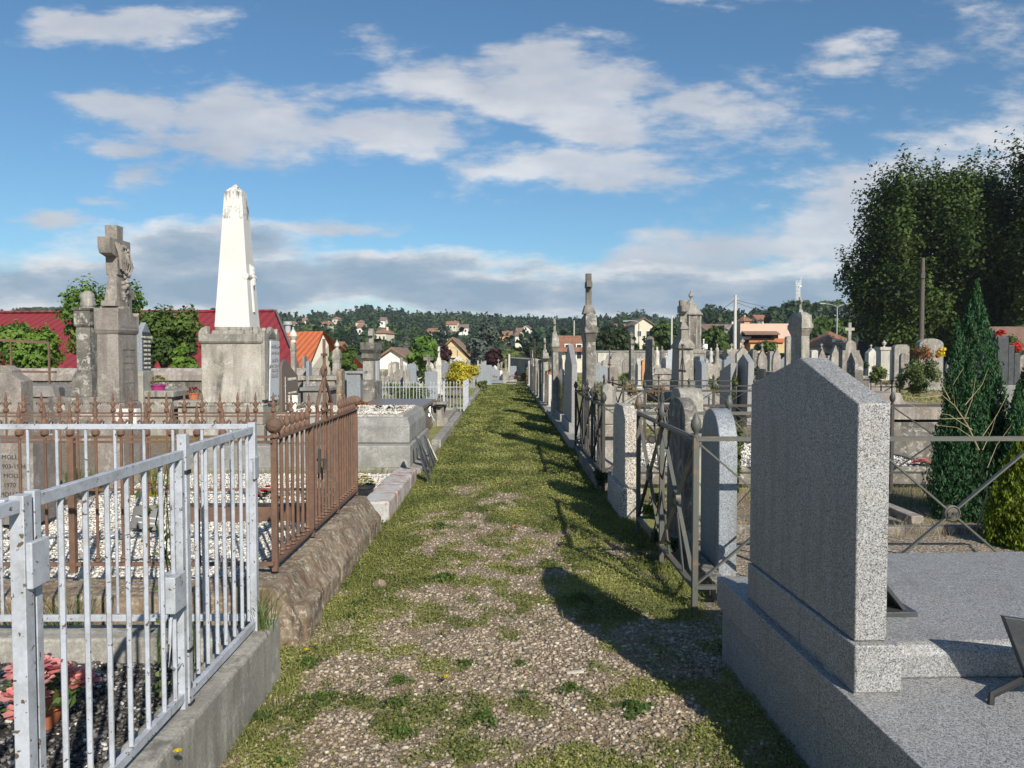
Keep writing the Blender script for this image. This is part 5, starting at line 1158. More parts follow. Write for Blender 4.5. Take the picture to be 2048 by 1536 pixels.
# front and back runs, towards the left
def runleft(y, ztop, n, dx, x0, big):
    MB().box(-3.6, 0, y-.006, y+.006, ztop-.008, ztop+.008).build('rail', 'rust', f, bevel=.001); MB().box(-3.6, 0, y-.006, y+.006, ztop-.035, ztop-.022).build('rail', 'rust', f)
    MB().box(-3.6, 0, y-.012, y+.012, RZ0-.01, RZ0+.01).build('rail', 'rust', f, bevel=.001)
    b_ = MB().tube([(0, 0, RZ0), (0, 0, ztop)], .0085, 7).lathe([(.010, 0), (.016, .008), (.010, .02), (.018, .03), (.010, .042)], cz=RZ0+.01, n=8).build('bar', 'rust', f, loc=(x0, y, 0)); sp = spear(b_, ztop+.004, big)
    for i in range(1, n): share(sp, share(b_, f, (x0-dx*i, y, 0)))
    return b_
runleft(-.03, 1.125, 20, .145, -.14, 1.0); runleft(LY, 1.075, 22, .158, -.10, 1.0)
rpost(-1.15, -.03, .034, 1.12); rpost(-2.3, -.03, .034, 1.12); rpost(-2.0, LY, .028, 1.07)
bd = thing('gravel_bed', 'white gravel bed inside the rusty fence', 'grave', (-3.1, 5.7, 0)); MB().box(-1.7, 1.6, -1.2, 1.2, -.05, .235).build('gravel_fill', 'white_gravel', bd, smooth=False)
tb = thing('planter_trough', 'long rust coloured trough with wilted flowers in the gravel bed', 'planter', (-2.15, 6.35, .235)); MB().box(-.55, .62, -.09, .09, 0, .13).build('trough', 'rust', tb, bevel=.006, smooth=False)
MB().box(-.53, .60, -.07, .07, .131, .135).build('soil', 'dark_pebble', tb)
p = thing('memorial_plaque', 'black book shaped plaque with silver lines tilted in the white gravel', 'plaque', (gnd(290, 1068, .235).x, gnd(290, 1068, .235).y, .235), R(14))
q = MB().prism([(-.11, 0), (.11, 0), (.11, .15), (.04, .20), (-.11, .17)], 'y', -.012, .012).build('panel', 'black', p, bevel=.003); q.rotation_euler = (R(-24), R(10), 0); q.location = (0, 0, .03)
for dz, w_ in ((.045, .06), (.085, .085)): MB().box(-w_, w_, -.0165, -.013, dz, dz+.012).build('silver_line', 'galv', q)
MB().bar((0, .02, .02), (0, .10, .0), .05, .012).build('strut', 'black', p)
gs = thing('white_stone_kerb', 'pale kerb blocks with rusty paint stains ending the rusty enclosure', 'kerb', (-1.23, 7.35, 0))
for i, (a, b_) in enumerate(((0, .55), (.558, 1.10), (1.108, 1.66), (1.668, 2.3))): MB().box(-.15, .12, a, b_, -.08, .20-.006*i).build('kerb_block', 'cordon', gs, bevel=.02, rough=(3, .02, .15))
pb = thing('gravel_bed', 'cream gravel strip behind the stained kerb blocks', 'grave', (-2.8, 8.6, 0)); MB().box(-1.6, 1.4, -1.4, 1.2, -.05, .09).build('gravel_fill', 'white_gravel', pb, smooth=False)

# ------------------------------------------------------------------ left stones with the repeated family name
def textstone(label, x, y, w, h, t_, z0, mat, lines, size, colr, rz=0, style='flat', lh=1.5, name='inscribed_stone', plinth=.0, al='CENTER', ox=0.0, top=.08, cat='headstone'):
    s = thing(name, label, cat, (x, y, z0), rz); MB().prism(profile(style, w, h), 'y', -t_/2, t_/2).build('slab', mat, s, bevel=.008)
    z = h-top-size
    for ln in lines:
        if ln: text(ln, size, colr, s, (ox, -t_/2-.0012, z), (R(90), 0, 0), align=al)
        z -= size*lh
    return s
textstone('pinkish grey stone block inscribed with family names behind the white rail', gx(0, 6.0)-.12, 6.15, .70, .64, .30, .28, 'taupe', ['LEONIE MOLLE', 'GIRARD 1903-1984', 'MARCEL MOLLE', '1902 - 1970', 'BENE MOLLE', 'ESPERAT 1901-1996', 'JEAN MOLLE'], .048, 'ink', 0, 'flat', 1.5, ox=.10)
textstone('tall pinkish headstone with rounded shoulders and worn names, cut by the left edge', gx(0, 8.2)-.16, 8.4, .62, 1.4, .22, 0, 'taupe', ['C. CHAMELL', '1897', '', 'E. MOLLE', '1901-1957', '', 'ODILE', 'RICHARD'], .062, 'greylet', 0, 'clip', 1.45, top=.12)
textstone('pale pointed headstone edge at the far left behind the pinkish stones', gx(-4, 10)-.1, 10.2, .4, 1.45, .2, 0, 'lime', [], .05, 'ink', 0, 'clip')
iron_cross('short black knobbed iron post beside the pinkish headstone', gx(31, 8.6), 8.6, 1.1, 'iron', .4)
# frame of thin rusty posts by the left wall
t = thing('iron_grave_frame', 'tall dark rusty iron frame standing before the left wall', 'frame', (gx(20, 18), 18, 0)); zc = lambda p: zz(p, 18)
xa, xb = gx(22, 18)-gx(20, 18), gx(98, 18)-gx(20, 18)
MB().bar((xa, 0, 0), (xa, 0, zc(680)), .035, .035).bar((xb, 0, 0), (xb, 0, zc(685)), .035, .035).build('uprights', 'rust', t)
MB().bar((xa-.6, 0, zc(678)), (xb+.02, 0, zc(686)), .04, .06).build('top_rail', 'rust', t); MB().bar((xa-.6, 0, zc(742)), (xb+.15, 0, zc(744)), .06, .05).build('mid_rail', 'rust', t)
chest('low grey sarcophagus with sloping lid edges at the left before the wall', -40, 108, 772, 16, 1.5, 'taupe_dark', .22, taper_=.14)
p = thing('memorial_plaque', 'small grey book shaped plaque leaning on the left sarcophagus', 'plaque', (gx(122, 15.8), 15.8, zz(800, 15.8))); MB().box(-.05, .05, -.015, .015, 0, .26).build('panel', 'slate', p, bevel=.005)
MB().box(-.03, .03, -.02, .10, -.10, -.001).build('foot', 'slate', p)
# draped urn pillar
cx, cy, tt, L = slot(162, 186, 193, 14.5)
t = thing('pillar_monument', 'grey pillar topped by a draped urn, left of the broken cross monument', 'monument', (cx, cy, 0)); zc = lambda p: zz(p, 14.5)
MB().box(-.50, .50, -.5, .6, -.05, zc(792)).build('step', 'lime_dark', t, bevel=.015); MB().fr(.20, .30, zc(792), .18, .26, zc(755)).fr(.18, .26, zc(755), .13, .2, zc(742)).build('pedestal', 'lime_dark', t, bevel=.01)
MB().fr(.125, .19, zc(742), .125, .19, zc(655)).build('shaft', 'lime_dark', t, bevel=.008)
MB().fr(.13, .2, zc(655), .155, .23, zc(650)).fr(.15, .22, zc(650), .145, .215, zc(622)).fr(.16, .23, zc(622), .18, .25, zc(617)).build('cornice', 'lime_dark', t, bevel=.006); topper('veil', t, zc(617), .33, 'concrete')
# broken cross monument
cx, cy, tt, L = slot(190, 237, 278, 9.7); d = 9.7; zc = lambda p: zz(p, 9.7); a = tt/2; b_ = L/2
t = thing('broken_cross_monument', 'tall taupe monument crowned by a stone cross with carved drapery, left of the obelisk', 'monument', (cx, cy, 0))
MB().fr(a*1.12, b_*1.12, -.05, a*1.10, b_*1.10, zc(812)).fr(a*1.10, b_*1.10, zc(812), a*.98, b_*.98, zc(806)).build('pedestal', 'taupe', t, bevel=.01)
MB().fr(a*.95, b_*.95, zc(806), a*.90, b_*.92, zc(668)).build('shaft', 'taupe', t, bevel=.008)
MB().fr(a*.93, b_*.94, zc(668), a*1.02, b_*1.0, zc(663)).box(-a*1.02, a*1.02, -b_*1.0, b_*1.0, zc(663)+.001, zc(661)).build('moulding', 'taupe', t, bevel=.005)
MB().prism([(-b_*1.02, zc(661)), (b_*1.02, zc(661)), (b_*1.02, zc(622)), (b_*.85, zc(629)), (b_*.55, zc(630)), (b_*.30, zc(620)), (b_*.28, zc(612)), (-b_*.5, zc(612)), (-b_*.5, zc(616)), (-b_*1.02, zc(616))], 'x', -a*1.04, a*1.04).build('head_block', 'taupe', t, bevel=.008)
text('FAMILLE HILAIRE', .062, 'greylet', t, (a*1.04+.001, 0, zc(655)), (R(90), 0, R(90)))
for i, (s_, w_) in enumerate((('ALBERT HILAIRE', 0), ('1858 - 1921', 0), ('MARIE LOUISE', 0), ('1866 - 1930', 0), ('', 0), ('LOUIS HILAIRE', 0), ('1897 - 1958', 0), ('', 0), ('ROSE', 0), ('1901 - 1979', 0))):
    if s_: text(s_, .045, 'greylet', t, (a*.93+.002, .02, zc(700)-.085*i), (R(90), 0, R(90)))
zb_ = zc(612)
MB().box(-a*.62, a*.62, -.22, .12, zb_, zb_+.07).fr(a*.55, .16, zb_+.07, a*.42, .12, zb_+.28).fr(a*.42, .12, zb_+.28, a*.32, .10, zb_+.42).build('cross_base', 'taupe', t, bevel=.008)
MB().prism([(y-.02, z+zb_+.40) for y, z in [(-.075, 0), (.075, 0), (.085, .26), (.25, .26), (.27, .32), (.27, .45), (.08, .45), (.09, .62), (-.09, .62), (-.08, .45), (-.27, .45), (-.27, .32), (-.23, .25), (-.085, .22)]], 'x', -.08, .07).build('cross', 'taupe', t, bevel=.008)
m = MB()
for i in range(6):
    q = i/5; m.tube([(.085, -.16+.06*i, zb_+.80-.01*i), (.115, -.13+.06*i, zb_+.66-.03*i), (.10, -.07+.04*i, zb_+.48-.02*i)], [.02, .028, .015], 6)
for i in range(16): m.ball((.085+random.uniform(-.015, .02), .07+random.uniform(-.05, .05), zb_+.08+.028*i), random.uniform(.022, .038), 8, 6)
for i in range(10): m.ball((.10, .10*math.cos(i*.63), zb_+.66+.10*math.sin(i*.63)), .030, 8, 6)
m.build('carved_drapery', 'taupe', t, rough=(1, .025, .05))
MB().prism([(y, z) for y, z in cross_poly(.24, .34, .10)], 'x', -.05, .05).build('rear_cross', 'taupe', t, loc=(0, b_*.95, zc(622)), bevel=.005)
p = thing('marble_book', 'white marble block with lettering leaning at the foot of the broken cross monument', 'plaque', (gx(258, 9.0), 9.0, zz(848, 9.0)), R(-4))
MB().box(-.15, .10, -.05, .05, 0, .18).build('block', 'marble', p, bevel=.006); text('ALBERT CLOUTIER', .026, 'ink', p, (-.02, -.052, .11), (R(90), 0, 0)); text('MACON 1990', .028, 'ink', p, (-.02, -.052, .05), (R(90), 0, 0))
MB().box(-.14, .09, -.3, .04, -.75, -.002).build('base', 'taupe', p)
# slate inscribed stele
cx, cy, tt, L = slot(273, 284, 302, 15.2); t = thing('headstone', 'grey stele with a dark inscribed slate panel between the broken cross and the obelisk', 'headstone', (cx, cy, 0)); H = zz(644, 15.2)
MB().box(-tt/2-.03, tt/2+.03, -L/2-.05, L/2+.05, -.05, zz(742, 15.2)).build('plinth', 'concrete', t, bevel=.01); MB().prism([(p_, q_+zz(742, 15.2)) for p_, q_ in profile('steep', L, H-zz(742, 15.2))], 'x', -tt/2, tt/2).build('slab', 'blue_granite', t, bevel=.006)
MB().box(tt/2+.001, tt/2+.012, -L*.42, L*.42, zz(738, 15.2), zz(664, 15.2)).build('panel', 'slate', t)
for i in range(9): text(['FAMILLE CROZIER', 'JULES 1900', 'ANNA 1912', 'PAUL 1931', 'EMILE 1938', 'JEAN 1944', 'MARIE 1957', 'RENE 1969', 'LUCIE 1988'][i], .06, 'gold', t, (tt/2+.0135, 0, zz(666, 15.2)-.10-.085*i), (R(90), 0, R(90)))

# ------------------------------------------------------------------ obelisk on its tomb
zc = lambda p: zz(p, 10.6); d = 10.6
T1 = thing('family_tomb', 'long two stepped grey cement tomb in front of the obelisk', 'tomb', (0, 0, 0))
MB().box(gx(372, 10.3), -1.27, 10.3, 12.8, -.05, .385).build('lower_step', 'concrete_grey', T1, bevel=.015, rough=(3, .012, .2))
MB().box(gx(372, 10.3)+.1, -1.12, 10.22, 12.9, -.05, .10).build('footing', 'concrete', T1, bevel=.02, rough=(3, .02, .2))
MB().fr(.97, 1.08, .39, .97, 1.08, .62, -2.28, 11.65).fr(.97, 1.08, .62, .93, 1.02, .735, -2.28, 11.65).build('upper_box', 'concrete_grey', T1, bevel=.015, rough=(3, .012, .2))
MB().box(-3.16, -1.42, 10.75, 12.6, .736, .765).build('pebble_top', 'white_gravel', T1)
xl, xr_ = gx(398, d), gx(523, d); a = (xr_-xl)/2; dep = d*(1012-523)/(1012-553)-d; b_ = dep/2
t = thing('obelisk_monument', 'white marble obelisk on a stained stone pedestal, tallest on the left', 'monument', ((xl+xr_)/2, d+b_+.02, 0))
MB().box(-a*1.04, a*1.04, -b_*1.04, b_*1.04, .388, zc(850)).build('step', 'concrete', t, bevel=.01)
MB().box(-a*1.0, a*1.0, -b_*1.0, b_*1.0, zc(850)+.002, zc(812)).fr(a*1.03, b_*1.03, zc(812), a*.99, b_*.99, zc(806)).build('plinth', 'concrete', t, bevel=.01)
MB().fr(a*.97, b_*.97, zc(806), a*.96, b_*.96, zc(688)).build('die', 'pedestal_stone' if 'pedestal_stone' in M else 'concrete', t, bevel=.008)
m = MB().fr(a*.97, b_*.97, zc(688), a*1.04, b_*1.04, zc(684)).box(-a*1.03, a*1.03, -b_*1.03, b_*1.03, zc(684)+.001, zc(668)); m.build('cornice', 'concrete', t, bevel=.008)
zt = zc(668)
for sx_ in (-1, 1):
    for sy_ in (-1, 1):
        MB().prism([(0, 0), (.12, 0)]+[(.12*math.cos(R(q)), .105*math.sin(R(q))) for q in range(15, 91, 15)], 'y', -.05, .05).build('corner_ear', 'concrete', t, loc=(sx_*(a*1.02)-(.12 if sx_ > 0 else -.12)*1.0, sy_*(b_*1.03-.05), zt)).scale = (sx_, 1, 1)
MB().fr(a*.70, b_*.76, zt, a*.66, b_*.72, zc(660)).fr(a*.60, b_*.66, zc(660)+.001, a*.60, b_*.66, zc(653)).build('obelisk_foot', 'concrete', t, bevel=.006)
z0 = zc(653); ow0 = 1*(512-441)*d/F/2; ow1 = (487-452)*d/F/2; z1 = zc(376); z2 = zc(358)
zm_ = z0+(z1-z0)*.80; om = ow0+(ow1-ow0)*.80; MB().fr(ow0, ow0*.92, z0, om, om*.95, zm_).build('obelisk_shaft', 'marble', t, loc=(-.02, 0, 0)); MB().fr(om, om*.95, zm_+.0005, ow1, ow1*.95, z1).build('obelisk_shaft', 'marble_black', t, loc=(-.02, 0, 0)); MB().fr(ow1, ow1*.95, z1+.001, .008, .008, z2).build('obelisk_tip', 'marble_black', t, loc=(-.02, 0, 0), bevel=.003)
M_ = MB().prism([(.0, 0), (.0, 0)], 'x', 0, 0) if False else None
c_ = thing  # marble trunk-like cross fixed on the path side
m = MB().tube([(0, 0, 0), (0, 0, .66)], [.045, .038], 10).tube([(0, -.19, .49), (0, .19, .49)], .045, 10)
for i in range(5): m.ball((.02, random.uniform(-.04, .04), .40+.05*i), .05, 8, 6)
o_ = m.build('marble_cross', 'marble', t, loc=(ow0*.78, 0, zc(622))); o_.rotation_euler = (0, R(-3.5), 0)
# pointed niche and inscribed plaque on the +x face
MB().prism([(-b_*.98, zc(800)), (b_*.98, zc(800)), (b_*.98, zc(668)), (b_*.80, zc(655)), (b_*.62, zc(668)), (0, zc(652)), (-b_*.62, zc(668)), (-b_*.8, zc(655)), (-b_*.98, zc(668))], 'x', a*.965, a*.965+.05).build('niche_front', 'concrete', t, bevel=.004)
q = MB().box(0, .02, -b_*.60, b_*.60, 0, zc(678)-zc(800)).build('marble_plaque', 'plaque', t, loc=(a*.965+.055, 0, zc(803)), bevel=.003); q.rotation_euler = (0, R(1.5), 0)
Hq = zc(678)-zc(800); y = 0
for s_, zf in (('FAMILLE', .875), ('JEAN MOULIN', .775), ('SALMON', .64), ('BLANC, PERDUCET', .555), ('PARAYRE', .47), ('DELEUZE', .385), ('LE PAYRAC', .06)):
    sz = .078 if len(s_) < 9 else .058; text(s_, sz if zf > .1 else .04, 'greylet', q, (.0215, 0, zf*Hq), (R(90), 0, R(90)))
for yy_, zf in ((-.5, .9), (.5, .9), (-.5, .06), (.5, .06)): MB().ball((.022, yy_*b_, zf*Hq), .012, 8, 6).build('bolt', 'iron', q)
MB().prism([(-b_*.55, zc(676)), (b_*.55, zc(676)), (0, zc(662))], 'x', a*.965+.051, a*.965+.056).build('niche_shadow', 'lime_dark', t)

# white vase and flowers standing on the tomb
v_ = thing('white_vase', 'white ceramic vase on the grey tomb in front of the brown headstone', 'vase', (gx(585, 11.2), 11.2, .77), 0)
MB().lathe([(.055, 0), (.06, .015), (.045, .03), (.05, .06), (.068, .12), (.072, .19), (.066, .21), (.075, .22), (.075, .235), (.06, .235), (.055, .2)], n=20).build('body', 'white', v_)
# brown polished headstone
row('brown polished headstone with a wave shaped top and white lettering beside the obelisk', 560, 563, 595, 719, 13.6, 'wave', 'brown', plinth=0)
bh = [o for o in bpy.data.objects if o.get('label', '').startswith('brown polished headstone')][0]
text('FAMILLE BARRAL', .075, 'gold', bh, (.03, .12, 1.12), (R(90), 0, R(90))); 
for i, s_ in enumerate(('MARGUERITE 1910 1990', 'AUGUSTE 1908 1983', 'JEAN-LOUIS 1934 2010')): text(s_, .05, 'gold', bh, (.03, .12, .88-.09*i), (R(90), 0, R(90)))
MB().box(.026, .032, -.33, -.322, .62, 1.2).box(.026, .032, -.375, -.275, 1.03, 1.04).build('engraved_cross', 'gold', bh)

# ------------------------------------------------------------------ left middle distance
row('slim grey pillar with a small statue on top in front of the orange roof', 581, 590, 594, 652, 21, 'pillar', 'lime', name='pillar_monument', cat='monument', top=('flame', .42), cap=.35, base=.5, flare=1.1)
row('pair of grey steles: the taller left one beside the orange shed', 605, 609, 616, 712, 23, 'clip', 'concrete')
row('shorter grey stele right of the taller one by the orange shed', 612, 618, 624, 722, 22, 'clip', 'blue_granite')
row('square pillar with a white flame finial left of the dark cross pillar', 663, 678, 682, 678, 25, 'pillar', 'lime', name='pillar_monument', cat='monument', top=('flame', .32), cap=.45, base=.75, flare=1.12)
row('rust stained rounded stele behind the iron gate cross', 671, 682, 688, 738, 16.5, 'arch', 'rough', plinth=.1)
row('plain grey cement slab squeezed between the stained stele and the box headstone', 687, 696, 700, 744, 17.5, 'flat', 'concrete_grey')
x0, y0, w_ = front(709, 27, 17); t = thing('box_headstone', 'pale blue granite box shaped memorial with an overhanging flat cap', 'headstone', (x0, y0, 0)); h = zz(747, 17)
MB().box(-w_/2, w_/2, -.14, .14, -.05, h).build('slab', 'blue_granite', t, bevel=.006); MB().box(-w_/2-.04, w_/2+.10, -.18, .18, h+.002, h+.055).build('cap', 'granite_top', t, bevel=.006)
cx, cy, tt, L = slot(725, 746, 760, 19); zc = lambda p: zz(p, 19); a = tt/2; b_ = L/2
t = thing('pillar_monument', 'massive dark pillar with wide cap and small cross, left of the picket fence', 'monument', (cx, cy, 0))
MB().fr(a*1.35, b_*1.2, -.05, a*1.3, b_*1.15, zc(765)).fr(a*1.3, b_*1.15, zc(765), a, b_, zc(760)).build('pedestal', 'lime_dark', t, bevel=.01)
MB().fr(a, b_, zc(760), a*.97, b_*.97, zc(722)).build('shaft', 'concrete', t, bevel=.01); MB().fr(a*.98, b_*.98, zc(722)+.001, a*1.15, b_*1.1, zc(716)).box(-a*1.15, a*1.15, -b_*1.1, b_*1.1, zc(716), zc(707)).fr(a*1.1, b_*1.05, zc(707), a*1.32, b_*1.2, zc(700)).box(-a*1.33, a*1.33, -b_*1.22, b_*1.22, zc(700)+.001, zc(685)).build('cornice', 'lime_dark', t, bevel=.01)
MB().prism([(p_, q_+zc(685)) for p_, q_ in cross_poly(.32, zc(656)-zc(685), .12)], 'x', -.06, .06).build('cross', 'lime', t, bevel=.006)
for q in (-.3, .2): MB().box(a+.001, a+.02, b_*q, b_*(q+.35), zc(765), zc(722)).build('marble_strip', 'plaque', t)
chest('light stone ledger tomb under the shed, left of the stained stele', 600, 672, 752, 22, 1.6, 'lime', .12); chest('row of low grey grave blocks behind the white vase', 598, 660, 775, 17.5, 1.0, 'concrete_grey', .08)
chest('dark slate ledger grave beyond the pebble topped tomb', 705, 846, 812, 14.6, 2.4, 'brown', .07, taper_=.02)
kerb('concrete kerb along the left edge of the path beyond the grey tomb, nearer part', -1.18, .16, 13.1, 19.6, .16, 'concrete', n=5); kerb('concrete kerb along the left edge of the path past the picket fence', -1.16, .15, 23.5, 38, .14, 'concrete', n=8)
bed('gravel grave with reddish earth between the slate ledger and the picket fence', -4.2, -1.3, 17.4, 20.9, .10, 'tan_gravel', 'concrete', kh=.16)
# leaning slate slabs
for i, (px0, py0, px1, py1, w_, th2, mt) in enumerate([(832, 872, 857, 965, .20, .022, 'slate'), (838, 876, 862, 948, .17, .02, 'slate'), (848, 868, 868, 940, .18, .018, 'slate'), (852, 872, 871, 928, .16, .016, 'slate'), (855, 876, 874, 922, .02, .02, 'lime_light')]):
    foot = gnd(px1, py1, 0); d_ = foot.y+.12*i*0; top = at(px0, py0, foot.y+.15)
    s_ = thing('leaning_slab', ['broken slate slab leaning on the grey tomb, nearest the viewer', 'cracked slate slab, second in the leaning stack', 'pale edged slab in the middle of the leaning stack', 'small jagged slate, fourth in the leaning stack', 'thin white batten leaning last in the slab stack'][i], 'slab' if i < 4 else 'batten', foot, 0, 'slabs leaning on the grey tomb' if i < 4 else None)
    v_ = top-Vector(foot); w2_ = w_/2
    MB().add([(0, -w2_, 0), (0, w2_*.8, 0), (v_.x*.5, w2_*1.1, v_.z*.5), (v_.x, w2_*.7, v_.z), (v_.x*.95, -w2_*.4, v_.z*1.02), (v_.x*.6, -w2_*.8, v_.z*.6)]+[(p_[0]+th2, p_[1], p_[2]) for p_ in [(0, -w2_, 0), (0, w2_*.8, 0), (v_.x*.5, w2_*1.1, v_.z*.5), (v_.x, w2_*.7, v_.z), (v_.x*.95, -w2_*.4, v_.z*1.02), (v_.x*.6, -w2_*.8, v_.z*.6)]],
             [(0, 1, 2, 3, 4, 5), (11, 10, 9, 8, 7, 6)]+[(q, (q+1) % 6, 6+(q+1) % 6, 6+q) for q in range(6)]).build('slab', mt, s_, bevel=.003, rough=(2, .02, .1) if i < 4 else None)
# white picket fence
f = thing('picket_fence', 'pale blue white iron picket fence round a weedy plot left of the path', 'fence', (-1.16, 21.5, 0)); ht = .84
XL = gx(744, 21.5)+1.16
for z in (.10, ht-.16): MB().box(XL, 0, -.008, .008, z, z+.02).build('rail', 'white_paint', f); MB().box(-.008, .008, .04, 2.2, z, z+.02).build('rail', 'white_paint', f)
pk = MB().tube([(0, 0, .02), (0, 0, ht-.06)], .011, 6).lathe([(.016, 0), (.022, .02), (.003, .07)], cz=ht-.06, n=6).build('picket', 'white_paint', f, loc=(XL, 0, 0))
nP = 27
for i in range(1, nP): share(pk, f, (XL-XL*i/nP, 0, 0), (0, R(random.uniform(-1.5, 1.5)), 0))
for i in range(1, 12): share(pk, f, (0, .19*i, 0), (R(random.uniform(-1.5, 1.5)), 0, 0))
for x, y in ((0, 0), (XL, -.001), (-.55, 0), (0, 2.2)): MB().box(x-.025, x+.025, y-.025, y+.025, -.05, ht+.02).build('post', 'white_paint', f, bevel=.003)
# stones behind it
for a_ in [
 ('short grey stele in front of the white gabled house', 783, 8, 722, 36, 'gothic', 'lime', dict(top=('cross', .4))),
 ('small stone cross left of the gothic stele by the white house', 765, 6, 736, 38, 'flat', 'lime', dict(top=('cross', .45))),
 ('slender tapering grey obelisk before the white gabled house', 803, 6, 714, 34, 'steep', 'concrete', {}),
 ('wide round shouldered grey headstone behind the picket fence', 823, 20, 727, 33, 'arch', 'blue_granite', {}),
 ('narrow rounded stele left of the wide shouldered one', 814, 8, 738, 31, 'round', 'concrete', {}),
 ('dark grey marble stele with a white cross behind the pickets', 862, 24, 743, 28, 'flat', 'blue_granite', {}),
 ('small rounded grey stele at the left end behind the pickets', 774, 10, 752, 30, 'round', 'concrete', {}),
 ('white low slab beside the shouldered headstone', 840, 9, 750, 30, 'flat', 'lime_light', {})]:
    lb, px, w_, yt, Y, st_, mt, kw = a_; fld(lb, px, w_, yt, Y, st_, mt, .2, **kw)
t = fld('stone latin cross standing behind the dark grey marble stele', 857, 10, 732, 33, 'flat', 'lime_dark', .2); MB().prism([(p_, q_+zz(733, 33)-.02) for p_, q_ in cross_poly(.42, zz(708, 33)-zz(733, 33), .13)], 'x', -.06, .06).build('cross', 'lime_dark', t)
row('pale square pillar with a spiked cross left of the golden shrub', 872, 883, 885, 692, 31, 'pillar', 'lime_light', name='pillar_monument', cat='monument', top=('cross', .55), cap=.35, base=.4, flare=1.1)
# end of the path
x_, y_, w_ = front(976, 42, 43); t = thing('stepped_tombstone', 'wide grey stepped tombstone facing down the path', 'tombstone', (x_, y_, 0)); zc = lambda p: zz(p, 43); w2_ = w_/2
MB().prism([(-w2_*1.1, 0), (w2_*1.15, 0), (w2_*1.15, zc(741)), (w2_*.7, zc(738)), (-w2_*.1, zc(737)), (-w2_*.1, zc(731)), (-w2_*.5, zc(729)), (-w2_*1.1, zc(733))], 'y', -.15, .15).build('slab', 'blue_granite', t, bevel=.01)
MB().prism([(-w2_*.75, zc(731)), (-w2_*.3, zc(731)), (-w2_*.35, zc(722)), (-w2_*.5, zc(724)), (-w2_*.6, zc(721))], 'y', -.1, .1).build('broken_cross', 'concrete', t); MB().box(-w2_*1.0, -w2_*.9, -.08, .08, zc(733), zc(721)).build('stub', 'lime_light', t)
for lb, px, w_, yt, Y, st_, mt, kw in [
 ('white stepped stone wall of a tomb peeping over the golden shrub', 918, 42, 712, 47, 'gothic', 'lime_light', {}),
 ('small white marble plaque stele right of the wide stepped tombstone', 1001, 8, 741, 43, 'flat', 'marble', {}),
 ('grey round cornered headstone at the end of the path', 1012, 13, 741, 42.5, 'arch', 'concrete', {}),
 ('grey slab behind the leaning black stele at the path end', 1026, 14, 732, 44, 'flat', 'blue_granite', {}),
 ('tall thin white obelisk at the end of the path', 1018.5, 3.6, 707, 52, 'steep', 'lime_light', {}),
 ('first slim pillar left of the thin white obelisk', 997, 5, 717, 55, 'flat', 'taupe', dict(top=('cross', .4))),
 ('second slim pillar left of the thin white obelisk', 1003, 4, 724, 53, 'round', 'lime', {}), ('double headed pillar just left of the thin white obelisk', 1012, 5, 718, 54, 'round', 'lime_dark', {}),
 ('white house shaped niche far behind the stepped tombstone', 990, 10, 730, 56, 'steep', 'marble', {})]:
    fld(lb, px, w_, yt, Y, st_, mt, .25, plinth=0, **kw)
p = thing('memorial_plaque', 'leaning black stele at the end of the path', 'plaque', (gx(1030, 41.5), 41.5, .2)); q = MB().prism([(-.09, 0), (.09, 0), (.11, .55), (-.02, .4)], 'y', -.03, .03).build('panel', 'black', p); q.rotation_euler = (0, 0, 0)
chest('low grey slab tomb across the end of the path, left', 966, 1005, 762.5, 40, 1.6, 'blue_granite', .1); chest('pale low stone tomb across the end of the path, right', 1011, 1034, 760, 40, 1.6, 'lime', .1)
iron_cross('small black iron cross standing on the left end tomb', gx(977, 40.5), 40.5, .95, 'iron', .7)
# ------------------------------------------------------------------ ground cover of the path
m, nt, b = newmat('limestone_pebbles'); a_ = nnode(nt, 'ShaderNodeAttribute', attribute_name='tint').outputs['Fac']
c_ = RAMP(nt, a_, [(0, (.12, .09, .06)), (.35, (.27, .21, .145)), (.75, (.42, .35, .265)), (1, (.64, .575, .47))]); nt.links.new(c_, b.inputs['Base Color']); b.inputs['Roughness'].default_value = .9
M['pebble'] = m
def pebbles(name, pts, size, mat='pebble', tone=None, label=None, cat=None, sq=.62):
    n = len(pts); cube = np.array([(x, y, z) for x in (-1, 1) for y in (-1, 1) for z in (-1, 1)], float)*.5
    v = cube[None]*(1+rng.uniform(-.38, .38, (n, 8, 3))); s = size*np.stack([rng.uniform(.7, 1.5, n), rng.uniform(.6, 1.1, n), rng.uniform(.45, .8, n)*sq/.62], 1)
    v = v*s[:, None, :]; A = rng.uniform(0, 6.28, n); B = rng.normal(0, .35, n)
    ca, sa, cb_, sb_ = np.cos(A), np.sin(A), np.cos(B), np.sin(B)
    x = v[..., 0]; y = v[..., 1]; z = v[..., 2]; y2 = y*cb_[:, None]-z*sb_[:, None]; z2 = y*sb_[:, None]+z*cb_[:, None]
    x3 = x*ca[:, None]-y2*sa[:, None]; y3 = x*sa[:, None]+y2*ca[:, None]
    V = np.stack([x3, y3, z2], 2)+pts[:, None, :]
    fq = np.array([(0, 1, 3, 2), (4, 6, 7, 5), (0, 4, 5, 1), (2, 3, 7, 6), (0, 2, 6, 4), (1, 5, 7, 3)])
    Fc = (fq[None]+np.arange(n)[:, None, None]*8).reshape(-1, 4)
    tn = rng.uniform(0, 1, n) if tone is None else tone
    o = np_mesh(name, V.reshape(-1, 3), Fc, mat, attr=np.repeat(tn, 8), kind='stuff'); o['label'] = label; o['category'] = cat or 'gravel'; return o
def sample(n, x0, x1, y0, y1, f):
    xs_ = rng.uniform(x0, x1, n); ys_ = y0+(y1-y0)*rng.uniform(0, 1, n)
    c = np.array([cover(a, b_) for a, b_ in zip(xs_, ys_)]); k = rng.uniform(0, 1, n) < f(c)
    return xs_[k], ys_[k], c[k]
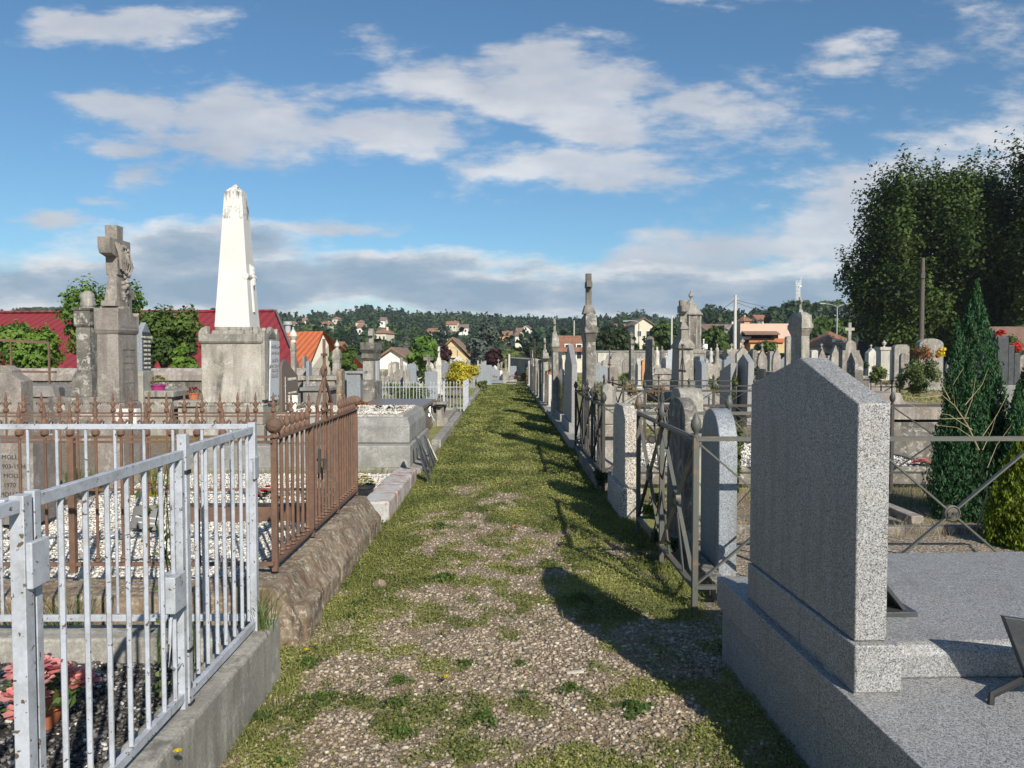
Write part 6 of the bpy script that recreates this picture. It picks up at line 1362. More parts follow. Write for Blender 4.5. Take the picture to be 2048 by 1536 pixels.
P_ = []; S_ = []
for (n, y0, y1, s0, s1) in ((34000, 2.6, 5.2, .004, .019), (14000, 5.2, 8.5, .007, .019), (6000, 8.5, 13, .010, .020)):
    x, y, c = sample(n, -1.12, 1.22, y0, y1, lambda c: np.clip(1.15-1.25*c, .06, 1))
    z = np.array([gz(a, b_) for a, b_ in zip(x, y)]); s = s0+(s1-s0)*rng.uniform(0, 1, len(x))**2.9
    P_.append(np.stack([x, y, z+s*.12], 1)); S_.append(s)
P_ = np.concatenate(P_); S_ = np.concatenate(S_)
pebbles('gravel_stones', P_, S_[:, None], tone=np.clip(rng.beta(2, 2, len(S_))+.0, 0, 1), label='loose pale limestone gravel on the path')
# low turf: small leaves and blades
M['turf'] = leafmat('low_turf', (.07, .095, .022), (.31, .315, .10), trans=.2, rough=.8)
M['straw'] = leafmat('dry_straw', (.20, .145, .075), (.48, .39, .24), trans=.15)
vs = []; fs = []; ts = []; off = 0
def push(v, f, t):
    global off
    vs.append(v); fs.append(f+off); ts.append(t); off += len(v)
for (n, y0, y1, sz, hz) in ((90000, 2.6, 5.4, .0075, .020), (90000, 5.4, 9, .0095, .022), (60000, 9, 15, .014, .026), (42000, 15, 26, .022, .03), (26000, 26, 40, .035, .04)):
    x, y, c = sample(n, -1.22, 1.24, y0, y1, lambda c: np.clip((c-.36)*2.6, 0.012, 1))
    z = rng.uniform(0, 1, len(x))**1.5*hz*(.4+c)
    tn = np.array([mnoise.noise(Vector((a*2.2, b_*1.6, 4))) for a, b_ in zip(x, y)])*.8+.42+rng.normal(0, .2, len(x))
    v, f, t = leaves(np.stack([x, y, z+.003], 1), sz, tn, up=.55, long=1.7, jitter=.5); push(v, f, t)
o = np_mesh('turf', np.concatenate(vs), np.concatenate(fs), 'turf', attr=np.concatenate(ts), kind='stuff'); o['label'] = 'low green turf and clover growing over the path'; o['category'] = 'grass'
def blades(name, x, y, h, w, mat, tn, lean=.5, label=None, z0=0, parent=None, kind='stuff'):
    n = len(x); a = rng.uniform(0, 6.28, n); d = np.stack([np.cos(a), np.sin(a), np.zeros(n)], 1)*w[:, None]/2
    q = rng.normal(0, lean, (n, 2))*h[:, None]; bs = np.stack([x, y, np.full(n, z0)+0.0], 1)
    mid = bs+np.stack([q[:, 0]*.35, q[:, 1]*.35, h*.6], 1); tp = bs+np.stack([q[:, 0], q[:, 1], h*.95], 1)
    V = np.stack([bs-d, bs+d, mid+d*.7, tp, mid-d*.7], 1).reshape(-1, 3); k = np.arange(n)[:, None]*5
    Fq = np.concatenate([k+np.array([[0, 1, 2, 4]])], 0); Ft = k+np.array([[4, 2, 3]])
    Fc = np.concatenate([Fq, np.concatenate([Ft, Ft[:, :1]], 1)]) if False else None
    me = bpy.data.meshes.new(name); me.from_pydata(V.tolist(), [], [tuple(r) for r in Fq.tolist()]+[tuple(r) for r in Ft.tolist()]); at2 = me.attributes.new('tint', 'FLOAT', 'POINT'); at2.data.foreach_set('value', np.repeat(np.clip(tn, 0, 1), 5).astype(np.float32))
    me.materials.append(M[mat]); o = bpy.data.objects.new(name, me); COL.objects.link(o)
    if parent: o.parent = parent
    if kind: o['kind'] = kind
    if label: o['label'] = label; o['category'] = 'grass'
    return o
x, y, c = sample(26000, -1.15, 1.24, 2.6, 9.5, lambda c: np.clip((c-.30)*1.3, .03, .8))
blades('grass_blades', x, y, rng.uniform(.012, .045, len(x)), rng.uniform(.0015, .003, len(x)), 'turf', rng.uniform(0, 1, len(x)), .6, 'short green grass blades on the path')
x, y, c = sample(52000, -1.15, 1.24, 2.6, 10.5, lambda c: .12+.8*np.exp(-((c-.42)/.26)**2))
blades('straw', x, y, rng.uniform(.006, .022, len(x)), rng.uniform(.0015, .003, len(x)), 'straw', rng.uniform(0, 1, len(x)), 1.6, 'dry straw coloured grass litter on the path')
# weeds along the foot of the kerbs and stones
def fringe(label, segs, mat='turf', h=(.03, .10)):
    X_ = []; Y_ = []
    for (x0, y0, x1, y1, n, w) in segs:
        t = rng.uniform(0, 1, n); X_.append(x0+(x1-x0)*t+rng.normal(0, w, n)); Y_.append(y0+(y1-y0)*t+rng.normal(0, w, n))
    x = np.concatenate(X_); y = np.concatenate(Y_); return blades('grass_fringe', x, y, rng.uniform(*h, len(x)), rng.uniform(.002, .005, len(x)), mat, rng.uniform(0, 1, len(x)), .5, label)
fringe('grass fringe along the foot of kerbs and gravestones', [(-1.08, 3, -1.05, 4, 500, .03), (-1.02, 4.2, -1.0, 7.0, 1600, .05), (-1.08, 7.2, -1.08, 10, 1500, .05), (-1.08, 10, -1.06, 13, 1300, .06), (-1.06, 13, -1.05, 38, 3600, .05), (1.14, 4.5, 1.16, 7.5, 2200, .07), (1.12, 7.5, 1.1, 13, 2400, .07), (1.1, 13, 1.06, 38, 3600, .05)], h=(.02, .07))
fringe('weeds sprouting inside the iron fenced plots on the right', [(1.5, 5.0, 3.8, 5.1, 900, .1), (1.5, 6.7, 4.0, 6.6, 1200, .1), (1.4, 8.3, 4.5, 8.4, 1600, .2), (1.5, 12.2, 5.2, 12.8, 1800, .25), (3.2, 13.5, 7, 14.2, 1800, .4)], 'straw', (.06, .26))
fringe('lawn patch beyond the right iron panel', [(4.0, 8.2, 6.2, 8.4, 5000, .35), (4.3, 9.4, 6.8, 9.8, 5000, .45), (4.8, 11.2, 8, 11.4, 3500, .4)], 'turf', (.02, .06))
fringe('patches of dry grass between the far right graves', [(5, 17, 11, 18, 3000, .7), (6, 22, 14, 24, 3200, 1.0), (5, 28, 16, 30, 3000, 1.2)], 'straw', (.08, .34))
fringe('weeds along the rough kerb and gravel beds on the left', [(-4, 6.9, -1.6, 7.0, 1200, .06), (-4.2, 9.9, -1.4, 10.1, 1600, .08), (-3.2, 3.95, -1.4, 4.1, 1500, .05), (-3.0, 3.5, -1.35, 3.45, 500, .04), (-1.38, 2.9, -1.34, 3.5, 220, .02)], 'turf', (.04, .20))
# turf in the fields away from the path
x = np.concatenate([rng.uniform(1.4, 24, 52000), rng.uniform(-18, -1.4, 12000)]); y = rng.uniform(8, 52, len(x)); u_ = x/y; k = (u_ < .72) & (u_ > -.7)
x, y = x[k], y[k]; nn_ = np.array([mnoise.fractal(Vector((a*.25, b_*.25, 5)), 1, 2, 4) for a, b_ in zip(x, y)]); k = nn_ > -.10; x, y, nn_ = x[k], y[k], nn_[k]
v, f, t = leaves(np.stack([x, y, rng.uniform(.0, .05, len(x))], 1), .0022*y, rng.uniform(.1, 1, len(x)), up=.5, long=1.6)
o = np_mesh('field_turf', v, f, 'turf', attr=t, kind='stuff'); o['label'] = 'patchy turf between the graves'; o['category'] = 'grass'
# lumps of white gravel in the beds
def bedstones(label, x0, x1, y0, y1, z, n, s, mat='white_pebble'):
    pts = np.stack([rng.uniform(x0, x1, n), rng.uniform(y0, y1, n), np.full(n, z)+rng.uniform(0, .01, n)], 1); return pebbles('gravel_stones', pts, (s*rng.uniform(.6, 1.3, n))[:, None], mat, label=label)
m, nt, b = newmat('white_chips'); a_ = nnode(nt, 'ShaderNodeAttribute', attribute_name='tint').outputs['Fac']
nt.links.new(RAMP(nt, a_, [(0, (.36, .32, .27)), (.4, (.58, .54, .48)), (1, (.80, .77, .70))]), b.inputs['Base Color']); b.inputs['Roughness'].default_value = .9; M['white_pebble'] = m
m, nt, b = newmat('dark_chips'); a_ = nnode(nt, 'ShaderNodeAttribute', attribute_name='tint').outputs['Fac']
nt.links.new(RAMP(nt, a_, [(0, (.03, .026, .022)), (.55, (.09, .082, .075)), (.85, (.20, .19, .175)), (1, (.62, .59, .54))]), b.inputs['Base Color']); b.inputs['Roughness'].default_value = .8; M['dark_chips'] = m
bedstones('white marble chips inside the rusty fence', -4.7, -1.52, 4.62, 6.85, .238, 15000, .015)
bedstones('cream gravel chips behind the stained kerb blocks', -4.3, -1.42, 7.25, 9.75, .093, 9000, .016)
bedstones('dark pebbles set in the slab inside the white fence', -3.2, -1.30, 1.4, 3.56, .172, 9000, .014, 'dark_chips')
bedstones('pale pebbles on top of the grey family tomb', -3.1, -1.46, 10.8, 12.5, .77, 3500, .018)
bedstones('white chips inside the dark crossed fence', 1.5, 5.3, 9.45, 12.1, .205, 6000, .022)
tg = thing('gravel_bed', 'tan gravel bed left of the cream one under the broken cross monument', 'grave', (-7, 8.9, 0)); MB().box(-3.5, 2.4, -1.9, 1.5, -.05, .12).build('gravel_fill', 'tan_gravel', tg, smooth=False)

# single small things on the path
def weed(label, px, py, r, n, z=0.0, mat='leaf_mid', group='green weeds on the path', up=.8, seed=0):
    p = gnd(px, py, z); t = thing('weed', label, 'weed', p, 0, group); a = rng.uniform(0, 6.28, n); q = np.sqrt(rng.uniform(0, 1, n))*r*(1+.55*np.sin(a*3+px)+.3*np.sin(a*5+py)); q = np.clip(q, 0, 1.8*r)
    pts = np.stack([np.cos(a)*q, np.sin(a)*q, np.clip(1-q/r, 0, 1)*r*.45*up+rng.uniform(0, r*.25, n)], 1); v, f, tt = leaves(pts, r*.16, rng.uniform(0, 1, n), up=.3, long=2.4); np_mesh('foliage', v, f, mat, t, attr=tt); return t
for (px, py, r, n) in [(965, 1440, .06, 220), (800, 1470, .055, 200), (800, 1365, .055, 180), (1140, 1380, .06, 160), (930, 1330, .05, 150), (615, 1330, .07, 200), (600, 1215, .07, 200), (560, 1530, .05, 120), (640, 1400, .06, 150), (880, 1055, .08, 160), (1040, 1330, .045, 120), (1270, 1420, .07, 200), (700, 1235, .05, 120), (1050, 1390, .04, 90), (790, 1410, .06, 120), (1160, 1200, .08, 150), (890, 1160, .09, 200), (690, 1130, .09, 200), (690, 1175, .06, 120), (1460, 1300, .07, 160)]:
    weed('leafy green weed tuft growing out of the path gravel', px, py, r, n)
def rosette(label, px, py, r):
    p = gnd(px, py); t = thing('dandelion_rosette', label, 'weed', p); m = []
    mb = MB()
    for i in range(13):
        a = 6.28*i/13+random.uniform(-.2, .2); L_ = r*random.uniform(.7, 1.1); c, s = math.cos(a), math.sin(a); w_ = r*.16
        mb.add([(0, 0, .005), (c*L_*.5-s*w_, s*L_*.5+c*w_, r*.35), (c*L_, s*L_, r*.22), (c*L_*.5+s*w_, s*L_*.5-c*w_, r*.35)], [(0, 1, 2, 3)])
    o_ = mb.build('foliage', 'leaf_mid', t, smooth=False); return t
rosette('dandelion rosette at the foot of the concrete kerb', 522, 1440, .075); rosette('broad leaved rosette beside the rough stone kerb', 715, 1210, .07)
def dandelion(label, px, py, z=0, h=.05, col='petal_yellow', r=.016, name='dandelion', group=None):
    p = gnd(px, py, z+h); t = thing(name, label, 'flower', (p.x, p.y, z), 0, group)
    MB().tube([(0, 0, 0), (.004, 0, h*.5), (0, 0, h)], .0012, 5).build('stem', 'leaf_mid', t)
    m = MB()
    for i in range(14):
        a = 6.28*i/14; c, s = math.cos(a), math.sin(a); w_ = r*.22
        m.add([(0, 0, 0), (c*r*.7-s*w_, s*r*.7+c*w_, .003), (c*r, s*r, .004), (c*r*.7+s*w_, s*r*.7-c*w_, .003)], [(0, 1, 2, 3)])
    m.ball((0, 0, .003), r*.35, 8, 5).build('petals', col, t, loc=(0, 0, h), smooth=False); return t
dandelion('large yellow dandelion leaning over the concrete kerb at the bottom left', 355, 1503, .30, .03, r=.016)
dandelion('yellow dandelion nearest the rough kerb, left of a close pair', 613, 1299); dandelion('yellow dandelion right of a close pair by the kerb', 632, 1289, r=.011)
dandelion('lone yellow dandelion in the middle of the path gravel', 893, 1353); dandelion('small yellow flower left of two in the middle path', 985, 1303, r=.009); dandelion('small yellow flower right of two in the middle path', 1023, 1303, r=.009)
dandelion('red poppy flower further up the path', 1013, 966, 0, .06, 'petal_red', .032, 'poppy'); dandelion('red poppy flower nearer on the path', 1031, 1055, 0, .05, 'petal_red', .026, 'poppy')
dandelion('yellow daisy left of three on the far turf', 1065, 925, 0, .03, r=.014); dandelion('yellow daisy right of three on the far turf', 1047, 905, 0, .03, r=.014)
dandelion('yellow daisy by the bare patch of the path', 955, 940, 0, .03, r=.012)
p = gnd(760, 1175); t = thing('brown_stone', 'reddish brown fist sized stone lying near the rough kerb', 'stone', p); MB().ball((0, 0, .025), .045, 14, 9, (1.1, .8, .75)).build('stone', 'rough', t, rough=(1, .03, .05))
p = gnd(1150, 1350); t = thing('wood_chip', 'pale flat wood chip on the gravel near the shadow edge', 'wood chip', p, R(12)); MB().box(-.045, .045, -.011, .011, .008, .02).build('chip', 'lime_light', t, bevel=.003, rough=(2, .006, .03))
p = gnd(930, 862, .0); t = thing('flat_stone', 'grey flat stone set in the grass by the left kerb', 'stone', p); MB().box(-.2, .2, -.25, .25, -.02, .02).build('stone', 'concrete', t, bevel=.01)

# ------------------------------------------------------------------ flowers and pots
def bloom(mb, c, r, layers=3, k=5, tilt=0.0):
    c = Vector(c)
    for j in range(layers):
        rr = r*(1-.27*j); up = .25+.42*j
        for i in range(k):
            a = 6.28*(i+.5*j)/k+tilt; d = Vector((math.cos(a), math.sin(a), 0)); s = Vector((-d.y, d.x, 0)); z = Vector((0, 0, 1))
            b0 = c+z*r*.05*j; p1 = c+d*rr*.62+z*rr*up*.55; p2 = c+d*rr+z*rr*up*(.9 if j else .45)
            w1 = s*rr*.42; w2 = s*rr*.34
            mb.add([b0, p1-w1, p1+z*(-rr*.10), p1+w1, p2-w2, p2+z*rr*.06, p2+w2], [(0, 1, 2), (0, 2, 3), (1, 4, 5, 2), (2, 5, 6, 3)])
def ceramic(label, loc, n, r, spread, matl, pot=None, ph=.1, pr=.07, leafm='leaf_mid', dome=.6, k=5, name='flower_pot', leafn=120, rz=0, potname='pot'):
    t = thing(name, label, 'flowers', loc, rz); z0 = ph if pot else .02
    if pot: MB().lathe([(pr*.7, 0), (pr*.95, ph*.85), (pr*1.06, ph*.86), (pr*1.06, ph), (pr*.9, ph), (pr*.85, ph*.9)], n=18).build(potname, pot, t)
    mats = matl if isinstance(matl, list) else [matl]
    for mi, mt in enumerate(mats):
        mb = MB(); 
        for i in range(n//len(mats)):
            a = random.uniform(0, 6.28); q = math.sqrt(random.uniform(0, 1))*spread; bloom(mb, (q*math.cos(a), q*math.sin(a), z0+spread*dome*(1.1-(q/spread)**2)+random.uniform(0, r*.6)), r*random.uniform(.75, 1.15), 3 if r > .015 else 2, k, random.uniform(0, 6))
        o_ = mb.build('blooms', mt, t)
        at2 = o_.data.attributes.new('tint', 'FLOAT', 'POINT'); at2.data.foreach_set('value', np.repeat(rng.uniform(0, 1, len(o_.data.vertices)//7+1), 7)[:len(o_.data.vertices)].astype(np.float32))
    if leafn:
        a = rng.uniform(0, 6.28, leafn); q = np.sqrt(rng.uniform(0, 1, leafn))*spread*1.15
        v, f, tt = leaves(np.stack([np.cos(a)*q, np.sin(a)*q, z0+spread*dome*(1-(q/spread/1.15)**2)*.9], 1), max(r*.38, .010), rng.uniform(0, 1, leafn), up=.3, long=2.2); np_mesh('foliage', v, f, leafm, t, attr=tt)
    return t
p = gnd(60, 1440, .2); ceramic('pot of glossy coral pink ceramic flowers behind the white fence gate', (p.x+.02, p.y+.02, .17), 22, .060, .16, ['petal_pink', 'petal_pink'], 'terra', .09, .10, dome=.75, leafn=90)
p = at(727, 1000, 7.6); ceramic('black plastic pot of cream and yellow flowers beside the stained kerb', (gx(722, 7.9), 7.9, .10), 26, .022, .12, ['petal_yellow', 'leaf_dry'], 'black_matt', .17, .13, leafn=160)
ceramic('purple bowl of yellow shrubby flowers at the foot of the slate panelled stele', (gx(315, 15.6), 15.6, zz(782, 15.6)), 60, .03, .17, 'leaf_yellow', 'magenta', .13, .15, leafn=160, dome=.9)
t = chest('low stone ledge under the purple flower bowl', 276, 345, 782, 15.2, 1.2, 'concrete')
ceramic('terracotta pot of red geraniums left of the obelisk pedestal', (gx(386, 15.5), 15.5, zz(801, 15.5)), 40, .028, .13, 'petal_red', 'terra', .15, .11, leafn=200, dome=.8)
chest('pale stone ledge under the red geranium pot', 345, 420, 801, 15.1, 1.3, 'lime')
ceramic('white artificial flowers beside the ceramic vase', (gx(604, 11.2), 11.2, .77), 14, .03, .08, 'petal_white', None, leafn=30, dome=1.1, name='flowers')
ceramic('wine red and violet artificial bouquet at the left end of the planter', (gx(532, 6.4), 6.4, .36), 16, .03, .10, ['petal_red', 'leaf_purple'], None, leafn=80, dome=1.0, name='flowers')
ceramic('wilted dark red flowers in the middle of the planter', (gx(540, 6.3)+.35, 6.3, .34), 12, .024, .12, 'leaf_purple', None, leafn=120, leafm='leaf_dry', name='flowers')
for lb, px, ml in (('white artificial roses at the left of the pebble topped tomb', 722, 'petal_white'), ('brownish faded bouquet on the pebble topped tomb', 757, 'leaf_red'), ('green and white bouquet on the pebble topped tomb', 784, 'leaf_thuja'), ('pink artificial roses at the right of the pebble topped tomb', 803, 'petal_pink')):
    ceramic(lb, (gx(px, 11.3), 11.3, .77), 10, .026, .075, ml, None, leafn=26, dome=.6, name='flowers')
def bush(name, label, px, ytop, ybot, w, Y, mat, n, leaf, lobes=7, seed=1, cat='bush', z0=None, lump=.3, shell=.35):
    return tree(name, label, px, ytop, ybot, w, Y, mat, n, leaf, lobes, trunk=False, seed=seed, cat=cat, shell=shell, lump=lump)
bush('heather', 'orange green heather mound on the slate ledger grave', 722, 801, 832, 56, 14.8, 'heather', 2600, .02, 6, 4)
bush('euonymus_bush', 'big golden yellow shrub beside the path behind the picket fence', 922, 722, 790, 88, 28, 'leaf_yellow', 7500, .05, 12, 5)
bush('low_shrub', 'small green shrub spilling onto the path edge by the golden shrub', 965, 755, 778, 22, 33, 'leaf_olive', 700, .06, 5, 6)
ceramic('large red and white artificial bouquet beyond the heather', (gx(768, 16), 16, .25), 30, .045, .26, ['petal_red', 'petal_white', 'leaf_red'], None, leafn=160, leafm='leaf_thuja', dome=.9, name='flowers')
ceramic('second red and white bouquet right of the larger one', (gx(806, 16.2), 16.2, .22), 22, .04, .2, ['petal_red', 'petal_white'], None, leafn=60, dome=.9, name='flowers')
p = thing('memorial_plaque', 'black book shaped plaque on a silver stand beyond the slate ledger', 'plaque', (gx(852, 16.2), 16.2, .2), R(12)); q = MB().box(-.17, .0, -.02, .02, .10, .38).box(.003, .10, -.02, .02, .10, .38).build('panel', 'black', p, bevel=.004); q.rotation_euler = (R(-20), 0, 0)
MB().tube([(-.16, .05, .25), (-.24, -.08, 0)], .014, 6).tube([(.05, .05, .25), (.16, -.08, 0)], .014, 6).build('stand', 'galv', p)
ceramic('black planter box with dry plants by the picket fence', (gx(878, 17.5), 17.5, .28), 8, .03, .16, 'leaf_dry', 'black_matt', .16, .17, leafn=120, leafm='leaf_dry'); chest('small concrete block under the black planter box', 866, 892, 805, 17.3, .4, 'concrete', .05)
ceramic('brown flower pot hidden left of the black planter', (gx(848, 18.6), 18.6, .18), 10, .03, .14, 'leaf_dry', 'terra', .2, .13, leafn=160, leafm='leaf_olive')
ceramic('orange marigolds standing on the slim white headstone', (gx(1100, 22.3), 22.3, zz(750, 22)), 22, .035, .09, ['petal_yellow', 'leaf_red'], 'terra', .08, .07, leafn=30)
ceramic('red and white bouquets on the end tomb nearest the black cross', (gx(984, 40.3), 40.3, .28), 16, .06, .3, ['petal_red', 'petal_white'], None, leafn=40, name='flowers'); ceramic('pink flowers before the leaning black stele', (gx(1026, 40.6), 40.6, .3), 14, .06, .25, 'petal_pink', None, leafn=40, name='flowers')
ceramic('red cyclamen pot on the stone slab tomb behind the iron rail', (gx(1846, 9.6), 9.6, .14), 24, .03, .10, 'petal_pink', 'black_matt', .09, .09, leafn=60)
wb = thing('white_plaques', 'heap of pale broken marble pieces below the stone slab', 'rubble', (gx(1815, 9.6), 9.7, .0)); m = MB()
for i in range(3): m.bar((-.25+.15*i, -.1, .1+.02*i), (-.05+.16*i, .15, .22-.03*i), .16, .02)
m.build('marble_piece', 'lime_light', wb, bevel=.004)
bush('geranium_bush', 'green geranium foliage under the red flowers at the right edge', 2016, 668, 730, 60, 15.8, 'leaf_mid', 2200, .03, 8, 51)
bush('geranium_bed', 'bright red geraniums at the right edge beside the dark stepped headstone', 2022, 683, 716, 46, 15.5, 'petal_red', 500, .035, 6, 9); bush('geranium_bed', 'red geraniums further left above the stepped headstone', 1998, 660, 678, 30, 17.5, 'petal_red', 260, .035, 4, 10)
bush('flower_heap', 'orange and yellow flower bouquets behind the reddish shrub', 1882, 692, 716, 28, 24, 'petal_yellow', 200, .06, 4, 12); bush('flower_heap', 'dark red flowers mixed behind the reddish shrub', 1878, 697, 720, 24, 24.5, 'petal_red', 150, .06, 4, 13)
ceramic('red potted flowers behind the tapering iron spike', (gx(1236, 13.2), 13.2, .35), 18, .04, .12, 'petal_red', 'terra', .14, .1, leafn=60)

# ------------------------------------------------------------------ shrubs on the right
def cypress(name, label, px, Y, spires, mat, n, leaf, seed=1, tips=None, cat='conifer', base=0.0):
    t = thing(name, label, cat, (gx(px, Y), Y, base)); rs = np.random.default_rng(seed); P = []; W = []
    for (spx, yt, w_, dy) in spires:
        H = zz(yt, Y)-base; r = w_*Y/F/2; k = int(n*(w_*H)/sum(s[2]*(zz(s[1], Y)-base) for s in spires)); q = rs.uniform(0, 1, k)**1.15
        prof = (1-q**2.2)*.95*(1-.35*np.exp(-q*9))+.03; a = rs.uniform(0, 6.28, k); rad = r*prof*(.55+.5*rs.uniform(0, 1, k)**.7)*(1+.30*np.sin(a*5+q*17)*np.cos(q*31+a*3)+.12*np.sin(a*11-q*47))
        P.append(np.stack([gx(spx, Y)-gx(px, Y)+rad*np.cos(a), dy+rad*np.sin(a), q*H], 1)); W.append(rs.uniform(0, 1, k)*.8+.2*rs.uniform(0, 1))
    P = np.concatenate(P); W = np.concatenate(W); k = len(P)
    tdir = rs.normal(0, .42, (k, 3)); tdir[:, 2] += 1; tdir /= np.linalg.norm(tdir, axis=1)[:, None]; s = rs.normal(size=(k, 3)); s -= (s*tdir).sum(1)[:, None]*tdir; s /= np.linalg.norm(s, axis=1)[:, None]
    sz = (leaf*rs.uniform(.6, 1.4, k))[:, None]; v = np.stack([P-tdir*sz*1.3, P+s*sz*.42, P+tdir*sz*1.3, P-s*sz*.42], 1).reshape(-1, 3); f = np.arange(4*k).reshape(k, 4)
    np_mesh('crown', v, f, mat, t, attr=np.repeat(W, 4)); MB().tube([(0, 0, -.05), (0, 0, (zz(spires[0][1], Y)-base)*.7)], [.05, .015], 6).build('trunk', 'bark', t); return t
cypress('dark_cypress', 'tall dark green cypress with several spires right of the granite headstone', 1945, 7.6, [(1950, 560, 118, 0), (1908, 640, 66, -.05), (1984, 690, 90, .0), (1925, 725, 100, -.12), (1895, 790, 80, -.05), (1960, 780, 110, -.18), (1905, 860, 96, -.1), (1990, 820, 80, -.1)], 'leaf_thuja', 78000, .0135, 2)
cypress('dark_cypress', 'second dark cypress cut by the right edge of the view', 2056, 7.2, [(2060, 700, 90, 0), (2030, 770, 60, -.05)], 'leaf_thuja', 24000, .0135, 3)
cypress('golden_conifer', 'yellow green conifer glowing beyond the iron cross brace at the right edge', 2040, 6.2, [(2052, 862, 110, 0), (2005, 965, 40, 0.05), (2040, 1000, 80, -.12)], 'leaf_lime', 24000, .013, 4)
bush('photinia_shrub', 'reddish tipped leafy shrub left of the tall dark cypress', 1840, 712, 800, 92, 14.5, 'leaf_olive', 5200, .028, 11, 21); bush('photinia_shrub', 'red young shoots topping the shrub left of the cypress', 1845, 688, 728, 70, 14.6, 'leaf_red', 700, .03, 7, 22, lump=.6)
bush('small_shrub', 'light green small shrub behind the pointed weathered stele', 1756, 722, 765, 52, 15, 'leaf_olive', 1600, .03, 6, 23); bush('small_shrub', 'yellowish weeds at the foot of the octagonal tomb', 1432, 752, 790, 30, 20, 'leaf_olive', 900, .035, 5, 24)
bush('small_shrub', 'dry brown weeds before the pale sarcophagus', 1315, 772, 792, 50, 24, 'leaf_dry', 900, .05, 6, 25); bush('small_shrub', 'dry yellow weeds at the foot of the slim dark pillar', 1262, 764, 796, 44, 22, 'leaf_dry', 1000, .045, 6, 26)
bush('small_shrub', 'tall leafy weed between the two granite headstones', 1478, 830, 1000, 36, 7.6, 'leaf_olive', 1600, .02, 7, 27); bush('small_shrub', 'green weeds right of the slanted granite headstone', 1470, 750, 800, 22, 13.5, 'leaf_olive', 500, .03, 4, 28)
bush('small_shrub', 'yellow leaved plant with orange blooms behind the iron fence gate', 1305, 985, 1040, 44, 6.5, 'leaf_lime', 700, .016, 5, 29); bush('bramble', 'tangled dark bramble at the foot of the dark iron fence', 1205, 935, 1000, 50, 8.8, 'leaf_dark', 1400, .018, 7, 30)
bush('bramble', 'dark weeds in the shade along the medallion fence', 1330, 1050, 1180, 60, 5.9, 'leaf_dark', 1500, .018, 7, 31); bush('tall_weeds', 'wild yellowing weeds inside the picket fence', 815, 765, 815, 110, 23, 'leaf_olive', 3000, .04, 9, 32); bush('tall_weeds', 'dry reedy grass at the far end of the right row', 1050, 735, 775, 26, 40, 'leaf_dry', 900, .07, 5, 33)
bush('yucca_plant', 'spiky dark plant among the stones behind the picket fence', 843, 738, 768, 26, 29, 'leaf_dark', 500, .07, 5, 34)
for i, (px, yt, yb, w_, Y, mt) in enumerate([(1260, 742, 764, 40, 40, 'leaf_olive'), (1400, 736, 752, 36, 44, 'leaf_mid'), (1600, 720, 745, 40, 40, 'leaf_dark'), (1720, 716, 742, 40, 40, 'leaf_dark'), (1510, 735, 752, 24, 36, 'leaf_dark'), (700, 755, 775, 30, 30, 'leaf_olive')]): bush('grave_plant', ['low greenery among the tombs left of the sarcophagus', 'low greenery beneath the octagonal tomb', 'dark low planting beside the big square pillar', 'dark low planting before the blue hoarding', 'dark little plants by the gothic steles', 'low greenery behind the pale box memorial'][i], px, yt, yb, w_, Y, mt, 700, .07, 5, 40+i)
# bare twiggy shrub in front of the cypress
tw = thing('bare_shrub', 'leafless pale twiggy shrub in front of the dark cypress', 'shrub', gnd(1955, 1090, 0)); tw.location = (gx(1955, 6.6), 6.6, 0); m = MB()
def tp(px, py, dy=0): v = at(px, py, 6.6+dy); return v-Vector(tw.location)
m.tube([(0, 0, 0), tp(1975, 985), tp(1958, 900), tp(1935, 850), tp(1910, 812), tp(1872, 780)], [.008, .007, .006, .005, .0035, .002], 5)
for pts in ([tp(1960, 880), tp(1995, 830), tp(2012, 790)], [tp(1930, 810), tp(1965, 770), tp(1975, 735)], [tp(1945, 860), tp(1900, 830), tp(1850, 822), tp(1810, 805)], [tp(1938, 836), tp(1885, 838), tp(1800, 800)], [tp(1910, 812), tp(1907, 770), tp(1925, 735)], [tp(1900, 800), tp(1880, 760), tp(1870, 730)], [tp(1952, 880), tp(1915, 855), tp(1870, 850)], [tp(1885, 790), tp(1840, 796), tp(1795, 790)], [tp(1930, 835), tp(1945, 800), tp(1950, 750)], [tp(1965, 900), tp(1985, 860), tp(1990, 830)], [tp(1975, 935), tp(1995, 890), tp(2020, 850)]):
    m.tube([p_+Vector((0, .06*math.sin(i*3.), 0)) for i, p_ in enumerate(pts)], [.0038, .0024, .0014, .001][:len(pts)], 4)
m.build('twigs', 'bark_pale' if 'bark_pale' in M else 'leaf_dry', tw)
# climbing weed tied in the white fence
cw = thing('climbing_weed', 'spindly green weed growing up through the white fence post', 'weed', (-1.30, 2.95, .2)); m = MB()
for i in range(4): m.tube([(0.02*i, .03*i, 0), (-.03+.03*i, .04*i, .3), (.02-.02*i, .02, .6+.05*i), (.03, -.05+.02*i, .92+.05*i)], [.006, .004, .003, .001], 5)
m.build('stems', 'leaf_olive', cw); k = 130; pts = np.stack([rng.normal(0, .045, k), rng.normal(0, .05, k), rng.uniform(0, .95, k)], 1); v, f, tt = leaves(pts, .016, None, up=.1, long=2.4); np_mesh('foliage', v, f, 'leaf_olive', cw, attr=tt)
def tuft(label, x, y, z, h, n, mat='leaf_olive', group='grass tufts on the left'):
    t = thing('grass_tuft', label, 'grass tuft', (x, y, z), 0, group); blades('blades', rng.normal(0, .03, n), rng.normal(0, .03, n), rng.uniform(h*.5, h, n), rng.uniform(.003, .006, n), mat, rng.uniform(0, 1, n), .4, None, 0, t, None)
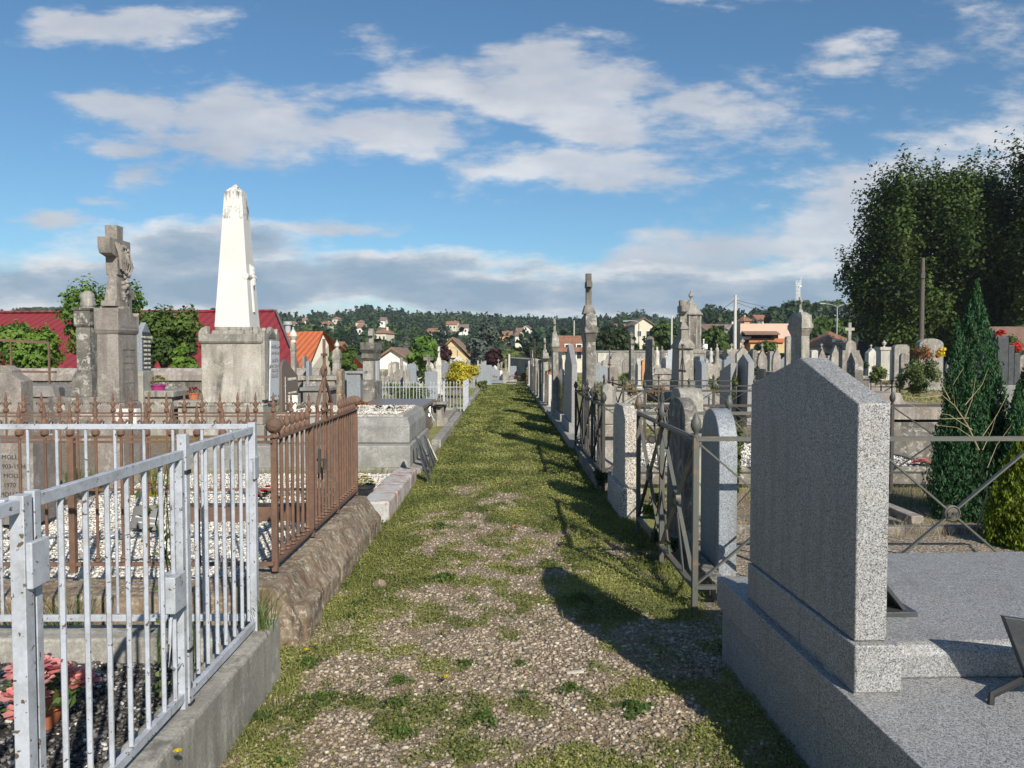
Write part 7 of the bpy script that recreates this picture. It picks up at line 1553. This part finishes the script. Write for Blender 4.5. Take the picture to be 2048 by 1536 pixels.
tuft('blue green grass tuft against the rough kerb behind the white fence', gx(115, 3.95), 3.98, .0, .50, 160); tuft('short bright grass tuft at the left edge behind the white fence', gx(12, 3.9), 3.95, 0, .42, 120, 'leaf_mid'); tuft('brown dried grass tuft at the bottom of the pebble slab', gx(245, 2.6), 2.45, .17, .10, 120, 'leaf_dry'); tuft('mossy green tuft near the foot of the fence gate', gx(290, 2.75), 2.62, .17, .09, 140); tuft('weedy tuft on the kerb corner of the white fence', -1.15, 3.66, .29, .28, 70)
# flora around the monument plinths on the left
tuft('green weeds at the foot of the broken cross monument, left side', gx(140, 8.7), 8.7, .12, .28, 260, 'leaf_mid'); tuft('green weeds at the foot of the broken cross monument, right side', gx(180, 8.6), 8.55, .12, .26, 220); tuft('yellow flowering weed between gravel bed and tomb', gx(300, 8.2), 8.2, .1, .42, 120, 'leaf_yellow')

# ------------------------------------------------------------------ far graves that nothing tells apart
proto = {}
def far_stone(style, mat, w_, h, x, y, rz, lb, grp):
    key = (style, mat)
    if key not in proto:
        t = thing('headstone', lb, 'headstone', (x, y, 0), rz, grp); stele(t, .18, .7, 1.2, style, mat, .12); proto[key] = t; r_ = t
    else:
        s_ = proto[key]; r_ = s_.copy(); COL.objects.link(r_); r_.location = (x, y, 0); r_.rotation_euler = (0, 0, rz)
        for ch in list(s_.children):
            c = ch.copy(); COL.objects.link(c); c.parent = r_
    r_.rotation_euler = (R(rs.uniform(-2, 2)), R(rs.uniform(-2, 2)), rz); r_.scale = (1, w_/.7, h/1.2); r_['label'] = lb; r_['group'] = grp
rs = random.Random(5)
for i in range(46):
    px = rs.uniform(1195, 1730); Y = rs.uniform(42, 66); far_stone(rs.choice(['flat', 'round', 'gothic', 'arch', 'shoulder', 'peak']), rs.choice(['lime', 'concrete', 'lime_light', 'taupe', 'blue_granite']), rs.uniform(.5, 1.0), rs.uniform(.8, 1.7), gx(px, Y), Y, R(rs.choice([90, 90, 80, 0, 10])), 'small old headstone in the crowded far rows right of the path', 'far headstones right of the path')
for i in range(24):
    px = rs.uniform(765, 985); Y = rs.uniform(36, 62); far_stone(rs.choice(['flat', 'round', 'gothic', 'arch']), rs.choice(['lime', 'concrete', 'lime_light', 'blue_granite']), rs.uniform(.5, .9), rs.uniform(.6, 1.25), gx(px, Y), Y, R(rs.choice([90, 80, 0])), 'small pale headstone in the far rows left of the path', 'far headstones left of the path')
pf = None
for i in range(26):
    Y = rs.uniform(17, 44); px = rs.uniform(1240, 1760); x = gx(px, Y)
    if pf is None: pf = bed('low kerbed grave in the far field right of the path', x-.5, x+.5, Y-.9, Y+.9, .1, 'white_gravel', 'concrete', kh=.2); pf['group'] = 'kerbed graves in the right field'
    else:
        r_ = pf.copy(); COL.objects.link(r_); r_.location = (x, Y, 0); r_.scale = (rs.uniform(.8, 1.5), rs.uniform(.8, 1.2), rs.uniform(.8, 2.2))
        for ch in list(pf.children): c = ch.copy(); COL.objects.link(c); c.parent = r_

for i, (px, Y, mt, lb) in enumerate([(1255, 30, 'petal_red', 'red flowers left of the slim dark pillar'), (1330, 33, 'petal_white', 'white flowers on the ground before the sarcophagus'), (1296, 26, 'petal_pink', 'pink flowers before the dark scrolled pillar'), (1425, 27, 'petal_yellow', 'yellow flowers left of the slanted granite headstone'), (1512, 18.5, 'petal_red', 'red flowers between the pointed granite and black headstones'), (1540, 24, 'petal_white', 'white flowers right of the small black headstone'), (1560, 27, 'petal_pink', 'pink flowers before the second gothic stele'), (1640, 26, 'petal_yellow', 'yellow flowers below the garage stele'), (1740, 22, 'petal_red', 'red flowers before the little gabled shrine'), (1790, 24, 'petal_white', 'white flowers before the clipped pale slab')]):
    ceramic('pot of '+lb, (gx(px, Y), Y, .12), 20, .05, .16, mt, 'terra', .14, .12, leafn=60)

for i in range(34):
    px = rs.uniform(1900, 2700); Y = rs.uniform(19, 52); far_stone(rs.choice(['flat', 'round', 'gothic', 'arch', 'shoulder', 'peak']), rs.choice(['lime', 'concrete', 'lime_light', 'taupe', 'blue_granite']), rs.uniform(.5, 1.0), rs.uniform(.8, 1.6), gx(px, Y), Y, R(rs.choice([90, 90, 80, 0])), 'old headstone in the shaded rows beyond the dark cypress', 'headstones beyond the cypress')
# ------------------------------------------------------------------ haze: thin air over the whole place
hz = MB().box(-1500, 1500, -320, 1320, -12, 62).build('haze', 'white', None, smooth=False); tag(hz, 'thin bluish air fading the far hills', 'haze', kind='stuff')
m = bpy.data.materials.new('haze_air'); m.use_nodes = True; nt = m.node_tree; nt.nodes.clear()
pv = nnode(nt, 'ShaderNodeVolumePrincipled'); pv.inputs['Color'].default_value = (.80, .88, 1.0, 1); pv.inputs['Density'].default_value = .00024; pv.inputs['Anisotropy'].default_value = 0.1
mo = nnode(nt, 'ShaderNodeOutputMaterial'); nt.links.new(pv.outputs[0], mo.inputs['Volume']); hz.data.materials.clear(); hz.data.materials.append(m)
